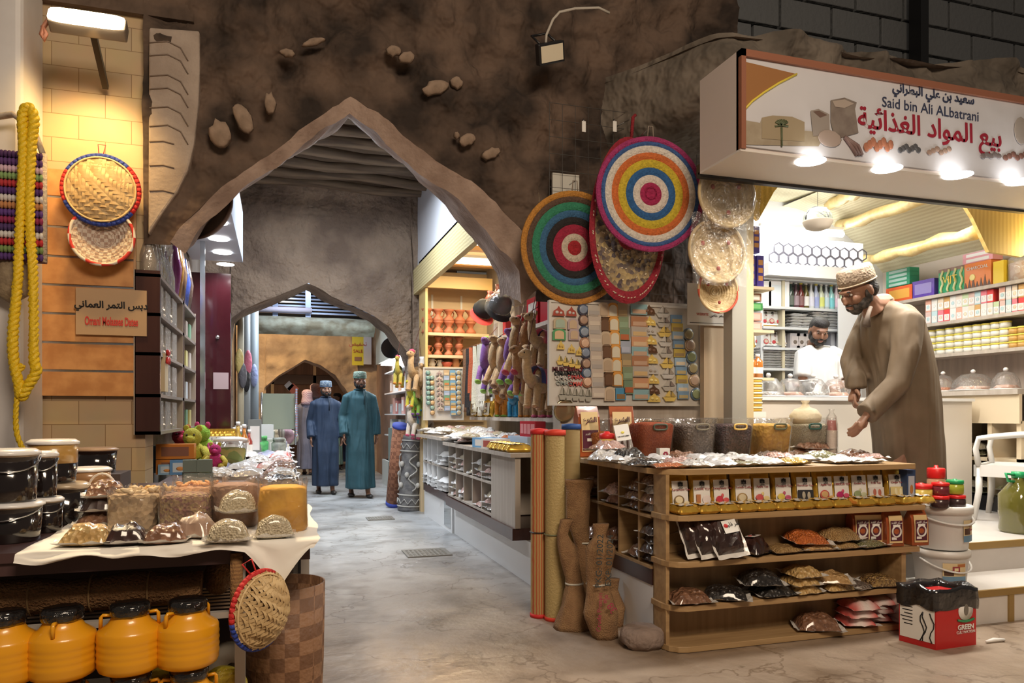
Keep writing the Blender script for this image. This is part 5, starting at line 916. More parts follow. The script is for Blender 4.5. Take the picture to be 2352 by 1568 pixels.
b.o('printed_peaks', mat((.12, .06, .04), .5), o); text('CHARCOAL', .04, WHITEP, o, (-.004, 0, .18), (PI/2, 0, -PI/2)); B().ell((-.002, .05, .1), (.003, .03, .03)).o('printed_sun', mat((.9, .75, .3), .5), o)
for k in range(2): rbox('flat_carton', 'flat pink carton on the flame printed carton, %s' % ('lower', 'upper')[k], 'box', 2245, 660, 0, X, (.3, .045), mat((.75, .35, .42), .4), 'flat pink cartons', WHITEP, z=zs[0]+.232+.046*k)
rbox('snack_carton', 'plain yellow carton next to the flame printed carton', 'box', 2293, 650, 0, X, (.1, .2), mat((.85, .62, .05), .4))
p = at(2328, 640, x=X); o = T('sweet_jar', 'big clear jar of pale sweets with a wide lid at the shelf end', 'jar', (6.13, p.y, zs[0])); B().lathe([(.1, 0), (.11, .02), (.11, .2), (.08, .23)], 20).o('jar_body', clear(a=.3), o); B().lathe([(.095, .005), (.1, .16), (.02, .19)], 14, wob=.1).o('sweets', PINKW, o); B().lathe([(.085, .23), (.085, .26), (0, .262)], 18).o('lid', mat((.85, .6, .3), .4), o)
cc = [((.7, .5, .45), 'rose'), ((.5, .68, .72), 'aqua'), ((.75, .2, .25), 'crimson'), ((.7, .05, .05), 'red'), ((.8, .8, .78), 'white'), ((.75, .4, .3), 'salmon'), ((.78, .74, .7), 'cream'), ((.8, .66, .5), 'peach'), ((.6, .35, .12), 'amber'), ((.8, .78, .74), 'ivory'), ((.8, .7, .62), 'buff'), ((.55, .66, .4), 'sage')]
for row in range(2):
    for i in range(16):
        px = 2132+14.2*i; c, nm = cc[(i+row*5) % 12]; hh = .115; p = at(px, 720, x=X); z = zs[1]
        if row == 1 and i in (11,): continue
        o = rbox('fruit_carton', '%s small fruit carton, %s row, %s from the man in brown' % (nm, ('lower', 'upper')[row], NTH[i]), 'box', px, 720, 0, X, (.064, hh), mat(c, .5), 'small fruit cartons on the middle side shelf', None, z=z+row*(hh+.002)); B().box(-.0015, 0, -.026, .026, .012, .07).o('printed_panel', WHITEP, o); B().ell((-.002, 0, .045), (.002, .016, .018), 8, 5).o('printed_fruit', mat(cc[(i*3+1) % 12][0], .5), o)
for row in range(4):
    for i in range(11):
        px = 2140+21*i
        if i > 8 and row == 3 or i < 0: continue
        p = at(px, 800, x=X+.05); o = T('honey_pot', 'yellow lidded pot, %s tier, %s from the man in brown' % (['lowest', 'second', 'third', 'top'][row], NTH[i]), 'jar', (6.08, p.y, zs[2]+.001+.062*row), 0, 'yellow lidded pots on the lower side shelf'); B().lathe([(.045, 0), (.046, .045)], 14).o('pot', mat((.82, .8, .74), .35) if i < 9 else mat((.6, .35, .1), .3), o); B().lathe([(.049, .045), (.049, .058), (0, .06)], 14).o('lid', mat((.85, .72, .12), .4), o)
for i, (px, m) in enumerate(((2166, ORANGE), (2235, PINKW), (2310, PINKW))): p = at(px, 885, x=5.95); dome('domed sweet tray on the side counter, %s from the man in brown' % NTH[i], (5.95, p.y, 1.401), (.12, .19, .12)[i], m, 'domed trays on the side counter')
# --- plastic chair and oil jug on the platform
CH = mat((.86, .85, .83), .3); a = at(2262, 1190, z=.375)
ch = T('plastic_chair', 'white moulded plastic armchair on the shop platform', 'chair', (a.x-.12, a.y-.05, .375), -1.05)
for i, (x, y) in enumerate(((0, 0), (0, .5), (.5, .02), (.5, .48))): B().tube([(x+.03*(1 if x else -1), y+.03*(1 if y > .2 else -1), 0), (x, y, .22), (x-.0, y, .42)], [.03, .034, .036], 8, flat=.7).o('leg', CH, ch)
b = B(); b.surf(lambda u, v: (-.02+.54*u, -.02+.54*v, .42-.03*math.sin(u*PI)*math.sin(v*PI)), 8, 8); b.box(-.03, .53, -.03, .0, .34, .43); b.box(-.03, .53, .5, .53, .34, .43); b.box(-.03, 0, -.03, .53, .34, .43); b.o('seat', CH, ch)
for y in (-.01, .51): B().tube([(.0, y, .42), (-.02, y, .55), (.0, y, .635), (.1, y, .65), (.3, y, .67), (.46, y, .74), (.56, y, .82)], [.036, .034, .036, .038, .036, .032, .03], 8, flat=.6).o('armrest', CH, ch)
b = B()
for k in range(6): b.tube([(.52, .03+.088*k, .42), (.56, .03+.088*k, .65), (.62, .03+.088*k, .86)], .026, 6, flat=.4)
b.tube([(.6, -.0, .8), (.635, .1, .88), (.64, .25, .9), (.635, .4, .88), (.6, .5, .8)], .032, 8); b.o('backrest', CH, ch)
p = at(2340, 1222, z=.375); o = T('oil_jug', 'large olive oil jug with a green cap and handle on the platform', 'jug', (p.x, p.y, .376)); B().lathe([(.1, 0), (.11, .02), (.105, .1), (.112, .13), (.112, .26), (.07, .32), (.04, .36), (.04, .39)], 20, sq=3).o('jug_body', mat((.12, .11, .02), .1, coat=1), o); B().lathe([(.045, .38), (.046, .42), (0, .422)], 16).o('cap', GC, o); B().tube([(-.04, 0, .4), (-.12, 0, .41), (-.1, 0, .36), (-.03, 0, .35)], .01, 6).o('handle', GC, o); b = B(); b.surf(lambda u, v: (.115*math.sin(-1+1.6*u), -.115*math.cos(-1+1.6*u), .12+.13*v), 8, 2); b.o('printed_label', mat((.2, .28, .08), .4, n=(.55, .6, .2), kind='vor', sc_=16), o)
# ================================================================ ALLEY SHOP (souvenirs) ON THE RIGHT
CLAY = mat((.5, .17, .08), .6, n=(.42, .13, .06), sc_=14); _jug = None
def clay_jug(label, loc, rz=0., grp='red clay pitchers on the shelves', s=1.):
    global _jug
    if _jug is None:
        a = B().lathe([(.0, 0), (.07, 0), (.062, .035), (.03, .07), (.03, .085), (.05, .12), (.072, .145), (.068, .145), (.045, .12), (.02, .09)], 20, cap=False).o('pitcher', CLAY); h = B().tube([(.06, 0, .13), (.085, 0, .11), (.075, 0, .07), (.045, 0, .055)], .008, 6).o('handle', CLAY); _jug = (a.data, h.data); bpy.data.objects.remove(a); bpy.data.objects.remove(h)
    o = bpy.data.objects.new('clay_pitcher', _jug[0]); C.objects.link(o); o.location = loc; o.rotation_euler = (0, 0, rz); o.scale = (s, s, s); tag(o, label, 'pitcher', grp); h = bpy.data.objects.new('handle', _jug[1]); C.objects.link(h); h.parent = o
ey = 8.75
es = T('wall_shelf_unit', 'lit wooden shelving with red clay pitchers at the alley shop end', 'shelf', (1.66, 8.6, .9)); l = Vector((-1.66, -8.6, -.9)); ez = [at(1030, py, y=8.6).z for py in (764, 815, 842)]
WARMW = mat((.75, .56, .34), .5, n=(.68, .5, .3), kind='grainx', sc_=20)
for z in ez: B().box(1.67, 2.42, 8.6, 8.96, z-.035, z).o('shelf_board', WARMW, es, l)
B().box(1.66, 2.45, 8.955, 8.975, 1.1, 2.75).o('back_board', WARMW, es, l); B().box(1.64, 1.67, 8.58, 8.97, .9, 2.8).o('upright', mat((.7, .5, .2), .4), es, l); B().box(1.64, 2.45, 8.55, 8.6, 2.68, 2.82).o('cornice', mat((.66, .42, .14), .4), es, l)
for px in (993, 1060): p = at(px, 700, y=8.94); B().box(p.x-.012, p.x+.012, 8.945, 8.955, 2.2, 2.66).o('slotted_rail', WHITEP, es, l)
for i, px in enumerate((981, 1006, 1031, 1056, 1081)):
    p = at(px, 757, y=8.72)
    for k in range(2): clay_jug('red clay pitcher on the top shelf, %s of %s pair from the pillar' % (('lower', 'upper')[k], NTH[i]), (p.x, 8.72, ez[0]+.001+.143*k), .3*i)
for i, (px, n_) in enumerate(((982, 1), (1006, 2), (1030, 2), (1054, 2))):
    p = at(px, 810, y=8.72)
    for k in range(n_): clay_jug('red clay pitcher on the second shelf, %s' % ('single short one by the pillar' if n_ == 1 else '%s of the %s pair' % (('lower', 'upper')[k], NTH[i])), (p.x, 8.72, ez[1]+.001+.11*k), .2*i, s=.78)
for i, (px, m, s) in enumerate(((972, WHITEP, .85), (992, WHITEP, .7), (1010, WHITEP, .6), (1046, mat((.6, .3, .15), .5), .9))):
    p = at(px, 840, y=8.72); o = T('serving_jug', '%s under the clay pitchers' % ('largest white jug', 'middle white jug', 'smallest white jug', 'tan clay jug with a tall neck')[i], 'jug', (p.x, 8.72, ez[2]+.001)); B().lathe([(.05*s, 0), (.06*s, .05*s), (.045*s, .1*s), (.055*s, .14*s), (.048*s, .14*s)], 16).o('jug_body', m, o); B().tube([(.05*s, 0, .12*s), (.09*s, 0, .1*s), (.055*s, 0, .04*s)], .008, 6).o('handle', m, o)
p = at(1027, 840, y=8.7); tag(B().lathe([(.04, 0), (.07, .05), (.065, .06), (.03, .02)], 16).o('clay_bowl', mat((.5, .1, .06), .5), None, (p.x, 8.7, ez[2]+.001)), 'small red painted clay bowl between the white jugs and the tan jug', 'bowl')
for i, (px, py, ln) in enumerate(((1045, 645, .52), (1085, 605, .5), (1112, 562, .42))):
    p = at(px, py, z=2.86); tube_light('warm tube light on the alley shop ceiling, %s from the clay pitchers' % NTH[i], (1.72, p.y, 2.88), (1.74+ln+.2, p.y, 2.88), 16, .03, TUBEW, (1, .8, .5), 'tube lights on the alley shop ceiling')
for i, y in enumerate((8.3, 7.5, 6.8)): S('trim_ceiling_beam', B().box(1.68, 2.45, y-.05, y+.05, 2.9, 3.0), mat((.5, .25, .08), .5))
# second magnet board
magboard('smaller white board of magnets below the clay pitchers', ((975, 846), (1062, 846), (1062, 960), (975, 962)), 8.55); G2 = 'souvenir magnets on the far board'; Y2 = 8.54
ys = [856+11.5*i for i in range(9)]
column('small round green magnet on the far board', 'round', 983, 984, ys[:7], .05, .05, [((.1, .2, .18), (.25, .4, .35))], Y2, G2); column('small round or door shaped magnet on the far board', 'round', 992, 993, ys[1:], .05, .05, [((.1, .22, .2), (.3, .42, .36)), ((.45, .25, .1), (.6, .4, .2))], Y2, G2)
column('small fan shaped magnet on the far board', 'dome', 1009, 1011, ys[:8], .075, .055, [((.5, .4, .35), (.3, .2, .2)), ((.6, .5, .4), (.5, .3, .3))], Y2, G2); column('small framed magnet on the far board', 'rect', 1025, 1027, ys[:8], .06, .06, [((.55, .4, .25), (.7, .55, .35)), ((.35, .45, .6), (.5, .55, .7)), ((.2, .4, .25), (.6, .25, .1))], Y2, G2)
column('small landscape magnet on the far board', 'rect', 1039, 1041, ys, .06, .055, [((.2, .4, .6), (.6, .5, .3)), ((.65, .35, .1), (.75, .7, .6))], Y2, G2); column('round photo magnet on the far board edge', 'round', 1053, 1054, ys, .06, .06, [((.25, .4, .55), (.5, .4, .25))], Y2, G2)
# shelves along the back wall of that shop
bs = T('wall_shelf_unit', 'grey oak wall shelving above the plush camels', 'shelf', (2.15, 5.5, 1.1)); l = Vector((-2.15, -5.5, -1.1))
for z in (1.165, 1.98, 2.43): B().box(2.13, 2.5, 5.25, 8.4 if z < 1.3 else 7.85, z-.035, z).o('shelf_board', GREYOAK, bs, l)
B().box(2.13, 2.5, 5.22, 5.25, .9, 2.5).o('end_panel', GREYOAK, bs, l)
BR2 = mat((.2, .06, .05), .35, n=(.13, .04, .035), kind='grain', sc_=12)
for i, (px, py, w_, hh) in enumerate(((1125, 668, .07, .14), (1143, 655, .06, .16), (1168, 640, .1, .2), (1186, 622, .07, .2))):
    p = at(px, py, x=2.25); b = B(); b.lathe([(w_*.5, 0), (w_*.9, hh*.3), (w_*.55, hh*.6), (w_*.3, hh*.8), (w_*.45, hh)], 14, wob=.2, seed=i); b.tube([(w_*.3, 0, hh*.85), (w_*1.3, 0, hh*.9), (w_*1.5, 0, hh*.7)], w_*.22, 6); tag(b.o('leather_camel', BR2, None, (2.25, p.y, 2.431)), 'brown leather camel figure on the highest shelf, %s from the pitchers' % NTH[i], 'figurine', 'leather camels on the highest shelf')
CAP = [((.014, .014, .016), (.45, .03, .03), 'black cap with a red brim', 1108, 715, .11), ((.02, .022, .028), (.03, .03, .035), 'navy cap in clear wrap', 1147, 705, .11)]
for c, br, nm, px, py, r in CAP:
    p = at(px, py, x=2.02); o = T('cap', nm+' hanging from the shelf edge', 'cap', p, 0, None, rot=(.9, .3, 0)); B().lathe([(r, 0), (r*1.02, .03), (r*.8, .1), (r*.35, .135), (0, .14)], 18).o('crown', mat(c, .8), o); b = B(); b.surf(lambda u, v: (r*(1+.75*v*math.sin(u*PI))*math.cos(PI+PI*u), r*(1+.75*v*math.sin(u*PI))*math.sin(PI+PI*u), -.012*v), 14, 4); b.o('brim', mat(br, .7), o)
    if 'wrap' in nm: B().lathe([(r*1.2, -.05), (r*1.25, .05), (r*.8, .16), (.02, .22)], 14, cap=False, wob=.12).o('plastic_wrap', clear(gl=.25, a=.08), o)
for i, (px, w_, hh, m, pm, nm) in enumerate(((1140, .2, .2, WHITEP, mat((.6, .6, .6), .3), 'white gift box under the caps'), (1158, .1, .2, mat((.5, .04, .05), .3), None, 'narrow red gift box under the caps'), (1183, .26, .24, clear(a=.35), None, 'clear plastic gift box'), (1222, .3, .26, mat((.45, .02, .04), .3), SILVER, 'red gift box with a silvery picture window'), (1250, .2, .26, mat((.4, .02, .04), .3), None, 'plain dark red gift box near the round rug'))):
    p = at(px, 760, x=2.17); boxy('gift_box', nm+' on the camel shelf', 'box', (2.27, p.y, 1.982), (w_, .2, hh), m, -PI/2, None, pm)
p = at(1212, 675, x=2.2); boxy('storage_box', 'dull brown grey box on the highest shelf beside the round rug', 'box', (2.3, p.y+.0, 2.431), (.9, .22, .16), mat((.2, .18, .16), .6), -PI/2)
# shawls hanging on a rail
for i, (px, c, ln) in enumerate(((1073, (.22, .11, .06), .62), (1080, (.03, .025, .025), .66), (1087, (.5, .12, .05), .5), (1096, (.75, .7, .55), .62), (1106, (.66, .62, .52), .66), (1112, (.72, .68, .6), .6))):
    p = at(px, 790, x=2.05); o = T('shawl', '%s shawl with tassels hanging between the pitchers and the plush camels' % ('brown', 'black', 'rust', 'cream', 'oatmeal', 'ivory')[i], 'shawl', (2.05, p.y, 1.93)); b = B(); b.surf(lambda u, v: (-.03+.02*math.sin(u*9+v*2), -.06+.12*u, -ln*v), 10, 8); b.surf(lambda u, v: (.02+.02*math.sin(u*9+v*2), -.06+.12*u, -ln*v*.9), 10, 8); b.o('cloth', mat(c, .9, b=.4, bs=60), o); b = B(); [b.cyl((-.02, -.05+.025*k, -ln), (-.02, -.05+.025*k, -ln-.09), .008, .012, 6) for k in range(5)]; tag(b.o('tassels', mat(c, .9), o), None, None, kind='stuff')
tag(B().cyl((2.06, 6.9, 1.95), (2.06, 8.55, 1.95), .008).o('hanging_rail', STEEL), 'thin rail carrying the shawls', 'rail')
# plush camels
def camel(label, loc, rz, s, c, c2=None, saddle=None, hat=None, hang=0., grp='plush camels on and under the shelf', mouth=None):
    o = T('plush_camel', label, 'plush toy', loc, 0, grp, rot=(0, hang, rz)); o.scale = (s, s, s); F_ = lambda q: mat(q, .95, n=tuple(x*.82 for x in q), sc_=40, b=.5, bs=120, sheen=.3); m = F_(c); b = B()
    b.ell((0, 0, .24), (.15, .085, .09), 14, 9); b.ell((0, 0, .33), (.06, .055, .06), 12, 8); b.tube([(.1, 0, .24), (.19, 0, .27), (.23, 0, .36), (.235, 0, .45)], [.07, .05, .042, .04], 12); b.ell((.26, 0, .475), (.075, .045, .048), 12, 8, Euler((0, .25, 0)).to_matrix()); b.ell((.32, 0, .455), (.035, .032, .03), 10, 7)
    for y in (-.035, .035): b.ell((.215, y, .52), (.012, .01, .028), 8, 6)
    b.tube([(-.14, 0, .27), (-.18, 0, .22), (-.17, 0, .15)], [.018, .014, .018], 8); b.o('body', m, o)
    for x, y in ((.09, -.05), (.09, .05), (-.09, -.05), (-.09, .05)): lg = B().tube([(x, y, .22), (x*1.12, y*1.1, .12), (x*1.05, y*1.05, .03), (x*1.1, y*1.05, 0)], [.045, .034, .036, .03], 10).o('leg', m, o); B().ell((x*1.12, y*1.05, .012), (.045, .04, .022), 10, 6).o('hoof', F_(c2 or c), lg)
    B().ell((.315, -.028, .475), (.008, .006, .008), 6, 5).o('eye', BLACK, o); B().ell((.315, .028, .475), (.008, .006, .008), 6, 5).o('eye', BLACK, o)
    if saddle:
        for k, (q, a0, a1) in enumerate(((saddle[0], -.09, .03), (saddle[1], .03, .1))): b = B(); b.surf(lambda u, v: (a0+(a1-a0)*v, .094*math.sin(-1.7+3.4*u), .245+.1*math.cos(-1.7+3.4*u)+.05*max(0, math.cos(-1.7+3.4*u))), 14, 5); b.o('saddle_cloth', F_(q), o)
    if hat: B().ell((.235, 0, .525), (.05, .045, .032), 12, 7).o('hat', F_(hat), o)
    if hang: B().cyl((.24, 0, .52), (.24-.5*math.sin(-hang), 0, .52+.5*math.cos(hang)), .004, seg=5).o('hanging_string', BR2, o)
    return o
TAN, BEI, PRP, LIM, ORA, SKY = (.52, .29, .13), (.64, .42, .22), (.24, .09, .36), (.3, .55, .08), (.8, .3, .03), (.03, .3, .6); PNK, NAV = (.7, .1, .22), (.04, .05, .25)
toys = [(1113, 850, 1.95, .85, PRP, LIM, None, LIM, 'purple plush camel with a lime hat'), (1133, 850, 1.95, .85, BEI, (.3, .16, .08), None, None, 'beige plush camel with brown feet'), (1152, 858, 1.97, .85, BEI, (.3, .16, .08), None, (.3, .18, .1), 'pale plush camel with a brown cap of hair'), (1170, 845, 1.93, .9, PRP, LIM, None, LIM, 'second purple plush camel with a lime hat'),
        (1183, 822, 1.9, .9, BEI, (.5, .05, .08), None, (.7, .04, .04), 'beige plush camel in a red hat'), (1205, 800, 2.07, .8, TAN, (.5, .05, .08), (PNK, (.8, .1, .08)), None, 'tan plush camel with a red saddle high up'), (1245, 800, 2.06, .8, BEI, None, (NAV, PNK), None, 'large beige plush camel with a navy and pink saddle, highest'), (1205, 868, 1.98, .75, TAN, None, None, None, 'plain tan plush camel in the middle of the bunch'), (1235, 890, 1.98, .85, BEI, None, (PNK, NAV), None, 'large beige plush camel with a pink and navy saddle, lower')]
for i, (px, py, x, s, c, c2, sd, ht, nm) in enumerate(toys): p = at(px, py, x=x); camel(nm, (p.x, p.y, p.z-.2*s), PI+.6+R.uniform(-.4, .4), s, c, c2, sd, ht, -.55 if i < 6 else -.15)
for i, (px, s, c, c2, nm) in enumerate(((1152, .95, ORA, LIM, 'bright orange plush camel standing on the shelf'), (1180, .85, SKY, SKY, 'sky blue plush camel standing on the shelf'), (1205, .85, BEI, ORA, 'beige plush camel with orange feet standing on the shelf'), (1240, 1.0, TAN, PNK, 'tan plush camel with pink marks at the shelf end'), (1138, .7, LIM, LIM, 'small lime green plush camel behind the orange one'))): p = at(px, 955, x=2.25); camel(nm, (2.27 if i < 4 else 2.38, p.y, 1.17), PI+.9, s*.8, c, c2)
# plush toys hung on the pillar of the second arch
for i, (px, py, s, c, c2, sd, ht, nm) in enumerate(((952, 865, .85, BEI, None, None, PNK, 'pale plush camel hung highest on the arch pillar'), (915, 860, .6, (.6, .5, .08), ORA, ((.4, .04, .05), (.05, .3, .4)), PNK, 'yellow plush toy with a pink cap on the arch pillar'), (966, 885, .75, BEI, None, (NAV, PNK), None, 'cream plush camel with a navy and pink saddle on the arch pillar'), (945, 912, .6, (.72, .66, .06), ORA, None, None, 'yellow plush giraffe on the arch pillar'), (956, 930, .6, LIM, PRP, None, None, 'lime green plush toy with purple feet on the arch pillar'), (970, 925, .5, (.5, .66, .2), SKY, None, None, 'pale green and blue plush toy on the arch pillar'), (948, 975, .7, (.76, .68, .6), PNK, ((.5, .5, .75), SKY), TAN, 'white plush camel with pink feet and a lilac shawl, lowest on the pillar'), (985, 975, .65, (.76, .68, .6), PNK, None, None, 'white plush camel with pink feet beside the magnet board'))):
    p = at(px, py, y=8.75+.02*i); camel(nm, (p.x, p.y, p.z-.22*s), PI+.9+.3*(i % 3), s, c, c2, sd, ht, -.3, 'plush toys on the arch pillar')
# price charts and gold coffee packs
for i, (px, nm) in enumerate(((1088, 'outer'), (1128, 'inner'))):
    p = at(px, 903, x=2.1); o = T('price_chart', 'white chart of dark symbols below the shawls, %s one' % nm, 'chart', p, -PI/2-.2, 'price charts'); B().box(-.2, .2, 0, .006, -.08, .08).o('card', PAPER, o); b = B()
    for k in range(14): b.ell((-.16+.055*(k % 7), -.002, .035-.06*(k//7)), (.014, .002, .018), 6, 4)
    tag(b.o('printed_symbols', BLACK, o), None, None, kind='stuff')
for i, px in enumerate((1080, 1094, 1108)): p = at(px, 950, x=2.12); o = tea_pouch('gold coffee pouch on the shelf below the price charts, %s of three' % NTH[i], (2.2, p.y, 1.167), -PI/2+.2, 'Coffee', ((.15, .1, .06), (.5, .4, .2)), 'bowl'); o.scale = (1.3, 1.3, .95); o['group'] = 'gold coffee pouches below the price charts'
# counters along the alley
kt = T('alley_counter', 'near grey oak alley counter with pigeonholes over a white base', 'counter', (1.6, 5.0, 0)); l = Vector((-1.6, -5.0, 0)); TOPZ = .92
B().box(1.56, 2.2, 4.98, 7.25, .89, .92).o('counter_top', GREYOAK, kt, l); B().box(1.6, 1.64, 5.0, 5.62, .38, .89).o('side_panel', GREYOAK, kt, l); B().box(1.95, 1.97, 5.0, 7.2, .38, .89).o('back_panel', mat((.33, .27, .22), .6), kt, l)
for y in (5.64, 5.95, 6.26, 6.57, 6.88, 7.19): B().box(1.61, 1.96, y-.01, y+.01, .4, .89).o('divider', GREYOAK, kt, l)
for z in (.41, .66): B().box(1.6, 1.96, 5.62, 7.2, z-.018, z).o('pigeonhole_shelf', GREYOAK, kt, l)
B().box(1.58, 2.1, 5.0, 7.2, .3, .385).o('plinth_rail', DARKW, kt, l); B().box(1.68, 2.1, 4.79, 7.25, 0, .3).o('plinth', WHITEP, kt, l)
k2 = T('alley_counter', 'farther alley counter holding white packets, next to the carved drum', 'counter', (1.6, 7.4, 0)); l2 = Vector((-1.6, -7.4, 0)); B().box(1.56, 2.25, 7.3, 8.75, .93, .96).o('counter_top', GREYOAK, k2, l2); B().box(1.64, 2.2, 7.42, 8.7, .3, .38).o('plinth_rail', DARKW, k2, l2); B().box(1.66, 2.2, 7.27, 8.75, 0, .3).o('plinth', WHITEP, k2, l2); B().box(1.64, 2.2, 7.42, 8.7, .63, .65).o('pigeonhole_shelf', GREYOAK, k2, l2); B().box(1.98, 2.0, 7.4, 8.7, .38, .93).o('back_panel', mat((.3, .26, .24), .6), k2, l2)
for y in (7.9, 8.2, 8.45, 8.7): B().box(1.64, 1.98, y-.01, y+.01, .38, .93).o('divider', WHITEP, k2, l2)
tag(B().box(1.655, 1.66, 7.32, 7.62, .04, .28).o('floor_mirror', mat((.5, .52, .52), .08, 1.)), 'small mirror set in the white counter base', 'mirror')
for i, y in enumerate((7.65, 8.05, 8.32, 8.58)):
    for k in range(6 if i == 0 else 4): packet('big white packet in the farther counter, %s in the %s bay from the mirror' % (['lowest', 'second', 'third', 'fourth', 'fifth', 'topmost'][k], NTH[i]), (1.76, y, (.385 if k < 3 else .655)+.045*(k % 3)), WPK, .26 if i else .3, .24 if i else .36, .05, (0, 0, R.uniform(-.2, .2)), 'white packets in the farther alley counter', edge=WPK)
for i, y in enumerate((5.8, 6.1, 6.41, 6.72, 7.03)):
    for z, n_ in ((.665, (3, 3, 1, 3, 3)[i]), (.415, (3, 1, 0, 2, 3)[i])):
        for k in range(n_): packet('pale bag in the near alley counter, %s bay from the panel, %s row, %s' % (NTH[i], 'upper' if z > .5 else 'lower', ['lowest', 'middle', 'top'][k]), (1.72, y, z+.05*k), (WHITEB, PINKB, PALE)[(i+k) % 3], .24, .24, .05, (0, R.uniform(-.05, .05), R.uniform(-.3, .3)), 'bags in the near alley counter', edge=WPK, var=k)
for i in range(16):
    y = 7.15-.135*(i//2)*1.05 if i < 10 else 8.6-.2*(i-10); x = 1.68+.2*(i % 2); packet('flat pale packet on the alley counters, %s counted from the mats' % (NTH[9-i] if i < 10 else NTH[i]), (x, y, (TOPZ if i < 10 else .96)+.012+.02*(i % 3)), (WHITEB, PINKB, SILVER, PALE, WHITEB)[i % 5], .22, .26, .04, (R.uniform(-.1, .1), R.uniform(-.1, .1), R.uniform(-.5, .5)), 'flat packets on the alley counters', edge=WPK, var=i % 4)
for i in range(8): packet('pale packet in the rear row on the alley counters, %s from the mats' % NTH[i], (2.05, 6.6+.27*i, .975 if i > 2 else .94), (WHITEB, PALE, PINKB, WHITEB)[i % 4], .26, .26, .07, (R.uniform(-.1, .1), 0, R.uniform(-.5, .5)), 'rear row of packets on the alley counters', edge=WPK, var=i % 3)
packet('pale bag with orange sweets at the end of the packets', (2.0, 6.35, .94), ORANGE, .26, .24, .06, (0, 0, .3), edge=WPK)
boxy('small_carton', 'light blue carton lying on the near alley counter', 'box', (1.68, 5.92, .921), (.3, .16, .08), mat((.2, .45, .75), .4), -1.2, None, PAPER); boxy('small_carton', 'white carton between the blue carton and the gold packs', 'box', (1.66, 5.7, .921), (.2, .14, .08), PAPER, -1.2, None, mat((.5, .12, .1), .4)); boxy('flat_carton', 'long flat pale blue carton behind the gold packs', 'box', (1.88, 5.6, .921), (.5, .14, .1), mat((.45, .55, .68), .4), -PI/2)
for i in range(4): boxy('soap_box', 'small crimson box standing on the near alley counter, %s of four' % NTH[i], 'box', (1.9, 5.62-.085*i, 1.022), (.065, .1, .12), mat((.5, .02, .04), .3), -1.25, 'crimson boxes on the alley counter', mat((.75, .3, .32), .4))
for i in range(5): o = lying_pouch('flat gold pack on the alley counter front, %s from the rolled mats' % NTH[i], (1.66, 5.12+.115*i, .921), -PI/2+R.uniform(-.2, .2)); o.scale = (1.0, 1.5, 1.3); o['group'] = 'gold packs on the alley counter'
# leaning carpet roll and carved drum
a, q = at(893, 1158, z=0), at(921, 972, y=9.15); o = T('carpet_roll', 'reddish brown rolled carpet with blue ends leaning on the arch pillar', 'carpet', (a.x, a.y-.3, 0)); d = q-Vector((a.x, a.y-.3, 0)); e = Vector((.02, 0, .05)); B().cyl(e, d*.97, .1, seg=22).o('carpet', mat((.22, .09, .05), .8, n=(.36, .16, .09), kind='check', sc_=22, b=.4, bs=60), o); u = d.normalized(); BLU = mat((.04, .07, .4), .7); B().cyl(e-u*.02, e+u*.03, .103, seg=22).o('blue_edge', BLU, o); B().cyl(d*.955, d*.985, .103, seg=22).o('blue_edge', BLU, o)
a = at(935, 1168, z=0); q = at(950, 1008, y=9.05); o = T('carved_drum', 'grey tall drum carved with pale scrolls beside the carpet roll', 'drum', (a.x+.0, a.y-.15, 0), 0, None, rot=(0, .05, 0)); B().lathe([(.14, 0), (.145, .02), (.13, .3), (.125, .6), (.145, .9), (.15, .93), (.0, .93)], 24).o('drum_body', mat((.12, .12, .13), .6, n=(.2, .2, .2), sc_=10, b=.4, bs=30), o); b = B(); PC = mat((.5, .49, .46), .7)
for zc in (.12, .8): b.tube([(.152*math.cos(t), .152*math.sin(t), zc+.03*(1 if k % 2 else -1)) for k, t in [(k, 2*PI*k/20) for k in range(20)]], .006, 5, True)
for zc in (.06, .2, .74, .87): b.lathe([(.15, zc-.008), (.156, zc), (.15, zc+.008)], 24, cap=False)
for c_ in range(4): b.tube([((.148)*math.cos(c_*1.57+.35*math.sin(t*.9)), (.148)*math.sin(c_*1.57+.35*math.sin(t*.9)), .25+.03*t) for t in range(16)], .009, 5); [b.ell((.146*math.cos(c_*1.57+.5*s_), .146*math.sin(c_*1.57+.5*s_), .32+.13*k), (.03, .03, .035), 8, 6) for k, s_ in enumerate((1, -1, 1))]
tag(b.o('carved_scrolls', PC, o), None, None, kind='stuff')
# far right shops
o = T('shop_sign', 'slanting white box sign with round lights far down the alley', 'sign', (0, 0, 0)); q = [at(*k, y=12.2) for k in ((852, 762), (868, 745), (905, 805), (925, 812), (853, 836))]; q2 = [at(*k, y=12.2) for k in ((852, 760), (872, 746), (906, 790), (880, 830), (852, 836))]
b = B(); b.add([(1.7, 13.7, 2.1), (1.7, 10.6, 2.08), (1.7, 10.6, 2.9), (1.7, 13.7, 2.85), (2.0, 13.7, 2.1), (2.0, 10.6, 2.08), (2.0, 10.6, 2.9), (2.0, 13.7, 2.85)], [(0, 1, 2, 3), (0, 4, 5, 1), (1, 5, 6, 2), (0, 3, 7, 4), (3, 2, 6, 7)], False); b.o('sign_box', mat((.62, .66, .6), .5), o)
for k in range(5): B().box(1.74, 1.97, 10.8+.55*k, 11.1+.55*k, 2.06, 2.078).o('light_strip', TUBE, o)
light('far_sign_glow', 'AREA', (1.8, 11.9, 2.0), 20, WHITE, aim=(1.4, 11.9, 0), size=1.6, size_y=.3)
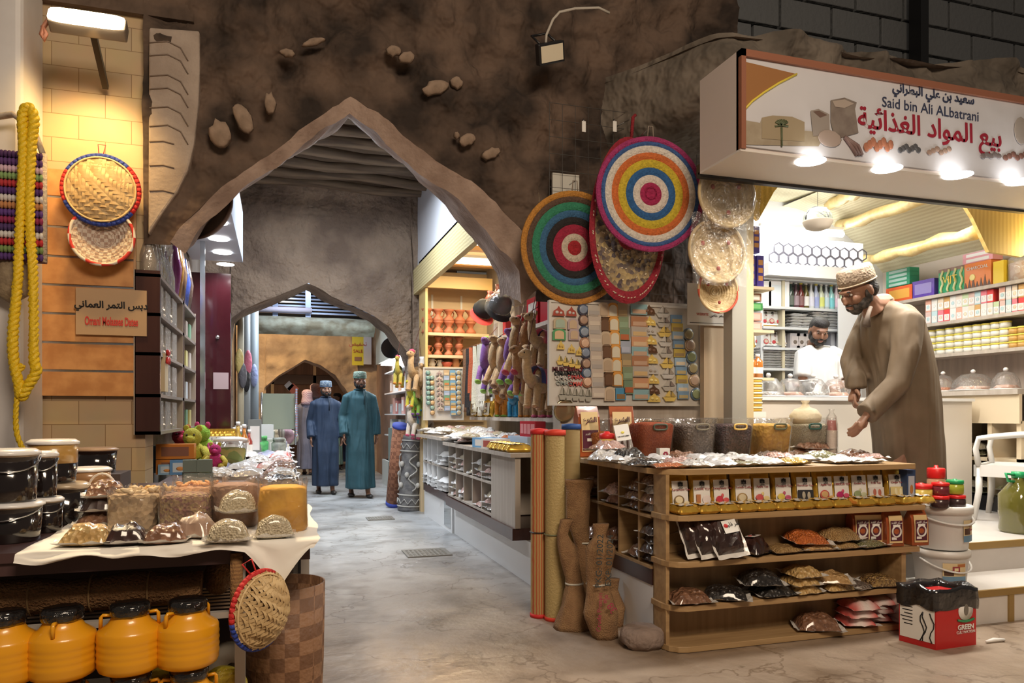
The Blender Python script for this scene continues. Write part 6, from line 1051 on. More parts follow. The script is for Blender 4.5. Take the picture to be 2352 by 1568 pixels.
p = at(898, 800, y=10.5); o = T('hanging_pan', 'black round pan hanging by the lit far sign', 'pan', p); B().lathe([(0, .02), (.13, .02), (.15, .06), (.14, .06), (.12, .03), (0, .03)], 22, cap=False).o('pan_bowl', BLACK, o, (0, 0, 0), (PI/2, 0, 0)); B().cyl((0, -.03, .14), (0, -.03, .36), .016).o('pan_handle', BLACK, o); B().tube([(0, -.03, .36), (.0, .0, .38), (1.75-p.x, .12, .38)], .006, 6).o('hook', STEEL, o)
o = T('shop_sign', 'yellow banner sign with red writing beyond the second arch', 'sign', at(822, 800, y=15.46)); B().box(-.1, .1, 0, .03, -.3, .25).o('banner', mat((.75, .62, .05), .5), o); B().box(.1, .24, .0, .03, -.28, .28).o('side_board', mat((.62, .62, .7), .5), o); text(arabic('تخفيض'), .1, mat((.5, .05, .04), .5), o, (0, -.01, .08)); o.scale = (1.15, 1, 1.15); text('SALE', .08, mat((.5, .05, .04), .5), o, (0, -.01, -.05)); B().box(-.06, .06, -.01, 0, -.22, -.15).o('printed_block', mat((.3, .16, .1), .5), o)
cols = [((.45, .15, .14), 'brick red'), ((.6, .66, .7), 'ice blue'), ((.7, .4, .36), 'dusty pink'), ((.75, .75, .72), 'white'), ((.35, .4, .42), 'slate'), ((.5, .3, .2), 'brown')]
fs = T('display_shelf', 'pale shelving of boxed goods far along the alley', 'shelf', (1.75, 10.3, 0))
for z in (.42, .85, 1.2, 1.55, 1.9): B().box(0, .3, 0, 2.6, z-.02, z).o('shelf_board', WHITEP, fs)
B().box(.26, .28, 0, 2.6, 0, 2.04).o('back_board', mat((.5, .3, .26), .6), fs); B().box(-.04, .3, -.02, 2.6, 0, .42).o('plinth', mat((.6, .62, .58), .5), fs)
for r_, z in enumerate((.42, .85, 1.2, 1.55)):
    for k in range(8): c, nm = cols[(k*2+r_) % 6]; boxy('boxed_good', '%s box on the far alley shelving, row %s, %s from the arch' % (nm, ('one', 'two', 'three', 'four', 'five')[r_], NTH[k]), 'box', (1.9, 10.45+.31*k, z+.001), (.22, .16, .16+.05*((k+r_) % 3)), mat(c, .4), -PI/2, 'boxes on the far alley shelving', (None, WHITEP)[k % 2])
for i, (px, py, s) in enumerate(((905, 1045, .55), (905, 985, .45))):
    boxy('suitcase', 'grey green metal case %s beside the carpet roll' % ('on the low ledge', 'stacked higher')[i], 'case', (1.62, 9.95, (.0, .56)[i]), (.34, .3, s), mat((.22, .28, .26), .4, .3), .3, 'metal cases by the arch')
# ================================================================ LEFT STALL
TZ = .785
tb = T('stall_table', 'long dark stall table with a metal frame running up the alley', 'table', (.1, 2.6, 0)); l = Vector((-.1, -2.6, 0)); FR = mat((.5, .47, .43), .45, .3); PLUM = mat((.07, .035, .035), .5)
B().box(-1.9, .1, 2.55, 4.9, TZ-.03, TZ).o('tabletop', PLUM, tb, l); B().box(-.69, .12, 4.9, 9.0, TZ-.03, TZ).o('tabletop', PLUM, tb, l)
for x, y in ((.1, 3.06), (-1.85, 2.58), (.1, 4.9), (.12, 8.9), (-.66, 8.9), (-.12, 2.58)): B().box(x-.016, x+.016, y-.016, y+.016, 0, TZ-.03).o('leg', FR, tb, l)
B().box(-1.9, .1, 2.56, 2.6, TZ-.07, TZ-.03).o('front_rail', PLUM, tb, l); B().box(-1.9, -.1, 2.56, 2.585, .54, .56).o('shelf_rail', FR, tb, l); B().box(-1.9, -.15, 2.36, 3.0, .2, .2225).o('low_board', PLUM, tb, l)
b = B()
for k in range(8): b.box(-1.9, -.1, 2.6+.05*k, 2.606+.05*k, .55, .556)
tag(b.o('wire_shelf', STEEL, tb, l), None, None); B().box(.12, .135, 4.3, 9.0, .1, TZ-.03).o('side_panel', mat((.3, .3, .33), .5), tb, l); B().box(-1.9, .06, 3.3, 3.32, .15, TZ-.03).o('back_panel', mat((.05, .035, .03), .7), tb, l)
CLOTH = mat((.84, .81, .75), .8, b=.2, bs=12)
def drop(u): return .025+.02*noise.noise((u*7, 0, 0))+.15*max(0, 1-abs(u-.86)/.13)**1.2
def cl(u, v):
    x = -.74+.87*u
    if v < .62: return (x+.02*noise.noise((v*6, 1, 0)), 3.5-(v/.62)*.98, TZ+.004+.004*noise.noise((u*8, v*8, 0)))
    t = (v-.62)/.38; return (x-.02*t*(u > .8), 2.52-.02*t-.02*noise.noise((u*9, t*2, 1)), TZ+.004-t*drop(u))
tag(B().surf(cl, 60, 26).o('tablecloth', CLOTH), 'white cloth over the stall table with one corner hanging down', 'tablecloth')
# yellow cans
YC = mat((.8, .36, .012), .32, coat=.4); LIDK = mat((.012, .011, .011), .14, b=.8, bs=45, coat=1)
def can(label, x, y, z, rz, s=1.):
    o = T('yellow_can', label, 'can', (x, y, z), rz, 'yellow plastic cans with black lids'); b = B(); pr = [(.07, 0), (.085, .01), (.09, .025)]
    for k in range(4): pr += [(.09, .04+.022*k), (.0915, .046+.022*k), (.09, .052+.022*k)]
    b.lathe(pr+[(.09, .135), (.086, .145), (.06, .165), (.05, .185), (.048, .2)], 30).o('can_body', YC, o); B().lathe([(.053, .19), (.056, .195), (.057, .222), (.05, .23), (.0, .231)], 22, wob=.06).o('lid', LIDK, o)
    for s_ in (-1, 1): B().tube([(s_*.048, 0, .192), (s_*.072, 0, .195), (s_*.077, 0, .188), (s_*.078, 0, .15)], .006, 6).o('handle', YC, o)
    return o
for i, (px, py, rz, nm) in enumerate(((18, 1560, 1.2, 'cut by the picture edge'), (150, 1546, 1.5, 'with one handle facing front'), (303, 1537, .1, 'with both handles at its sides'), (434, 1530, .8, 'nearest the round woven basket'))):
    p = at(px, py, y=2.5); can('yellow plastic can of the upper row, '+nm, p.x, 2.47, .43, rz).scale = (1, 1, .88); can('yellow plastic can of the lower row, under the one '+nm, p.x+.005, 2.46, .2235, (.3, .9, .1, .1)[i]).scale = (1, 1, .88)
YT = mat((.72, .58, .06), .35, n=(.55, .42, .03), kind='rings', sc_=30, b=.4, bs=60)
for i, (px, py, nm) in enumerate(((515, 1548, 'on the low board at the end of the yellow cans'), (365, 1520, 'glimpsed behind the yellow cans'))):
    p = at(px, py, y=2.62+.1*i); tag(B().lathe([(.02, -.05), (.065, -.05), (.07, -.03), (.07, .03), (.065, .05), (.02, .05), (.02, -.05)], 26, cap=False).o('twine_spool', YT, None, (p.x, p.y, .294), (PI/2-.2, 0, .25)), 'yellow twine spool '+nm, 'twine')
tag(B().lathe([(.02, -.05), (.07, -.05), (.075, .05), (.02, .05), (.02, -.05)], 24, cap=False).o('twine_spool', mat((.66, .6, .5), .6), None, (at(525, 1510, y=2.8).x, 2.85, .298), (PI/2, 0, .2)), 'pale twine spool behind the yellow one', 'twine')
COIR = mat((.26, .13, .055), .95, n=(.36, .2, .09), kind='grainx', sc_=40, b=.8, bs=120)
o = T('coir_roll', 'long brown bundle of coir fibre lying on the wire shelf', 'bundle', (-.85, 2.72, .615)); B().tube([(-.8+.1*k, 0, .006*math.sin(k*1.7)) for k in range(15)], [.055+.004*math.sin(k*2.3) for k in range(15)], 16).o('fibre', COIR, o)
for k in range(8): B().tube([(-.75+.17*k, .06*math.cos(a), .06*math.sin(a)) for a in [2*PI*q/12 for q in range(12)]], .003, 5, True).o('tie_string', mat((.35, .22, .1), .9), o)
o = T('coir_roll', 'short upright end of a coir bundle by the rope post', 'bundle', (at(500, 1340, y=2.8).x, 2.82, .62)); B().ell((0, 0, 0), (.05, .06, .062), 14, 9).o('fibre', COIR, o)
tag(B().cyl((at(545, 1340, y=2.6).x, 2.55, .48), (at(545, 1340, y=2.6).x, 2.55, .75), .02, seg=14).o('rope_post', mat((.3, .16, .06), .9, n=(.2, .1, .04), kind='wavez', sc_=26, b=.5, bs=90)), 'orange brown rope wrapped post under the cloth', 'post')
WEAVE = mat((.62, .46, .25), .6, n=(.42, .28, .13), kind='check', sc_=34, b=.4, bs=60)
def woven(label, p, rad, rot, rimc, deep=.35, herring=True):
    o = T('woven_basket', label, 'basket', p, 0, None, rot=rot); b = B(); n = 22; w_ = rad*.1; f = lambda x, y: -deep*rad*(1-(x*x+y*y)/rad**2)
    for d_ in (0, 1):                                    # split cane strips woven over and under
        for i in range(-10, 11):
            a = i*w_
            if abs(a) >= rad*.98: continue
            h = math.sqrt(rad*rad-a*a); m = max(4, int(2*h/(w_*1.0))); pts = []
            for k in range(m+1):
                t = -h+2*h*k/m; c, s_ = (a, t) if d_ else (t, a); over = .003*(1 if ((k+i*(1 if d_ else 1)+2*d_) % 4) < 2 else -1); pts.append((c, s_, f(c, s_)-over))
            vs = []; nn = len(pts)
            for (c, s_, z) in pts: vs += [((c-w_*.46, z, s_) if d_ else (c, z, s_-w_*.46)), ((c+w_*.46, z, s_) if d_ else (c, z, s_+w_*.46))]
            b.add(vs, [(2*k, 2*k+1, 2*k+3, 2*k+2) for k in range(nn-1)], True)
    tag(b.o('cane_weave', mat((.62, .45, .23), .55, n=(.5, .34, .16), sc_=18), o), None, None); r = B(); seg = 48
    for k in range(seg):
        a0, a1 = 2*PI*k/seg, 2*PI*(k+1)/seg; r.k = rimc[1](k/seg); r.tube([(rad*math.cos(a0), .004, rad*math.sin(a0)), (rad*math.cos(a1+.01), .004, rad*math.sin(a1+.01))], rad*.075, 8)
    r.o('bound_rim', rimc[0], o); B().tube([(rad*.93*math.cos(2*PI*k/40), -.012, rad*.93*math.sin(2*PI*k/40)) for k in range(40)], rad*.03, 6, True).o('inner_hoop', mat((.66, .48, .25), .5), o); B().tube([(-.01, 0, rad), (-.02, .02, rad*1.35), (.02, .02, rad*1.35), (.01, 0, rad)], .003, 5).o('hanging_loop', RED, o); return o
RB = [mat((.55, .02, .02), .7, b=.4, bs=80), mat((.02, .05, .33), .7, b=.4, bs=80)]
woven('round cane basket with a red and blue rim hanging from the stall table', at(600, 1400, y=2.42), .118, (0, -.25, .85), (RB+[mat((.6, .44, .22), .6)], lambda t: 0 if .12 < t < .46 else 1 if .46 < t < .86 else 2), .62)
woven('round cane basket with a blue and red rim on the slatted wall panel', at(232, 436, y=4.85), .2, (.0, 0, 0), (RB, lambda t: 1 if (.12 < t < .4 or .55 < t < .88) else 0), .25)
o = coil_basket('white coiled bowl with a red chequered rim under the cane basket on the wall', (237, 545), 4.88, .17, mat((.6, .04, .03), .7, n=(.75, .7, .62), kind='check', sc_=12), marks=False)
for q in C.objects:
    if q.name.startswith('coiled_basket') and q.get('label', '').startswith('white coiled'): q['group'] = 'wall baskets'; [ch for ch in q.children if ch.name.startswith('coiled_straw')][0].data.materials[0] = mat((.66, .58, .5), .7, n=(.42, .3, .24), kind='check', sc_=46, b=.5, bs=60)
p = at(665, 1568, z=0); tag(B().lathe([(.125, 0), (.14, .3), (.145, .585), (.138, .585), (.12, .02)], 36, cap=False).o('plaid_basket', mat((.17, .085, .045), .6, n=(.28, .15, .08), kind='check', sc_=20, b=.4, bs=40), None, (.02, 2.83, 0)), 'tall brown checked basket standing at the table corner', 'basket')
# dark buckets of molasses
DK = mat((.012, .008, .008), .12, coat=1); LIDM = mat((.78, .77, .77), .3, coat=.6, b=.2, bs=14); NECK = mat((.36, .26, .18), .3, coat=.6)
def bucket(label, loc, r, h, lid=LIDM, neck=NECK, nf=.85, hd=True, mid=None):
    o = T('molasses_bucket', label, 'bucket', loc, R.uniform(-.3, .3), 'plastic buckets of dark molasses'); B().lathe([(r*.86, 0), (r*.88, .004), (r*.95, h*nf)], 26).o('bucket_body', DK, o); B().lathe([(r*.95, h*nf), (r*.97, h*.9)], 26).o('bucket_neck', neck, o); B().lathe([(r*1.0, h*.88), (r*1.04, h*.89), (r*1.03, h*.94), (r*.85, h*1.0), (r*.7, h*.985), (0, h*.985)], 26).o('lid', lid, o)
    if hd: B().tube([(r*1.0*math.cos(a), -r*1.02*math.sin(a), h*(.84-.26*math.sin(a))) for a in [PI*k/14 for k in range(15)]], .0025, 5).o('wire_handle', STEEL, o)
    return o
def bk(label, px, pyb, pyt, rpx, y, **k):
    p = at(px, pyb, y=y); q = at(px, pyt, y=y); d = p.x*SN+p.y*CS; z = max(TZ, p.z); return (p.x, y, z), rpx*d/F, q.z-z
for (lb, px, pb, pt, rp, y, kw) in (('black bucket in the lower tier at the picture edge', 25, 1268, 1150, 66, 2.8, {}), ('black bucket in the upper tier at the picture edge', 20, 1150, 1030, 62, 2.8, {}), ('slim black bucket in the lower tier beside the edge bucket', 108, 1235, 1140, 34, 2.98, {}), ('slim black bucket in the upper tier beside the edge bucket', 100, 1140, 1035, 30, 2.98, {}),
        ('wide dark bucket under the mustard necked one', 150, 1222, 1107, 50, 3.2, {'lid': mat((.5, .4, .28), .3, coat=.6), 'hd': False}), ('tall dark bucket with a mustard neck and white lid', 122, 1107, 1008, 52, 3.2, {'neck': mat((.45, .26, .07), .3, coat=.6), 'nf': .45, 'hd': False}), ('dark bucket with a white lid and amber neck by the stone wall', 205, 1150, 1072, 46, 3.7, {'neck': mat((.4, .22, .1), .3, coat=.5), 'nf': .5, 'hd': False}), ('dark bucket with a tan lid by the stone wall', 220, 1085, 1027, 46, 4.3, {'lid': mat((.55, .36, .22), .4), 'hd': False})):
    loc, r, h = bk(lb, px, pb, pt, rp, y); bucket(lb, loc, r, h, **kw)
p = at(205, 1150, y=3.7); tag(B().box(-.12, .12, -.12, .12, 0, max(.01, p.z-TZ)).o('riser_box', mat((.1, .07, .06), .6), None, (p.x, 3.7, TZ)), 'dark riser box under the amber necked bucket', 'box')
p = at(220, 1085, y=4.3); tag(B().box(-.14, .14, -.14, .14, 0, max(.01, p.z-TZ)).o('riser_box', mat((.1, .07, .06), .6), None, (p.x, 4.3, TZ)), 'dark riser box under the tan lidded bucket', 'box')
p = at(228, 1160, y=3.35); o = T('lidded_tub', 'tan round tub with an arched white handle behind the root bag', 'tub', (p.x, 3.4, TZ)); B().lathe([(.06, 0), (.065, .06), (.068, .07), (.066, .09), (0, .095)], 22).o('tub_body', mat((.5, .3, .17), .4), o); B().tube([(.055*math.cos(a), 0, .085+.085*math.sin(a)) for a in [PI*k/12 for k in range(13)]], .005, 6).o('handle', mat((.75, .68, .6), .4), o)
# big clear bags
def bag(label, px, pyb, w_, h_, m, fill, y=None, heap=None, sq=4, film=None):
    h_ *= 1.08; p = at(px, pyb, z=TZ+.005) if y is None else Vector((at(px, pyb, y=y).x, y, TZ+.005)); o = T('spice_bag', label, 'bag', (p.x, p.y+w_*.45, TZ+.005), 0, 'big clear bags on the stall table'); sd = px*.01
    B().lathe([(w_*.46, 0), (w_*.5, .01), (w_*.5, h_*.5), (w_*.48, h_*fill), (w_*.3, h_*(fill+.05)), (0, h_*(fill+.03))], 30, sq=sq, wob=.07, seed=sd).o('contents', loose(m), o); B().lathe([(w_*.475, 0), (w_*.515, .012), (w_*.52, h_*.5), (w_*.5, h_*.85), (w_*.52, h_)], 34, sq=sq, cap=False, wob=.09, seed=sd).crimp(34, .09*h_, sd).o('clear_film', film or clear(gl=.1, a=.06), o)
    if heap:
        b = B(); rr = random.Random(int(px))
        for i in range(34):
            a, q = rr.uniform(0, 6.3), rr.uniform(0, w_*.42); b.ell((q*math.cos(a), q*math.sin(a), h_*(fill+.03)+rr.uniform(0, .015)), (.02, .009, .008), 7, 5, Euler((rr.uniform(-.5, .5), rr.uniform(-.6, .6), rr.uniform(0, 6))).to_matrix())
        tag(b.o('pieces_on_top', heap, o), None, None, kind='stuff')
TURM = mat((.9, .46, .02), .7, n=(.78, .36, .012), sc_=12, b=.5, bs=22)
FB = clear(gl=.1, a=.06)
bag('clear bag of pale knobbly roots on the white cloth', 303, 1222, .165, .135, stuffmat((.66, .47, .27), (.36, .23, .12), 34), .85, heap=mat((.62, .48, .3), .7)); bag('clear bag of purple brown herbs on the white cloth', 423, 1222, .165, .155, stuffmat((.26, .09, .09), (.5, .34, .14), 60), .72); bag('clear bag of grey brown powder on the white cloth', 537, 1212, .165, .165, stuffmat((.4, .22, .13), (.3, .16, .1), 30, .3), .82); bag('clear bag of bright yellow turmeric at the table corner', 650, 1222, .165, .165, TURM, .82)
bag('clear bag of yellow brown sticks behind the root bag', 350, 1150, .2, .09, BROWN, .7, 3.5, heap=mat((.6, .36, .1), .6)); bag('clear bag of orange peel behind the herbs', 455, 1150, .22, .12, stuffmat((.5, .22, .08), (.6, .3, .12), 30), .6, 3.55, heap=mat((.66, .3, .08), .6)); bag('clear bag of orange flakes behind the grey powder', 560, 1150, .2, .12, stuffmat((.62, .25, .06), (.5, .18, .04), 60), .55, 3.6); bag('clear bag of red peppers behind the turmeric', 650, 1150, .18, .1, stuffmat((.6, .12, .03), (.45, .06, .02), 40), .5, 3.5)
# packets at the front edge
for i, (px, py, m, w_, l_, h_, rz, dz, nm, kw) in enumerate(((195, 1252, CASHEW, .17, .14, .05, -.15, 0, 'flat bag of peanuts at the front of the cloth', {}), (285, 1250, DATE, .14, .13, .05, .1, 0, 'dark date packet on another in front of the root bag', {}), (375, 1248, BROWN, .15, .12, .045, .1, 0, 'shiny brown date packet in front of the herbs', {}), (448, 1235, stuffmat((.34, .22, .16), (.5, .38, .3), 18), .14, .13, .06, -.4, .0, 'crinkled bag of brown pods between the herbs and the rice', {}),
        (522, 1246, PALE, .15, .11, .06, 0, 0, 'lower clear bag of pale grains under the upper grain bag', {'lump': .1, 'edge': MILK}), (545, 1220, PALE, .15, .11, .065, .15, .062, 'upper clear bag of pale grains lying on two others', {'lump': .1, 'edge': MILK}), (630, 1236, PALE, .14, .09, .06, .1, 0, 'rounded clear bag of pale grains before the turmeric', {'lump': .1, 'edge': MILK}))):
    p = at(px, py, z=TZ+.01); packet(nm, (p.x, p.y+.05, TZ+.006+dz), m, w_, l_, h_, (0, 0, rz), 'small bags along the front of the stall table', var=i, **kw)
for k in range(3): p = at(208, 1215, z=TZ+.01); packet('clear date packet stacked behind the peanuts, %s of three' % ('lowest', 'middle', 'topmost')[k], (p.x+.01*k, 3.06, TZ+.006+.05*k), (BROWN, DATE, BROWN)[k], .16, .18, .05, (0, 0, .1*k), 'stacked date packets', var=k)
# --- stone wall: slatted panel, rope, bags, sign, flood lamp
q0, q1 = at(86, 390, y=4.96), at(312, 912, y=4.96); o = T('slat_panel', 'orange wood grain slatted display panel with metal grooves on the stone wall', 'panel', (q0.x, 4.96, q1.z)); w_ = q1.x-q0.x; BRD = mat((.66, .33, .12), .5, n=(.5, .22, .07), sc_=9); zz = [at(200, py, y=4.96).z-q1.z for py in (392, 457, 525, 592, 657, 722, 788, 852, 912)]
for a, c in zip(zz, zz[1:]): B().box(0, w_, 0, .02, c+.008, a-.006).o('slat_board', BRD, o)
for a in zz[1:-1]: B().box(0, w_, .008, .018, a-.006, a+.008).o('metal_groove', STEEL, o)
B().box(w_-.012, w_, -.003, .0, 0, zz[0]).o('edge_strip', mat((.5, .3, .16), .4), o)
q0, q1 = at(174, 660, y=4.938), at(337, 772, y=4.938); o = T('shop_sign', 'tan board sign for Omani molasses dates in black and red lettering', 'sign', ((q0.x+q1.x)/2, 4.938, (q0.z+q1.z)/2)); w_, h = (q1.x-q0.x)/2, (q0.z-q1.z)/2; B().box(-w_, w_, 0, .012, -h, h).o('sign_board', mat((.5, .34, .2), .6), o); text(arabic('دبس التمر العماني'), .054, BLACK, o, (.0, -.003, h*.3), bold=.0015); text('Omani Molasses Dates', .07, mat((.6, .05, .04), .5), o, (.0, -.003, -h*.42), sx=.44, bold=.002)
YR = mat((.9, .62, .02), .5, b=.4, bs=60); yr = 4.42
def rope(pts, r, name, par):
    P = [at(*p, y=yr) for p in pts]; path = []
    for i in range(len(P)-1):
        a, b_, c, d = P[max(i-1, 0)], P[i], P[i+1], P[min(i+2, len(P)-1)]
        for k in range(14): t = k/14; path.append(.5*((2*b_)+(c-a)*t+(2*a-5*b_+4*c-d)*t*t+(3*b_-a-3*c+d)*t**3))
    path.append(P[-1]); b = B()
    for s_ in range(3):
        pts2 = []; ln = 0
        for i, p in enumerate(path):
            if i: ln += (p-path[i-1]).length
            d = (path[min(i+1, len(path)-1)]-path[max(i-1, 0)]).normalized(); x = d.cross(Vector((0, 1, 0))).normalized(); y = d.cross(x); a = ln*70+s_*2.094; pts2.append(p+x*r*.55*math.cos(a)+y*r*.55*math.sin(a)-par.location)
        b.tube(pts2, r*.62, 7)
    b.o(name, YR, par)
o = T('yellow_rope', 'thick bright yellow rope looped and knotted beside the white pillar', 'rope', at(60, 250, y=yr)); rope(((48, 900), (32, 830), (30, 760), (40, 650), (48, 480), (54, 340), (52, 270), (64, 246), (78, 272), (72, 340), (68, 480), (76, 650), (78, 820), (84, 850), (62, 890), (50, 910), (44, 890)), .024, 'rope_strand', o); rope(((40, 900), (36, 960), (40, 1000), (52, 1030)), .012, 'rope_tail', o); rope(((26, 828), (40, 850), (52, 838)), .016, 'rope_knot', o); rope(((52, 330), (64, 324), (74, 332)), .008, 'rope_tie', o)
pb = at(30, 470, y=4.5); o = T('woven_bag', 'knitted shoulder bag in red, white and purple stripes behind the yellow rope', 'bag', (pb.x, 4.5, at(30, 600, y=4.5).z)); hh = at(30, 350, y=4.5).z-o.location.z; cs = [(.1, .04, .2), (.2, .3, .1), (.5, .03, .04), (.7, .68, .66), (.08, .04, .15), (.3, .03, .1), (.12, .05, .25), (.55, .25, .1), (.7, .66, .64), (.1, .04, .2), (.5, .04, .05), (.25, .4, .15), (.7, .5, .6), (.12, .05, .2), (.08, .03, .12)]; b = B()
for k, c in enumerate(cs):
    b.k = k
    for j in range(22): b.ell((-.24+.018*j, -.03, hh*(k+.5)/15), (.012, .02, hh/28), 6, 4)
b.k = 15; b.box(-.25, .15, -.02, .03, 0, hh); b.o('knitted_cloth', [mat(c, .85) for c in cs]+[mat((.2, .1, .12), .9)], o); B().tube([(-.2, 0, hh), (-.14, .0, hh+.16), (-.0, 0, hh+.2), (.1, 0, hh+.12), (.14, -.01, hh)], .03, 8, flat=.5).o('bag_handle', mat((.6, .52, .42), .8, n=(.4, .33, .26), sc_=30), o); B().tube([(.15, -.02, 0), (.15, -.025, hh)], .014, 6).o('braided_edge', mat((.62, .52, .4), .8, b=.6, bs=60), o)
tag(B().lathe([(.0, -.0), (.09, .06), (.1, .14), (.06, .24), (.05, .3), (.045, .3), (.08, .14), (.0, .02)], 18, ry=.5, cap=False).o('leather_pouch', mat((.35, .27, .17), .6, n=(.22, .16, .1), sc_=16, b=.4, bs=30), None, at(28, 700, y=4.52)), 'worn tan leather pouch hanging under the knitted bag', 'pouch')
p = at(200, 46, y=4.5); o = T('floodlight', 'glowing warm floodlight fixed above the stone wall', 'lamp', p, 0, None, rot=(-.5, 0, 0)); B().box(-.235, .235, 0, .1, -.05, .075).o('housing', mat((.2, .16, .12), .5), o, bev=.01); B().lathe([(.0, 0), (.22, 0), (.23, .01), (0, .012)], 28, sq=6, ry=.32).o('glass_front', mat((1, .86, .62), .5, em=14), o, (0, -.004, .0), (PI/2, 0, 0)); B().box(-.02, .02, .05, .6, .06, .1).o('bracket', BLACK, o); o.scale = (.8, .8, .8)
b = B(); b.tube([at(*k, y=4.55) for k in ((122, 22), (112, 45), (100, 62), (95, 80), (100, 92), (106, 78), (98, 60))], .012, 6); tag(b.o('cable', mat((.5, .2, .12), .5)), 'curled reddish cable hanging from the glowing floodlight', 'cable')
p = at(474, 484, y=5.35); b = B().lathe([(0, -.02), (.2, -.02), (.24, .03), (.22, .03), (.19, 0), (0, 0)], 32, cap=False); o = T('round_sieve', 'dark round sieve hanging by the lit shop sign inside the arch', 'sieve', p, 0, None, rot=(PI/2-.35, -.45, -.5)); b.o('wooden_hoop', mat((.16, .1, .08), .5), o); B().lathe([(0, .005), (.195, .005)], 28, cap=False).o('mesh', clear((.4, .38, .4), a=.3), o)
# --- lit sign box inside the arch
z = 2.72; a, b_, c, d = (at(*k, z=z) for k in ((456, 540), (540, 475), (556, 630), (488, 624))); x0, x1 = -.66, -.3; y0, y1 = 5.75, 8.0
o = T('shop_sign', 'white sign box with four round lights on the alley wall', 'sign', (-.82, 5.6, z)); xr = at(548, 560, z=z).x; B().box(0, xr+.82, 0, 2.3, 0, .5).o('sign_box', mat((.55, .6, .7), .4), o)
for k, (px, py) in enumerate(((497, 513), (503, 550), (511, 581), (518, 608))):
    q = at(px, py, z=z-.01); B().lathe([(0, 0), (.085, 0), (.085, .004), (0, .004)], 22, cap=False).o('downlight', DISC, o, (q.x+.82, q.y-5.6, -.008)); light('alley_sign_downlight', 'SPOT', (q.x, q.y, z-.05), 26, WHITE, aim=(q.x+.15, q.y, 0), size=.08, spot=140)
# --- dark cabinets
cz = [at(381, py, y=4.97).z for py in (631, 720, 810, 905, 990)]; cbz0, cbz1 = cz[-1]-.02, cz[0]+.02; zb = cbz0
def cabinet(label, y0, y1, xf, n):
    o = T('display_cabinet', label, 'cabinet', (-.83, y0, zb)); l = Vector((.83, -y0, -zb)); B().box(-.83, xf, y0, y0+.03, zb, cbz1).o('side_panel', DARKW, o, l); B().box(-.83, xf, y1-.02, y1, zb, cbz1).o('side_panel', mat((.4, .34, .28), .5), o, l); B().box(-.835, -.825, y0, y1, zb, cbz1).o('back_panel', GREYOAK, o, l)
    for z in cz: B().box(-.83, xf, y0, y1, z-.02, z).o('shelf_board', mat((.24, .2, .18), .3), o, l)
    return o
cabinet('dark wood display cabinet full of clear wrapped boxes on the alley wall', 4.95, 6.1, -.69, 4); cabinet('second dark cabinet farther along the alley wall', 6.15, 7.0, -.69, 4); CW = clear((.95, .94, .93), gl=.5, a=.3, r=.15)
for r_ in range(4):
    for k in range(3):
        y = 5.12+.33*k; hh = (cz[r_]-cz[r_+1])*.82; o = T('gift_pack', 'clear wrapped gift pack, shelf %s from the top, %s from the stone wall' % (('one', 'two', 'three', 'four')[r_], NTH[k]), 'box', (-.755, y, cz[r_+1]+.001), 0, 'clear wrapped gift packs in the cabinet'); B().cbox((0, 0, hh/2), (.09, .24, hh)).o('clear_wrap', CW, o); B().cbox((-.03, 0, hh*.45), (.02, .2, hh*.8)).o('box_insert', mat(((.45, .4, .36), (.55, .5, .45), (.36, .32, .3))[(r_+k) % 3], .6), o)
o = T('ribbon_box', 'cream box tied with a red ribbon bow in the cabinet', 'box', (-.70, 5.15, cz[3]+.02)); B().box(-.03, .02, -.07, .07, 0, .24).o('carton', mat((.6, .48, .3), .5), o)
for a in (-.5, .5, 2.4, -2.4): B().ell((.03, .04*math.sin(a), .22+.03*math.cos(a)), (.012, .035, .016), 8, 5, Euler((a, 0, 0)).to_matrix()).o('ribbon_loop', RED, o)
for k, (px, py, w_) in enumerate(((360, 620, .05), (382, 626, .04), (393, 636, .04), (402, 645, .035), (412, 655, .035), (422, 668, .035))):
    p = at(px, py, x=-.755); y = 5.02+.15*k; o = T('wrapped_bottle', 'foil and film wrapped bottle on top of the dark cabinet, %s from the stone wall' % NTH[k], 'bottle', (-.76, y, cbz1-.02+.001), 0, 'wrapped bottles on the dark cabinet'); B().lathe([(.042, 0), (.045, .1), (.02, .17), (.02, .26), (.028, .27)], 14).o('bottle_body', mat(((.35, .28, .22), (.2, .1, .25), (.3, .2, .06))[k % 3], .15, coat=1), o); B().lathe([(.055, 0), (.056, .12), (.03, .22), (.034, .29), (.045, .32)], 14, cap=False, wob=.2, seed=k).o('clear_wrap', clear(gl=.3, a=.2), o)
for k, (c, y, hh) in enumerate((((.3, .04, .25), 6.0, .4), ((.5, .25, .05), 6.15, .46), ((.2, .12, .08), 6.35, .44), ((.06, .1, .4), 6.6, .4), ((.15, .1, .08), 6.8, .42))): tag(B().tube([(0, 0, 0), (.02, 0, hh*.5), (0, .02, hh)], [.03, .035, .015], 10).o('gift_roll', mat(c, .2, coat=1, b=.4, bs=20), None, (-.74, y, cbz1+.001)), '%s glossy wrapped roll standing on the cabinets' % ('violet', 'amber', 'brown', 'blue', 'dark brown')[k], 'roll')
for r_ in range(4):
    for k in range(3): c = ((.5, .55, .6), (.3, .25, .22), (.15, .3, .2), (.55, .5, .2), (.5, .45, .42))[(r_*2+k) % 5]; boxy('trinket_box', 'small trinket box in the second cabinet, shelf %s from the top, %s in' % (('one', 'two', 'three', 'four')[r_], NTH[k]), 'box', (-.76, 6.32+.25*k, cz[r_+1]+.001), (.09, .12, .14), mat(c, .4), 0, 'trinket boxes in the second cabinet')
p = at(475, 800, x=-.62); tag(B().box(-.02, .02, -.02, .02, 0, 1.95).o('steel_post', mat((.6, .66, .72), .2, .9), None, (-.64, 7.06, TZ)), 'shiny upright steel post beside the second cabinet', 'post')
